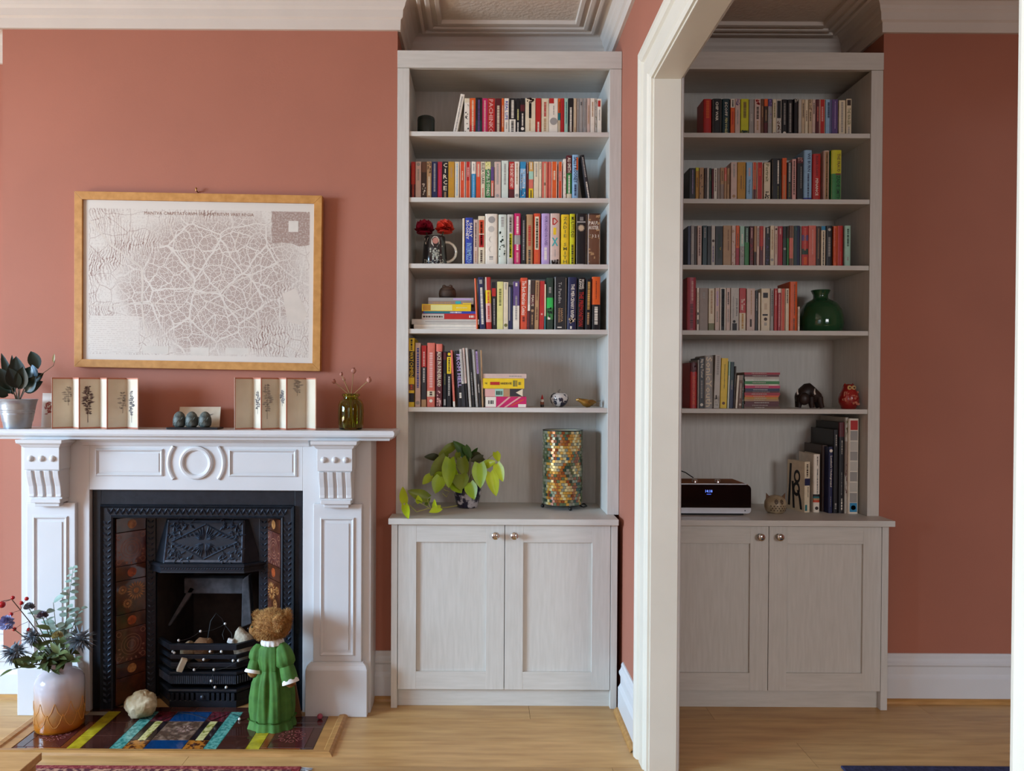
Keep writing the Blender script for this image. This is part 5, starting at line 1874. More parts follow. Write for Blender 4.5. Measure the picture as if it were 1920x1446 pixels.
shelf_row('''
893 897 522 -2.5 | *org | | narrow orange hardback
900 911 520 -2.5 | *nav | wht:=@.2-.9-.06-.94/gry:#@.05-.13-.2-.7
912 922.5 520 -1.5 | *red;.25-.5:yel;.5-.86:pnk | tor:=@.28-.5/red:=@.55-.8/wht:#@.0-.25-.0-.2 | red hardback with a yellow and pink middle
923.5 931 529 -1 | blk;.13-.3:red | gry:=@.35-.9
932 943.5 528 | pye | olv:=@.15-.5-.06-.94
944 953 529 | crm | gry:=@.02-.16/olv:o@.86-.95
953.5 961 534 | nav;.0-.06:blk | gry:#@.05-.8-.1-.4
962 974 528 | wht;.0-.5:pur | wht:=@.03-.1/gry:=@.3-.8 | paperback, violet above and white below
975 988.5 521 .6 | *tor | wht:The Best American Comics@.06-.72/mrn:=@.75-.85
989 993.5 525 1 | wht;.62-1:mrn | gry:=@.1-.5
994 1001.5 526 1 | dbr;.28-.5:mrn | crm:MAUS@.28-.55/tan:o@.57-.66/tan:=@.7-.9
1002 1010 526 1 | tan | brn:=@.04-.4-.06-.94/brn:=@.55-.8-.06-.94
1011 1020 527 1 | red | crim:=@.3-.5/pnk:o@.66-.7
1021 1023.8 533 | crm;.7-1:teal | |
1024.5 1038 521 | *dgr;.38-.58:bgr;.58-.8:grn | gry:=@.18-.3/dgr:~@.58-.78/wht:#@.75-.8-.2-.55 | dark green hardback with a bright green block
1039.5 1063 519 | *blk | gry:To Paradise@.1-.5-.3-.6/tan:HANYA+YANAGIHARA@.58-.86-.3-.7/wht:#@.94-.96-.25-.6
1064 1081 520 .8 | *nav | wht:THE MERCENARY RIVER@.13-.78-.3-.75/bei:~@.74-.86/wht:#@.93-.98-.3-.5
1082 1096 521 1 | *blk | wht:MICHAEL+LEWIS@.03-.22/red:THE PREMONITION@.27-.93
1097 1108.5 523 1 | *blk | gold:=@.06-.6-.06-.94/tan:=@.66-.9
1110 1126 519 | *blk;.0-.52:org | mrn:=@.08-.42-.4-.6/wht:=@.56-.9-.06-.94 | black hardback with a wide orange band
''', 3, 0, YBK - .006)
shelf_row('''
766 777 634 | yel;.19-.57:blk;.67-.76:brn;.8-.93:blk | blk:=@.02-.17/yel:WATCHMEN@.2-.56-.1-.9/tor:=@.68-.75 | yellow paperback with black bands
778.5 788.5 643 | pin | blu:=@.08-.7-.06-.94/gry:o@.9-.97
790 799.5 648 | red;.35-.88:cha;.88-1:tan | pnk:=@.1-.33/lgr:=@.37-.6 | paperback, red above charcoal below
800.5 816 643 | *sal;.75-.84:crm | pnk:=@.15-.7-.06-.94/wht:o@.88-.93/dbr:=@.76-.83 | salmon pink hardback with a cream label
817.5 829.5 645 | *mrn;.0-.12:sal | crm:ALICE IN SUNDERLAND@.12-.68/pnk:~@.75-.98
831 837 659 | blk;.02-.15:mrn | olv:=@.4-.6/gry:#@.86-.97-.2-.8
838 846 659 | blk;.1-.4:yel | blk:=@.12-.38/yel:o@.02-.08/lgr:=@.45-.8 | black paperback with a yellow title block
850 854 657 -3 | sal;.9-1:wht | brn:=@.4-.6
858.5 871 658 -3.5 | *blk | lil:FROM HELL@.02-.7-.15-.8/wht:=@.75-.85
868.5 873.5 655 -4 | lgr;.6-1:cha | gry:=@.05-.55
874.5 878.5 653 -4 | pin;.6-1:blk | gry:=@.1-.5
880 884.5 653 -4 | lgr | gry:=@.7-.9
886 890.5 655 -4 | blk | gry:=@.4-.8
892.5 897 656 -4 | gry | lgr:=@.1-.9
898 902.5 656 -4 | cha;.03-.42:lil | pur:=@.06-.4/wht:=@.6-.75 | charcoal paperback with a lilac title block
904 907 657 -2 | tan | brn:=@.3-.6
''', 4, 0, YBK - .006)
shelf_row('''
1319.5 1335 185 | *red | org:=@.04-.52-.06-.94
1335.8 1353.5 185 | *blk | wht:CHIP WAR@.08-.6-.3-.65
1354 1369 185 | *dte | wht:SCOFF@.08-.48-.3-.7/pye:PEN VOGLER@.52-.98-.35-.7
1370 1378 185 | org;.0-.24:wht | blk:=@.03-.22-.06-.94/red:=@.35-.7
1378.5 1388 185 | pin | pur:~@.0-.18/gry:=@.3-.7
1389.5 1404 185 | yeg;.86-1:olv | brn:=@.08-.52-.06-.94/dgr:~@.86-1
1405 1414 186 | gry | lgr:=@.4-.6
1415 1426.5 185 | pin | red:~@.03-.16/dbr:=@.22-.55-.06-.94/tan:=@.6-.85
1427 1432.5 185 | brn | tan:=@.2-.5
1433 1440 185 | dbr;.0-.2:org;.65-1:mrn | tan:=@.3-.6
1440.5 1448 185 | gry;.0-.2:pur | lil:~@.05-.65
1449 1455.5 186 | crm | olv:=@.1-.5/gry:o@.9-.97
1456 1466 185 | lgr | blk:#@.05-.52-.15-.85/brn:~@.6-.95 | pale grey paperback with a tall black panel
1467 1476 186 | blk | gry:=@.1-.7/wht:o@.88-.96
1476.5 1488 186 | *blk | gry:=@.1-.9
1488.5 1497 185 | *blk | wht:~@.0-.1
1497.5 1503 186 | lgr | tan:o@.9-.98
1503.5 1509.5 186 | bei | dbr:=@.1-.5
1510 1516 186 | crm | brn:=@.3-.6
1516.5 1523 186 | bei | brn:~@.02-.3/dbr:=@.35-.6
1523.5 1529.5 186 | pin | dbr:=@.1-.4/gry:o@.88-.97
1530 1537 186 | mrn | pnk:#@.0-1-.86-.97/sal:=@.2-.6
1537.5 1547.5 186 | red | crm:#@.0-1-.02-.1/crm:#@.0-1-.9-.97/pnk:=@.2-.6 | red paperback with two cream edge stripes
1548.5 1559.5 186 | lbl | nav:=@.08-.5/pur:#@.0-1-.7-.9 | dusty light blue paperback
1560 1571.5 186 | pur | lil:=@.05-.8-.4-.7
1573 1585 188 | crm | gry:=@.05-.9
1587 1597 185 | crm | dbr:#@.03-.18-.15-.85/olv:THE WAGER@.25-.7/gry:=@.75-.95 | cream paperback with a dark square
''', 0, 1, YBK)
shelf_row('''
1292.5 1304 315 | blk | lil:=@.05-.8-.4-.7
1304.5 1310.5 314 | och;.0-.1:yeg | brn:=@.3-.6
1311.5 1320 314 | tan | dbr:~@.2-.8
1320.5 1325 315 | dbr | brn:=@.2-.5
1325.5 1329.8 314 | lgr | gry:=@.3-.6
1330.3 1334.5 315 | dgr | olv:=@.2-.4
1335 1338.5 316 | mrn | crim:=@.4-.8
1339 1345 315 | wht | dbr:=@.05-.7-.1-.9 | thin white paperback with dark cross bands
1345.5 1350.5 315 | tau | gry:=@.2-.4
1351 1358 314 | tan;.5-1:tau | brn:=@.1-.4
1358.5 1363 314 | sal;.4-1:tan | pnk:=@.2-.4
1363.5 1368 315 | tan | brn:=@.2-.5
1370.5 1382 304 | pin | gry:=@.05-.4/tan:o@.84-.92
1383 1398 304 | och | brn:=@.35-.7-.3-.6/olv:=@.1-.7-.65-.85
1399.5 1411 304 | lbl | dte:The Passenger@.38-.9-.3-.65/pnk:=@.15-.36
1412 1419 304 | tor;.7-1:mrn | crm:#@.0-1-.0-.08/crm:#@.0-1-.88-.97/tan:=@.2-.6
1420 1430.5 304 | red | crm:#@.0-1-.0-.08/crm:#@.0-1-.9-.97/org:=@.15-.35 | red paperback with pale edge stripes
1433 1445 304 | crm;.0-.04:bei | olv:Portrait@.05-.5-.2-.8/dbr:~@.75-.98
1447.5 1466 297 | *blk | wht:=@.05-.6-.45-.8/olv:=@.65-.98-.5-.75
1467 1475.5 296 | org | tan:=@.4-.95
1476.5 1484.5 304 | cha | lgr:=@.02-.5-.06-.94/olv:=@.55-.9
1485.5 1493 298 | pnk | dbr:=@.05-.85-.06-.94
1495 1506.5 296 | mrn;.12-1:blk | pnk:~@.0-.06/gry:=@.2-.7-.5-.8/wht:#@.95-.99-.2-.8 | black paperback with a maroon top
1508 1523.5 281 | *lbl;.93-1:blu | nav:WE BURN@.06-.42-.4-.8/nav:=@.46-.95-.3-.75
1524.5 1540 288 | *red | mrn:ELIZA CLARK@.05-.48-.35-.65/wht:PENANCE@.52-.88-.3-.7
1545 1556 282 | *pin | tan:#@.02-.98-.2-.8/dbr:=@.04-.95-.3-.75 | pinkish hardback with a tan title panel
1559.5 1579 281 | *grn;.0-.46:yeg | brn:THE FRAUD@.07-.43-.5-.85/dgr:ZADIE SMITH@.5-.97-.45-.85/brn:#@.455-.49-.4-.9 | hardback shading from yellow to green
''', 1, 1, YBK)
shelf_row('''
1289.5 1295 424 | nav | |
1295.5 1302 423 | gry | lgr:=@.2-.7
1302.5 1307 424 | dbr | |
1308 1316 423 | pin | mrn:=@.05-.75
1317.5 1326 423 | dte | gry:=@.05-.3
1326.5 1333.5 424 | blk | |
1334 1341 423 | lgr | dbr:o@.3-.45/pur:=@.5-.9
1341.5 1355.5 424 | blk | dgr:=@.2-.8/yel:(@.4-.72-.6-1.0
1356 1371 423 | tan | brn:=@.38-.62-.5-.8/brn:=@.1-.35-.5-.75
1372 1379.5 423 | pin | tan:~@.0-1
1380 1386.5 423 | org;.55-1:crim | brn:=@.2-.5 | thin paperback, orange above crimson
1387.5 1396 424 | mint;.5-1:gry | wht:=@.2-.45/lgr:~@.55-.95 | mint green paperback with a grey foot
1397 1405 424 | grn;.0-.4:dgr | mint:=@.05-.4
1406 1413 424 | mrn | pnk:=@.05-.3/crim:~@.35-.95
1414 1418.5 424 | tan;.64-1:dbr | |
1419 1424 424 | pin | dbr:=@.05-.5
1424.5 1431 424 | red;.5-1:mrn | tor:=@.1-.6
1431.5 1435.5 424 | pin | lil:=@.3-.5
1436 1444 426 | blk | lgr:=@.02-.16/pur:~@.2-.95
1444.5 1452 423 | crm | tan:=@.1-.6/gry:o@.8-.87
1452.5 1458.5 424 | pin | dbr:o@.05-.1/tan:=@.2-.7
1459 1468 424 | crim | pnk:=@.05-.2/red:=@.65-.9
1468.5 1475.5 424 | dgr;.0-.3:blk | gry:o@.48-.64
1476 1479.5 424 | grn;.0-.3:dbr | |
1480 1488 423 | brn;.3-.8:sal | bei:#@.0-1-.88-.98
1489 1500 423 | dte | nav:#@.0-1-.55-.98/teal:=@.05-.12 | dark teal paperback with a navy hinge
1500.5 1503 424 | gry | |
1503.5 1515.5 424 | red;.22-.36:pur;.56-.7:dgr | sal:=@.05-.6/org:#@.76-.95-.3-.8 | red paperback with purple and green bands
1516 1530 423 | sal | pnk:=@.1-.7-.4-.7
1531 1539 424 | dbr | tan:=@.05-.8-.3-.7
1540 1548 424 | crm;.0-.1:sky | blk:=@.13-.98-.2-.85
1549 1562 423 | *blk | gry:=@.28-.75/lgr:o@.06-.13
1562.8 1569.5 424 | org | red:=@.05-.9/pnk:=@.0-.5-.0-.3
1570 1582 423 | *red | sal:=@.62-.95-.5-.7/org:#@.0-1-.05-.14
1584 1596 423 | *gry;.0-1:mint | dgr:=@.08-.5/gry:=@.76-.85
''', 2, 1, YBK)
shelf_row('''
1288.5 1306 520 | *crim | pnk:=@.07-.44-.35-.8/mrn:=@.5-.95
1306.5 1311 540 | wht | tan:=@.1-.5/cha:#@.57-.63-.2-.8/cha:#@.74-.85-.2-.8
1312 1328 540 | tau | gry:=@.1-.25
1329 1340 541 | crm;.82-1:olv | tan:=@.05-.6
1341 1349 540 | pin | lil:=@.08-.42-.06-.94/gry:=@.55-.8
1350 1361 540 | wht | blk:#@.02-1-.2-.78/crm:=@.04-.9-.3-.7 | white paperback with a full-height black panel
1362 1369.5 540 | pin | blk:=@.1-.4/gry:=@.5-.8
1370.5 1386 540 | lgr | cha:JOHN IRVING@.14-.75-.55-.85/blk:#@.82-1-.2-.75/blk:o@.72-.84-.25-.6/gry:=@.2-.7-.15-.45 | pale grey paperback with a black silhouette
1387 1399 540 | red;.58-1:crm | wht:The Tower@.25-.52/och:=@.6-.95 | paperback, red above cream below
1400.5 1416 541 | pin | tan:=@.05-.62-.4-.7/dbr:#@.72-.9-.4-.62 | pinkish paperback with a small brown figure
1416.5 1421.5 545 | blk | gry:=@.2-.5
1422 1425.5 549 | wht | |
1427.5 1444 541 | crm | cha:#@.1-.22-.2-.75/bei:=@.35-.5/cha:#@.6-.64-.15-.75/dbr:o@.68-.76-.3-.7/gry:=@.8-.87 | cream paperback with dark blocks and a ring
1444.8 1451 541 | gry | cha:=@.05-.65
1452 1458 541 | red | pnk:=@.05-.4
1458.5 1464.5 541 | crim;.0-.1:wht | pnk:=@.14-.9
1465 1472.5 541 | tor | bei:#@.0-1-.0-.1/bei:#@.0-1-.88-.98
1473.5 1480 541 | crm | dbr:=@.04-.35
1481 1496 528 | *org | brn:=@.05-.68-.45-.75/brn:=@.74-.98-.3-.8
1496.3 1499.8 575 | wht | dbr:=@.1-.8
''', 3, 1, YBK)
shelf_row('''
1294.5 1307.5 680 | *red;.0-.2:mrn | org:INDISCIPLINE@.28-.95-.3-.75/mrn:~@.0-.2
1308 1311 675 | gry | |
1311.5 1321 671 | blk | wht:Big Ray Turner@.03-.4/gry:=@.45-.8/wht:o@.9-.96
1321.5 1337.5 667 | *gry | crm:SonicYouth@.02-.98-.08-.92/lgr:=@.02-.98-.9-.99 | tall grey hardback with big raised cream letters
1338.5 1349.5 666 1.5 | lgr | gry:=@.02-.38-.06-.94/gry:~@.75-.95
1350.5 1363 672 1.5 | yel | olv:=@.12-.6-.4-.65/brn:o@.87-.93
1364 1367.5 678 1.5 | mint;.3-1:pmi | |
1368 1375 679 1.5 | dte;.5-1:nav | gry:=@.4-.6
1375.5 1378.5 687 2 | dbr | gry:=@.2-.5
1379 1383 704 3 | wht | |
1384 1391 704 2 | brn;.0-.15:tau | lgr:=@.25-.7/lgr:o@.85-.92
1391.5 1395.5 703 | dgr | lgr:~@.0-1 | thin dark green booklet with white flecks
''', 4, 1, YBK)


# books lying flat: pixel extents, colours, and the label
def flat(px0, px1, pt, pb, z0, yf, depth, col, label, group, prints=(), cat='book', side=True):
    x0, x1 = W(px0, (pt + pb) / 2, yf).x, W(px1, (pt + pb) / 2, yf).x
    h = W((px0 + px1) / 2, pt, yf).z - W((px0 + px1) / 2, pb, yf).z
    L_, h = x1 - x0, max(.003, h)
    b = min(.0022, h * .2)
    m = MB()
    # spine faces the room: cover wraps bottom, front, top
    m.prism([(0, 0), (depth, 0), (depth, b), (b, b), (b, h - b), (depth, h - b), (depth, h), (0, h)], -L_ / 2, L_ / 2, plane='yz')
    o = m.build('book', cov(col), at=((x0 + x1) / 2, yf, z0), local=True)
    tag(o, label, cat, group)
    MB().box(-L_ / 2 + .002, L_ / 2 - .002, b + .0002, depth - .003, b + .0001, h - b - .0001).build('page_block', PAGES, o, local=True)
    inks = []
    k = MB()
    for c, f0, f1, g0, g1, s in prints:
        if c not in inks:
            inks.append(c)
        xa, xb, za, zb_ = -L_ / 2 + L_ * f0, -L_ / 2 + L_ * f1, h * g0, h * g1
        if s == '#':
            k.add([(xa, -.0005, za), (xb, -.0005, za), (xb, -.0005, zb_), (xa, -.0005, zb_)], [(0, 1, 2, 3)], inks.index(c))
        elif s == '<':
            k.add([(xb, -.0007, za), (xb, -.0007, zb_), (xa, -.0007, (za + zb_) / 2)], [(0, 1, 2)], inks.index(c))
        elif s == '//':
            k.add([(xa, -.0006, za), (xa + L_ * .06, -.0006, za), (xb, -.0006, zb_), (xb - L_ * .06, -.0006, zb_)], [(0, 1, 2, 3)], inks.index(c))
        elif s == '=':
            x = xa
            while x < xb:
                l_ = L_ * rbk.uniform(.012, .05)
                k.add([(x, -.0007, za), (min(xb, x + l_), -.0007, za), (min(xb, x + l_), -.0007, zb_), (x, -.0007, zb_)], [(0, 1, 2, 3)], inks.index(c))
                x += l_ + L_ * .012
        else:
            put_text(k, s, (xa, -.0008, za), (1, 0, 0), (0, 0, 1), xb - xa, zb_ - za, inks.index(c), .02)
    if k.v:
        k.build('lettering', [ink(c) for c in inks], o, local=True, fixn=False)
    return z0 + h + .0003


z = SHZ[3] + .0003
g = 'books lying flat on the fourth shelf of the left bookcase'
YS4 = 3.548
z = flat(776, 893, 607.5, 617, z, YS4, .20, 'wht', 'white flat book, lowest of the pile on the fourth shelf, left bookcase', g, [('lgr', .0, 1, .4, .5, '#')])
z = flat(772, 898, 598, 607.5, z, YS4 - .004, .21, 'lgr', 'pale grey flat book, second from the bottom of the fourth-shelf pile', g, [('gry', .2, 1, .45, .6, '#')])
z = flat(791, 893, 587.5, 598, z, YS4, .16, 'red', 'red and white flat book, third from the bottom of the fourth-shelf pile', g, [('lgr', .0, .41, .05, .95, '#'), ('dbr', .02, .38, .3, .6, '='), ('wht', .87, .96, .3, .7, '=')])
z = flat(794, 894, 583, 587.5, z, YS4, .15, 'blu', 'thin blue-green flat book, fourth from the bottom of the fourth-shelf pile', g, [('teal', .02, .5, .1, .9, '#'), ('wht', .5, .72, .25, .75, '=')])
z = flat(791, 883, 570, 583, z, YS4, .14, 'yel', 'yellow flat book in the middle of the fourth-shelf pile', g, [('och', .02, .18, .1, .9, '#'), ('pye', .18, .62, .1, .9, '#'), ('pye', .7, .93, .4, .6, '=')])
z = flat(803, 888, 564, 570, z, YS4, .13, 'tau', 'taupe flat book with a turquoise tab, near the top of the fourth-shelf pile', g, [('cyan', .6, .72, .1, .9, '#'), ('tan', .1, .5, .2, .7, '='), ('yel', .76, .95, .1, .4, '#')])
z = flat(803, 888, 558, 564, z, YS4, .13, 'gry', 'grey flat book topping the fourth-shelf pile under the frog pot', g, [('lil', .55, .95, .3, .8, '#')])
ZTOP4 = z
z = SHZ[4] + .0003
g = 'books lying flat on the fifth shelf of the left bookcase'
z = flat(910, 987, 744.5, 764.5, z, YBK, .16, 'mag', 'plum and orange striped box file, lowest of the fifth-shelf pile', g, [('wht', .0, .26, .03, .97, '#'), ('cha', .07, .2, .3, .65, '='), ('pnk', .27, .62, .0, .96, '//'), ('pnk', .45, .88, .0, .98, '//'), ('tor', .6, .97, .15, .75, '//'), ('wht', .8, .99, .02, .3, '#')], 'box')
z = flat(909, 980, 729.5, 744.5, z, YBK, .15, 'tan', 'tan flat book with a dark end and cream arrow, second of the fifth-shelf pile', g, [('pnk', .0, .27, .03, .97, '#'), ('mint', .27, .49, .03, .97, '#'), ('dgr', .3, .46, .2, .7, '='), ('cha', .66, 1, .03, .97, '#'), ('crm', .82, 1, .03, .97, '<')])
z = flat(905, 983, 710.5, 729.5, z, YBK - .004, .15, 'yel', 'yellow flat handbook with red and black title, third of the fifth-shelf pile', g, [('blk', .05, .11, .42, .58, 'THE'), ('red', .18, .41, .35, .65, '#'), ('blk', .43, .70, .38, .62, 'HANDBOOK'), ('olv', .73, .83, .2, .8, '='), ('olv', .86, .92, .35, .65, '=')])
z = flat(906, 987, 702, 710.5, z, YBK, .13, 'pin', 'slim white flat book topping the fifth-shelf pile', g, [('gry', .6, .9, .35, .6, '=')])
z = SHZ[4] + .0003
g = 'slim booklets stacked on the fifth shelf of the right bookcase'
ly = [('brn', 762, 766), ('mrn', 758, 762), ('mrn', 752.5, 758), ('tan', 749, 752.5), ('och', 745, 749), ('org', 742, 745), ('crim', 737, 742), ('mrn', 734.5, 737), ('nav', 729, 734.5), ('mag', 724, 729), ('wht', 721.5, 724), ('grn', 716, 721.5), ('pmi', 712, 716), ('lgr', 708, 712), ('mrn', 704, 708), ('crim', 700, 704)]
for i, (c, a, b) in enumerate(ly):
    z = flat(1396 + rbk.uniform(-1, 2), 1461 + rbk.uniform(-2, 2), a, b, z, YBK + rbk.uniform(-.003, .003), .12, c, 'slim %s booklet, %s from the bottom of the stack, right bookcase' % (CNAME[c], ORD[i]), g,
             [('lgr' if c not in ('wht', 'pmi', 'lgr') else 'gry', .2 + .1 * rbk.random(), .55 + .2 * rbk.random(), .35, .65, '=')], 'booklet')

# tall books on the far worktop, seen past their spines
g = 'large books on the worktop of the right bookcase'
YD = 3.575


def deep(px0, px1, pt, spec, depth, label, yf=YD, tilt=0.0, rz=0.0):
    x0, x1 = W(px0, 900, yf).x, W(px1, 900, yf).x
    z1 = W((px0 + px1) / 2, pt, yf).z
    o = book(x0, x1, WTZ + .0003, z1, yf, min(depth, YUB - yf - .004), spec, label, g, tilt)
    if rz:
        o.rotation_euler[2] = math.radians(rz)
    return o


deep(1591, 1610, 785, ('*wht', 'red:#@.02-.12-.14-.86/gry:#@.13-.23-.14-.86/lgr:#@.24-.34-.14-.86/gry:#@.345-.44-.14-.86/lgr:#@.45-.55-.14-.86/gry:#@.56-.66-.14-.86/lgr:#@.67-.77-.14-.86/gry:#@.78-.88-.14-.86/sky:#@.885-.98-.14-.86/mint:o@.91-.96'), .26, 'tall white box-file book with nine coloured squares, rightmost on the far worktop', 3.56)
deep(1584, 1590.5, 783, ('*lgr;.25-.6:tau', 'olv:~@.0-.2/mrn:~@.4-.9'), .26, 'grey book with a patchy spine, beside the nine-square white book')
deep(1572.5, 1583.5, 792, ('*blk;.0-.16:mrn', 'wht:=@.2-.35-.4-.6/gry:=@.55-.8-.4-.6/wht:=@.84-.97-.3-.8'), .25, 'black book with a maroon top, right of the taller black book')
deep(1562.5, 1572, 806, ('*blk', 'lgr:=@.06-.2-.3-.7/cha:#@.5-.7-.4-.5/gry:=@.88-.95'), .25, 'tall plain black book, right of the dark blue transport book')
deep(1553.5, 1562, 838, ('*nav', "wht:London's Underground@.12-.62-.2-.85/gry:=@.75-.9-.4-.6/wht:o@.03-.09"), .20, 'dark blue book about underground railways standing on the far worktop')
deep(1541, 1552.5, 835, ('*dbr', ''), .20, 'dark brown book behind the blue transport book', 3.62)
deep(1525.5, 1538, 852, ('*wht;.69-.73:blk;.73-.76:teal;.76-.79:tan;.79-.83:tor', 'dbr:=@.04-.2-.4-.7/cha:=@.25-.68-.4-.75/dbr:o@.9-.96'), .17, 'white book with black, green and orange stripes near its foot', 3.60)
o8 = deep(1508, 1519.5, 866, ('crm', 'dbr:=@.05-.3/nav:#@.33-.47-.0-1/blk:=@.5-.7-.5-.8/teal:#@.85-.97-.1-.5'), .13, 'cream paperback with bold dark figures on its cover, turned outwards on the far worktop', 3.595, 0, 14)
m = MB()
for pts, wd in (([(.112, .02), (.106, .12), (.100, .225)], .008), ([(.075, .01), (.082, .11), (.085, .14)], .008), ([(.02, .01), (.03, .06), (.045, .10)], .008)):
    for (a0, b0), (a1, b1) in zip(pts[:-1], pts[1:]):
        m.add([(a0 - wd, b0), (a0 + wd, b0), (a1 + wd, b1), (a1 - wd, b1)], [(0, 1, 2, 3)])
for (cy, cz, ra, rb2) in ((.052, .165, .024, .034), (.056, .105, .026, .036)):
    v = [(cy + r_ * s_ * math.cos(2 * PI * i / 18), cz + (r_ * 1.35) * s_ * math.sin(2 * PI * i / 18)) for r_, s_ in ((ra, 1), (ra, .55)) for i in range(18)]
    m.add(v, [(i, (i + 1) % 18, (i + 1) % 18 + 18, i + 18) for i in range(18)])
tt8 = o8.dimensions.x if o8.dimensions.x > 0 else .026
x8 = min(v.co.x for v in o8.data.vertices)
m.v = [(x8 - .0006, a * 1.0 + .004, min(b, .24)) for a, b in m.v]
m.build('cover_print', ink('blk'), o8, local=True, fixn=False)

# ================================================================ ornaments on the shelves
# dark round-topped speaker / canister
c = W(798.5, 246, 3.60)
m = MB().lathe([(.0, 0), (.040, 0), (.0415, .003), (.0415, .088), (.0395, .096), (.030, .1015), (.012, .1035), (0, .104)], (c.x, 3.61, SHZ[0] + .0003), 32, cap0=False)
o = tag(m.build('canister', mat('bottle_green_tin', '18221a', .4, var=.3, vs=8), at=(c.x, 3.61, SHZ[0]), smooth=True), 'small dark green round-topped canister alone at the left of the top shelf', 'canister')
MB().lathe([(.0418, .080), (.0422, .081), (.0422, .083), (.0418, .084)], (c.x, 3.61, SHZ[0] + .0003), 32, cap0=False, cap1=False).build('rim', mat('black_rim', '0c0e0c', .4), o, smooth=True)

# mug with paper roses
c = W(815, 494, 3.61)
mz = SHZ[2] + .0003
mu = thing('mug', 'dark mug printed with a large white medal and pale flowers, holding two paper roses', 'mug', (c.x, 3.61, mz))
MUGM = mat('mug_glaze', '14151a', .2, h2='555b60', vs=26, lo=.55, hi=.75, coat=.5)
MB().lathe([(0, 0), (.058, 0), (.060, .004), (.0575, .055), (.0535, .100), (.050, .138), (.049, .142), (.047, .1405), (.050, .100), (.055, .006), (0, .006)], (c.x, 3.61, mz), 32, cap0=False, cap1=False).build('cup', MUGM, mu, smooth=True)
m = MB()
a0 = W(838, 449, 3.61)
m.tube([(c.x + .050, 3.61, mz + .118)] + [(c.x + .052 + .050 * math.sin(PI * t_ / 8), 3.61, mz + .070 + .048 * math.cos(PI * t_ / 8)) for t_ in range(9)], .0065, 8)
m.build('handle', mat('cream_glaze', 'd8cdbd', .25, coat=.5), mu, smooth=True)


def on_mug(mb, ang, zc, ra, rz, n=16, lift=.0012, rot=0):
    v = []
    for i in range(n):
        t_ = 2 * PI * i / n + rot
        a_ = ang + ra * math.cos(t_) / .055
        z_ = zc + rz * math.sin(t_)
        r_ = .060 - .0105 * (z_ / .142) + lift
        v.append((c.x + r_ * math.sin(a_), 3.61 - r_ * math.cos(a_), mz + z_))
    mb.add(v, [tuple(range(n))])


m = MB()
on_mug(m, .12, .112, .022, .026, 8, rot=PI / 8)
on_mug(m, -.85, .120, .018, .022, 3, rot=-PI / 2)
m.build('white_print', mat('mug_white', 'ded5c8', .3), mu, fixn=False)
m = MB()
on_mug(m, .12, .115, .014, .015, lift=.002)
m.build('medal_print', mat('mug_pink', 'c5877a', .3), mu, fixn=False)
m = MB()
rq = random.Random(6)
for _ in range(30):
    on_mug(m, .15 + rq.gauss(0, .2), .055 + rq.gauss(0, .012), rq.uniform(.003, .007), rq.uniform(.003, .007), 7, lift=.0014 + rq.random() * .0006)
for _ in range(40):
    on_mug(m, rq.uniform(-.9, .9), rq.uniform(.004, .030), rq.uniform(.002, .005), rq.uniform(.002, .004), 5, lift=.0014)
m.build('flower_print', mat('mug_flowers', 'c9cdbd', .3, h2='7b827c', vs=90), mu, fixn=False)
for px, py, yy, sz, col_, lab in ((796, 425, 3.605, .050, '9a1834', 'crimson paper rose in the dark mug'), (834, 424, 3.585, .048, 'cf3f2c', 'coral red paper rose in the dark mug')):
    h_ = W(px, py, yy)
    t = thing('paper_rose', lab, 'paper flower', (c.x, 3.61, mz + .01))
    MB().tube([(c.x, 3.61, mz + .008), (c.x + (h_.x - c.x) * .5, 3.61, mz + .11), h_], .003, 6).build('stem', mat('wire_stem', '3a4a30', .6), t)
    pm = mat('rose_' + col_, col_, .65, var=.12, vs=20)
    for rg_, (cnt, th, pl2) in enumerate(((5, .30, .62), (6, .75, .78), (7, 1.2, .9), (7, 1.65, .98), (6, 2.15, .95))):
        m = MB()
        for i in range(cnt):
            ph = 2 * PI * i / cnt + rg_ * .55
            d_ = Vector((math.sin(th) * math.cos(ph), math.sin(th) * math.sin(ph), math.cos(th)))
            nv_ = (Vector((0, 0, 1.0)) - d_ * .6)
            blade(m, h_ + Vector((0, 0, -sz * .25)) + d_ * sz * .05, h_ + d_ * sz * pl2, sz * 1.5, nv_, -.28, .18 if rg_ > 2 else -.12, heart=True, n=6)
        m.build('petals', pm, t, smooth=True, fixn=False)

# frog pot on the pile
c = W(839, 556, 3.63)
m = MB().lathe([(0, 0), (.030, 0), (.039, .010), (.042, .028), (.039, .044), (.030, .056), (.014, .063), (0, .064)], (c.x, 3.63, ZTOP4), 24, cap0=False)
POT = mat('brown_pottery', '5f4a3c', .6, h2='3e3028', vs=14)
o = tag(m.build('frog_pot', POT, at=(c.x, 3.63, ZTOP4), smooth=True), 'round brown pottery frog sitting on top of the flat books', 'ornament')
for s in (-1, 1):
    MB().ball((c.x + s * .015, 3.615, ZTOP4 + .060), (.010, .010, .009), 12, 8).build('eye_bump', POT, o, smooth=True)
m = MB()
for zc_, x0 in ((.044, .0395), (.012, .0395)):
    m.tube([(c.x + x0 * math.sin(a_), 3.63 - x0 * math.cos(a_), ZTOP4 + zc_ - .004 * math.cos(a_ * 2)) for a_ in [(-1.1 + .22 * i) for i in range(11)]], .0013, 5)
m.build('incised_line', mat('dark_line', '2b211b', .7), o)

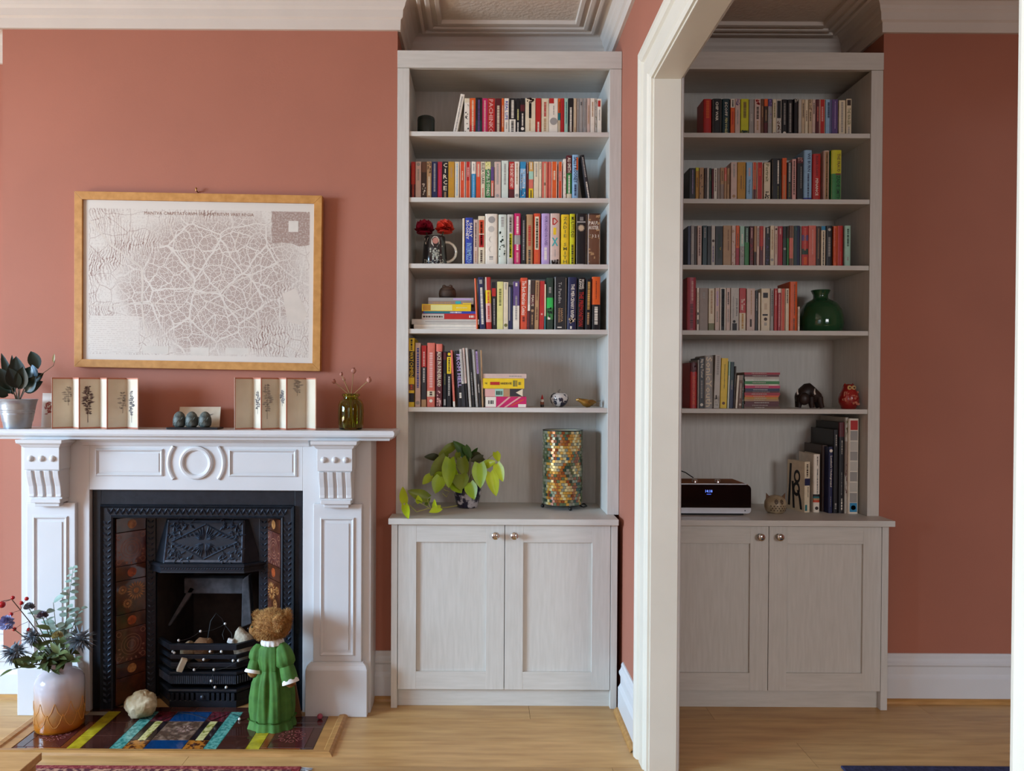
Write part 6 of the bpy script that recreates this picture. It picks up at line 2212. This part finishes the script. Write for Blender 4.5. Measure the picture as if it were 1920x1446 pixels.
# gnome, patterned pomegranate, brass bird
YE = 3.62
c = W(1016.5, 764, YE)
gz = SHZ[4] + .0003
gn = thing('gnome', 'tiny gnome figurine with a red pointed hat on the fifth shelf', 'figurine', (c.x, YE, gz))
MB().lathe([(0, 0), (.008, 0), (.009, .006), (.0085, .012)], (c.x, YE, gz), 12, cap0=False).build('boots', mat('gnome_black', '1c1a18', .5), gn, smooth=True)
MB().lathe([(.0085, .012), (.010, .020), (.008, .030), (.005, .032)], (c.x, YE, gz), 12).build('coat', mat('gnome_coat', '7d4a35', .6), gn, smooth=True)
MB().ball((c.x, YE - .004, gz + .029), (.0075, .006, .009), 12, 8).build('beard', mat('gnome_beard', 'd5cfc6', .7), gn, smooth=True)
MB().ball((c.x, YE, gz + .036), (.006, .006, .006), 12, 8).build('face', mat('gnome_skin', 'c98f74', .6), gn, smooth=True)
MB().lathe([(.0075, .038), (.005, .046), (.0022, .056), (0, .061)], (c.x, YE, gz), 12).build('hat', mat('gnome_red', 'a51a1e', .5), gn, smooth=True)
c = W(1048.5, 762, 3.66)
m = MB()
n0 = 28
pr = [(0, 0), (.016, .0005), (.030, .008), (.042, .024), (.046, .042), (.041, .058), (.028, .068), (.012, .068), (.006, .064)]
v, fs = [], []
for r_, z_ in pr:
    for i in range(n0):
        a_ = 2 * PI * i / n0
        k_ = 1 - .045 * abs(math.cos(a_ * 2.5)) ** 4
        v.append((c.x + r_ * k_ * math.cos(a_), 3.66 + r_ * k_ * math.sin(a_), gz + z_))
for j in range(len(pr) - 1):
    for i in range(n0):
        fs.append((j * n0 + i, j * n0 + (i + 1) % n0, (j + 1) * n0 + (i + 1) % n0, (j + 1) * n0 + i))
m.add(v, fs)
po = tag(m.build('ceramic_pumpkin', mat('blue_white_china', 'd6d2cc', .15, h2='2a2c3e', vs=42, lo=.5, hi=.55, coat=.6, detail=4), at=(c.x, 3.66, gz), smooth=True), 'small white pumpkin ornament covered in dark scrollwork, on the fifth shelf', 'ornament')
MB().tube([(c.x, 3.66, gz + .062), (c.x - .004, 3.66, gz + .075), (c.x + .004, 3.655, gz + .085)], .0055, 8, r1=.003).build('stalk', mat('china_stalk', '8a857e', .3), po, smooth=True)
c = W(1100, 762, 3.60)
bw = W(1080, 752, 3.60)
bi = thing('brass_bird', 'small brass bird with a long tail at the right end of the fifth shelf', 'figurine', (c.x, 3.60, gz))
BRS = mat('aged_brass', 'a8823f', .35, metal=.8, h2='8a6630', vs=20)
m = MB()
prof = [(-.052, .036, .001), (-.046, .036, .006), (-.040, .036, .0095), (-.030, .032, .011), (-.016, .024, .018), (0, .020, .0205), (.014, .019, .018), (.028, .021, .011), (.036, .024, .006)]
n0 = 14
v, fs = [], []
for x_, z_, r_ in prof:
    for i in range(n0):
        a_ = 2 * PI * i / n0
        v.append((c.x + x_, 3.60 + r_ * .85 * math.cos(a_), gz + max(.0, z_ + r_ * math.sin(a_))))
for j in range(len(prof) - 1):
    for i in range(n0):
        fs.append((j * n0 + i, j * n0 + (i + 1) % n0, (j + 1) * n0 + (i + 1) % n0, (j + 1) * n0 + i))
fs += [tuple(range(n0)), tuple(range(len(v) - 1, len(v) - 1 - n0, -1))]
m.add(v, fs)
m.build('body', BRS, bi, smooth=True)
m = MB()
blade(m, (c.x + .004, 3.582, gz + .030), (c.x + .046, 3.588, gz + .024), .020, (0, -1, .4), .2)
m.build('wing', mat('brass_dark', '7a5a2b', .4, metal=.8), bi, smooth=True)
MB().add([(c.x + .030, 3.594, gz + .022), (c.x + .030, 3.606, gz + .022), (c.x + .066, 3.609, gz + .030), (c.x + .066, 3.591, gz + .030), (c.x + .030, 3.6, gz + .027), (c.x + .066, 3.6, gz + .033)], [(0, 1, 2, 3), (0, 3, 5, 4), (1, 4, 5, 2), (0, 4, 1), (2, 5, 3)]).build('tail', mat('steel_tail', '8d8a82', .3, metal=.8), bi)
MB().ball((c.x - .041, 3.592, gz + .038), .0022, 8, 6).build('eye', mat('bird_eye', 'f0ead8', .2), bi)

# bottle-green squat vase
vc_ = W(1541.5, 617, 3.66)
vz = SHZ[3] + .0003
m = MB().lathe([(0, 0), (.088, 0), (.100, .012), (.1065, .045), (.104, .080), (.094, .115), (.074, .145), (.050, .160), (.037, .166), (.034, .172), (.034, .186), (.040, .198), (.045, .207), (.043, .209), (.036, .198), (.031, .184), (.031, .17), (0, .16)], (vc_.x, 3.68, vz), 40, cap0=False, cap1=False)
tag(m.build('green_vase', mat('bottle_green_glass', '1f4a2c', .08, var=.1, vs=6, coat=.6, bump=.15, bs=18), at=(vc_.x, 3.68, vz), smooth=True), 'squat bottle-green glass vase with a flared neck, fourth shelf of the right bookcase', 'vase')

# bull figurine
bx_ = W(1515, 766, 3.62)
bz_ = SHZ[4] + .0003
bu = thing('bull_figurine', 'dark stylised bull figurine with white horns on the fifth shelf, right bookcase', 'figurine', (bx_.x, 3.62, bz_))
BUL = mat('bull_bronze', '1f1512', .45, h2='32211a', vs=14)
m = MB()
prof = [(-.062, .052, .006, .008), (-.056, .054, .022, .022), (-.040, .062, .034, .036), (-.018, .074, .036, .044), (.006, .078, .034, .044), (.028, .068, .030, .036), (.046, .056, .028, .030), (.058, .050, .022, .024), (.063, .048, .010, .012)]
n0 = 18
v, fs = [], []
for x_, z_, ry, rz_ in prof:
    for i in range(n0):
        a_ = 2 * PI * i / n0
        v.append((bx_.x + x_, 3.62 + ry * math.cos(a_), bz_ + z_ + rz_ * math.sin(a_)))
for j in range(len(prof) - 1):
    for i in range(n0):
        fs.append((j * n0 + i, j * n0 + (i + 1) % n0, (j + 1) * n0 + (i + 1) % n0, (j + 1) * n0 + i))
fs += [tuple(range(n0)), tuple(range(len(v) - 1, len(v) - 1 - n0, -1))]
m.add(v, fs)
for lx, ly_, dx in ((-.046, -.018, -.006), (-.040, .018, -.004), (.002, -.020, .006), (.046, -.016, .014), (.044, .016, .012)):
    if lx == .002:
        lx = .004
    m.tube([(bx_.x + lx, 3.62 + ly_, bz_ + .055), (bx_.x + lx + dx * .4, 3.62 + ly_, bz_ + .026), (bx_.x + lx + dx, 3.62 + ly_, bz_ + .004)], .017, 10, r1=.0105)
m.build('body', BUL, bu, smooth=True)
MB().ball((bx_.x - .036, 3.578, bz_ + .046), (.026, .020, .030), 14, 9).build('head', BUL, bu, smooth=True)
for hx, hy in ((-.066, 3.590), (.002, 3.560)):
    MB().tube([(bx_.x + hx + .004, hy, bz_ + .068), (bx_.x + hx, hy - .004, bz_ + .080), (bx_.x + hx + .002, hy - .004, bz_ + .095)], .005, 8, r1=.0018).build('horn', mat('ivory_horn', 'd5cec2', .4), bu, smooth=True)
    MB().ball((bx_.x + hx + .002, hy + .002, bz_ + .064), (.009, .006, .006), 10, 7).build('ear', BUL, bu, smooth=True)
MB().tube([(bx_.x + .06, 3.62, bz_ + .06), (bx_.x + .068, 3.62, bz_ + .04), (bx_.x + .066, 3.62, bz_ + .018)], .003, 6, r1=.0015).build('tail', BUL, bu)

# red painted owl doll
ox_ = W(1593, 768, 3.56)
od = thing('painted_doll', 'red painted wooden nesting doll with an owl-like face, right end of the fifth shelf', 'figurine', (ox_.x, 3.57, bz_))
OWR = mat('doll_red', '9a1d1a', .25, h2='7c1413', vs=9, coat=.5)
MB().lathe([(0, 0), (.030, 0), (.033, .004), (.0445, .030), (.046, .050), (.042, .070), (.032, .088), (.028, .098), (.026, .108), (.016, .116), (0, .118)], (ox_.x, 3.57, bz_), 32, cap0=False).build('body', OWR, od, smooth=True)
for s in (-1, 1):
    MB().lathe([(.009, 0), (.005, .008), (0, .014)], (ox_.x + s * .018, 3.57, bz_ + .108), 10).build('ear_tuft', OWR, od, smooth=True)
    m = MB().ball((ox_.x + s * .010, 3.542, bz_ + .100), (.0105, .005, .0105), 14, 8)
    m.build('eye_ring', mat('doll_gold', 'd2b074', .4), od, smooth=True)
    MB().ball((ox_.x + s * .010, 3.538, bz_ + .100), (.005, .003, .005), 12, 7).build('pupil', mat('doll_brown', '5a2518', .3), od, smooth=True)
m = MB()
rq = random.Random(12)
for _ in range(22):
    a_, zz = rq.uniform(-1.0, 1.0), rq.uniform(.022, .082)
    r_ = .0465 - .012 * max(0, (zz - .05) / .04)
    for k in range(5):
        ph = 2 * PI * k / 5
        rad_ = .0035
        p = (ox_.x + r_ * math.sin(a_) + rad_ * math.cos(ph), 3.57 - r_ * math.cos(a_) * .97 - .001, bz_ + zz + rad_ * math.sin(ph))
        m.ball(p, (.0024, .0016, .0024), 6, 4)
m.build('flower_print', mat('doll_pink', 'c77a62', .4), od, smooth=True)

# internet radio
ra = thing('radio', 'black-fronted radio with wooden top, silver base and blue clock display on the far worktop', 'radio', (W(1340, 960, 3.50).x, 3.50, WTZ))
rx0, rx1 = W(1245, 930, 3.50).x, W(1408, 930, 3.50).x
rz0 = WTZ + .010
rzt = W(1340, 909, 3.50).z


def rr_(x0, x1, z0, z1, r, top=True, bot=True, n=6):
    p = []
    for cx, cz, a0, on in ((x1 - r, z0 + r, -90, bot), (x1 - r, z1 - r, 0, top), (x0 + r, z1 - r, 90, top), (x0 + r, z0 + r, 180, bot)):
        if on:
            p += [(cx + r * math.cos(math.radians(a0 + 90 * i / n)), cz + r * math.sin(math.radians(a0 + 90 * i / n))) for i in range(n + 1)]
        else:
            p.append((x1 if cx > (x0 + x1) / 2 else x0, z0 if a0 in (-90, 180) else z1))
    return p


zs_ = rz0 + .026
MB().prism(rr_(rx0 + .003, rx1 - .003, rz0, rzt + .004, .022), 3.506, 3.70).build('wooden_case', mat('walnut_case', '96592c', .65, h2='77451f', vs=10, stretch=(1, 1, 6), spec=.15), ra, bevel=.002)
MB().prism(rr_(rx0, rx1, zs_, rzt, .022, True, False), 3.498, 3.508).build('glass_front', mat('black_glass', '07080b', .06, coat=.6), ra)
MB().prism(rr_(rx0, rx1, rz0, zs_ - .0005, .016, False, True), 3.497, 3.510).build('silver_base', mat('brushed_silver', 'bdbcc0', .3, metal=.5), ra)
MB().box(rx0 + .03, rx1 - .03, 3.51, 3.69, WTZ + .0003, rz0 + .002).build('foot', mat('rubber_black', '0e0e0f', .7), ra)
MB().box(rx0 + .02, rx1 - .02, 3.500, 3.512, rzt + .0005, rzt + .0045).build('silver_lip', mat('brushed_silver', 'bdbcc0', .3), ra)
for px in (1303, 1346):
    kx = W(px, 904, 3.53).x
    MB().lathe([(.013, .004), (.013, .018), (.011, .020), (0, .020)], (kx, 3.535, rzt), 18, cap0=False).build('dial', CHROME, ra, smooth=True)
a = W(1322, 918, 3.497)
m = MB()
put_text(m, '14:18', (a.x + .002, 3.4972, a.z - .014), (1, 0, 0), (0, 0, 1), .032, .0125, 0, .01, keep=False)
m.build('clock_display', mat('display_blue', '3a6cff', .4, emit=('6a8cff', 1.6)), ra, fixn=False)
m = MB()
m.box(a.x + .008, a.x + .028, 3.4971, 3.4976, a.z - .024, a.z - .020)
m.build('date_display', mat('display_dim', '3049b0', .4, emit=('3a55d0', .7)), ra)
MB().lathe([(.003, 0), (.003, .001), (0, .001)], (0, 0, 0), 10, cap0=False).xf(0, Matrix.Translation((W(1397, 955, 3.497).x, 3.4972, rz0 + .013)) @ Matrix.Rotation(PI / 2, 4, 'X')).build('socket', mat('rubber_black', '0e0e0f'), ra)
m = MB().tube([W(1300, 896, 3.66), W(1285, 886, 3.66), W(1262, 878, 3.67), W(1252, 880, 3.70)], .0025, 6)
m.build('aerial', mat('rubber_black', '0e0e0f'), ra)

# pierced pottery owl
pc_ = W(1454.5, 958, 3.575)
pw_ = thing('pottery_owl', 'small pierced cream pottery owl beside the radio', 'ornament', (pc_.x, 3.58, WTZ))
OWL = mat('oatmeal_glaze', 'b3a183', .45, h2='8f7d60', vs=30)
MB().lathe([(0, 0), (.034, 0), (.044, .010), (.0505, .030), (.049, .052), (.042, .068), (.028, .079), (.010, .084), (0, .0845)], (pc_.x, 3.58, WTZ + .0003), 32, cap0=False).build('body', OWL, pw_, smooth=True)
for s in (-1, 1):
    m = MB()
    m.add([(pc_.x + s * .046, 3.58, WTZ + .062), (pc_.x + s * .026, 3.572, WTZ + .074), (pc_.x + s * .030, 3.592, WTZ + .074), (pc_.x + s * .046, 3.578, WTZ + .096)], [(0, 1, 3), (1, 2, 3), (2, 0, 3), (0, 2, 1)])
    m.build('ear_tuft', mat('owl_brown', '6d5038', .5), pw_)
DKO = mat('owl_dark', '3f2a1b', .5)


def onowl(mb, a_, z_, r, n=10, lift=.0008):
    R = .0505 - .0065 * abs((z_ - .032) / .03) ** 2.0
    cx, cy = pc_.x + R * math.sin(a_), 3.58 - R * math.cos(a_)
    tx, ty = math.cos(a_), math.sin(a_)
    nx, ny = math.sin(a_) * lift, -math.cos(a_) * lift
    mb.add([(cx + nx + tx * r * math.cos(2 * PI * i / n), cy + ny + ty * r * math.cos(2 * PI * i / n), WTZ + z_ + r * math.sin(2 * PI * i / n)) for i in range(n)], [tuple(range(n))])


m = MB()
for row, zz in enumerate((.018, .028, .038)):
    for i in range(6):
        onowl(m, -.75 + (i + .5 * (row % 2)) * .29, zz, .0036, 4)
m.build('pierced_hole', DKO, pw_, fixn=False)
for s in (-1, 1):
    m = MB()
    for k in range(9):
        ph = 2 * PI * k / 9
        onowl(m, s * .28 + .13 * math.cos(ph), .058 + .0085 * math.sin(ph), .0032, 7, .0016)
    onowl(m, s * .28, .058, .0042, 10, .0018)
    m.build('eye_rosette', DKO, pw_, fixn=False)

# mosaic lamp
lx = W(1054.5, 900, 3.70).x
LY = 3.70
lz0, lz1 = W(1054, 944, LY).z, W(1054, 806.5, LY).z
LR = (W(1092, 870, LY).x - W(1018, 870, LY).x) / 2
la = thing('table_lamp', 'cylindrical mosaic glass table lamp on small ball feet on the left worktop', 'lamp', (lx, LY, WTZ))
MOS = mat('mosaic_glass', 'b08a3c', .14, h2='3c4f3c', vs=7, coat=.6, rnd=.0)
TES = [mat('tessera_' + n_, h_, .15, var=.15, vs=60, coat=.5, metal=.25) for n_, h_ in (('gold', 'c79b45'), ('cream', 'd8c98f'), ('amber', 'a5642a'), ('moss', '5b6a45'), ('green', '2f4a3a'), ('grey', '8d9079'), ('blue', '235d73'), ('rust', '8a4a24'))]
ml = MB()
rows_, cols_ = 26, 40
rl_ = random.Random(17)
for j in range(rows_):
    for i in range(cols_):
        a0 = 2 * PI * (i + .5 * (j % 2)) / cols_
        hw_ = PI / cols_ * .9
        z0 = lz0 + .002 + (lz1 - lz0 - .004) * (j + .06) / rows_
        z1 = lz0 + .002 + (lz1 - lz0 - .004) * (j + .94) / rows_
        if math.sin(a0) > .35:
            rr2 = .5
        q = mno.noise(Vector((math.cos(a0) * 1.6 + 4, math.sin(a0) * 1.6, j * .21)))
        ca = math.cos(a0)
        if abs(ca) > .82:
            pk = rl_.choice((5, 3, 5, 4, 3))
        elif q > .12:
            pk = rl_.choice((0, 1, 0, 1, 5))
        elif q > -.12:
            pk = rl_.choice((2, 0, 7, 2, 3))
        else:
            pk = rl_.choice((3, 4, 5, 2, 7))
        if 14 <= j <= 17 and -.45 < ca < .2 and rl_.random() < .35 and j == 16:
            pk = 6
        R1 = LR + .0012 + rl_.uniform(0, .0006)
        P = lambda a_, z_, r_: (lx + r_ * math.cos(a_), LY + r_ * math.sin(a_), z_)
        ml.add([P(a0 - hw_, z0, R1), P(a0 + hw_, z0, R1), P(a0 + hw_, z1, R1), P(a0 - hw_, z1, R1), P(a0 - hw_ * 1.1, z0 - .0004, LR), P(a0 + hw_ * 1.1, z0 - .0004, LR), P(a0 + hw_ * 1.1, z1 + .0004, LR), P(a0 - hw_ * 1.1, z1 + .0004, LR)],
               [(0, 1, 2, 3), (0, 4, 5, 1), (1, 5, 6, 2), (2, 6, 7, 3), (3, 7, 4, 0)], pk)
MB().lathe([(LR, lz0), (LR, lz1), (LR - .002, lz1), (LR - .002, lz0)], (lx, LY, 0), 40, cap0=False, cap1=False).build('lamp_shade', mat('shade_grout', '2c3028', .6), la, smooth=True)
MB().lathe([(LR - .0024, lz0 + .001), (LR - .0024, lz1 - .0005)], (lx, LY, 0), 40, cap0=False, cap1=False).build('shade_lining', mat('shade_lining', 'cfc6a8', .7), la, smooth=True)
stuff(ml.build('tesserae', TES, la))
MB().lathe([(LR + .0005, lz1 - .001), (LR + .002, lz1), (LR + .002, lz1 + .002), (LR - .002, lz1 + .002), (LR - .002, lz1 - .001)], (lx, LY, 0), 40, cap0=False, cap1=False).lathe([(LR + .0005, lz0), (LR + .002, lz0 - .002), (LR - .003, lz0 - .003)], (lx, LY, 0), 40, cap0=False, cap1=False).build('wire_rim', mat('black_wire', '151513', .4), la, smooth=True)
for i, (dx, dy) in enumerate(((-.094, .0), (.028, -.092), (.070, .070))):
    m = MB().tube([(lx + dx * .99, LY + dy * .99, lz0 + .02), (lx + dx, LY + dy, lz0), (lx + dx * 1.02, LY + dy * 1.02, WTZ + .012)], .0022, 6)
    m.tube([(lx, LY, lz0 + .001), (lx + dx, LY + dy, lz0 + .001)], .002, 5)
    m.ball((lx + dx * 1.02, LY + dy * 1.02, WTZ + .0095), .009, 14, 9)
    m.build('foot', mat('black_wire', '151513'), la, smooth=True)
m = MB().tube([(lx + .03, LY, WTZ + .02), W(1083, 946, 3.69), W(1093, 951, 3.67), W(1100, 949, 3.69), W(1096, 945, 3.73), W(1088, 946, 3.75)], .0035, 8)
m.build('cord', mat('black_wire', '151513'), la, smooth=True)

# trailing golden pothos in a blue and white pot
pcx = W(876, 951, 3.70).x
PYY = 3.70
pl = thing('potted_pothos', 'lime green trailing pothos in a dark blue and white pot on the left worktop', 'plant', (pcx, PYY, WTZ))
MB().lathe([(0, 0), (.046, 0), (.052, .006), (.066, .06), (.0705, .100), (.069, .105), (.066, .1035), (.062, .06), (0, .09)], (pcx, PYY, WTZ + .0003), 32, cap0=False, cap1=False).build('pot', mat('blue_white_pot', '1d1f38', .2, h2='c4c0c4', vs=26, lo=.5, hi=.58, coat=.5, detail=4), pl, smooth=True)
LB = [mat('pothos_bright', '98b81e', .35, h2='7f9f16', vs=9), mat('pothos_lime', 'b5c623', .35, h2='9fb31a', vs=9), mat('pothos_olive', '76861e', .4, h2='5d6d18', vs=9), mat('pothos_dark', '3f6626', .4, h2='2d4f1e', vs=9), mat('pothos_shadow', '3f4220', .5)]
q = .12452


def PL(zx, zy, Y):
    return W(740 + zx * q, 800 + zy * q, Y)


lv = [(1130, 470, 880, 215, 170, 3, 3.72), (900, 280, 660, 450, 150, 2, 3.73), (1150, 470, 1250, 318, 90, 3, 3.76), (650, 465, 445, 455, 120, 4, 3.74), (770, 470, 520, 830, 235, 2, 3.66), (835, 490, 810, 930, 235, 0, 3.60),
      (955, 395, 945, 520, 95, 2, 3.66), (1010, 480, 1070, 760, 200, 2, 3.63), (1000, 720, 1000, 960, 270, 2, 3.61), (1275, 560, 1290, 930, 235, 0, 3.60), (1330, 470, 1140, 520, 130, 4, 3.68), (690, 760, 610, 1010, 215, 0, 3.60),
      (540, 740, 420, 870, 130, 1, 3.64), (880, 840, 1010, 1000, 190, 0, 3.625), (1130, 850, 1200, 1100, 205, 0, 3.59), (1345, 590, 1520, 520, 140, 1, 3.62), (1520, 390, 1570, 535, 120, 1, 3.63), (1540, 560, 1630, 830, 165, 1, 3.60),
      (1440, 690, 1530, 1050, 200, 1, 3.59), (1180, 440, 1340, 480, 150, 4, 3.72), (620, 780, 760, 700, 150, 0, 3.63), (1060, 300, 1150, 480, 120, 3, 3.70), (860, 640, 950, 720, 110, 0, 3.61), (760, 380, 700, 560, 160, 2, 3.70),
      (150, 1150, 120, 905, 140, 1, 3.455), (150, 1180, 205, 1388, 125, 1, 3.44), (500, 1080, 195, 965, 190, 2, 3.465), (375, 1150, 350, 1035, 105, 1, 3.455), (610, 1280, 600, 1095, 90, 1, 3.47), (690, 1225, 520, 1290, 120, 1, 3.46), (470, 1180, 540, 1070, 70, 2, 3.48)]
petioles = MB()
crown = Vector((pcx, PYY, WTZ + .115))
for i, (x0, y0, x1, y1, w_, c_, Y_) in enumerate(lv):
    b_ = PL(x0, y0, Y_ + .015)
    t_ = PL(x1, y1, Y_ - .012 if i != 25 else 3.392)
    if i in (24, 25):
        b_ = PL(x0, y0, Y_)
        if i == 25:
            b_ = PL(x0, y0, 3.44)
            t_ = PL(x1, y1, 3.362)
    m = MB()
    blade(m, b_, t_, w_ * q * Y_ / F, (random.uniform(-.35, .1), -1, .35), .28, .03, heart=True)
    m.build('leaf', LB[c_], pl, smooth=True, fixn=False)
    if i < 24:
        petioles.tube([crown + Vector((random.uniform(-.03, .03), random.uniform(-.03, .03), -.01)), crown.lerp(b_, .55) + Vector((0, 0, .015)), b_], .0017, 5)
petioles.build('petioles', mat('pothos_stem', 'a2a25a', .5), pl)
m = MB()
m.tube([crown + Vector((-.03, -.03, -.01)), PL(700, 900, 3.62), PL(760, 965, 3.61), PL(820, 975, 3.60), PL(780, 1060, 3.60), PL(720, 1010, 3.60)], .0022, 6)
m.tube([PL(940, 1190, 3.62), PL(800, 1215, 3.57), PL(640, 1225, 3.50), PL(500, 1235, 3.475), PL(330, 1285, 3.455), PL(230, 1190, 3.45), PL(150, 1160, 3.45)], .0025, 6)
m.tube([PL(520, 1225, 3.475), PL(430, 1170, 3.465), PL(380, 1150, 3.46)], .0016, 5)
m.tube([PL(540, 1220, 3.48), PL(500, 1130, 3.475), PL(500, 1085, 3.47)], .0016, 5)
m.tube([PL(560, 1230, 3.485), PL(610, 1275, 3.475)], .0016, 5)
m.build('vine', mat('pothos_stem', 'a2a25a'), pl)
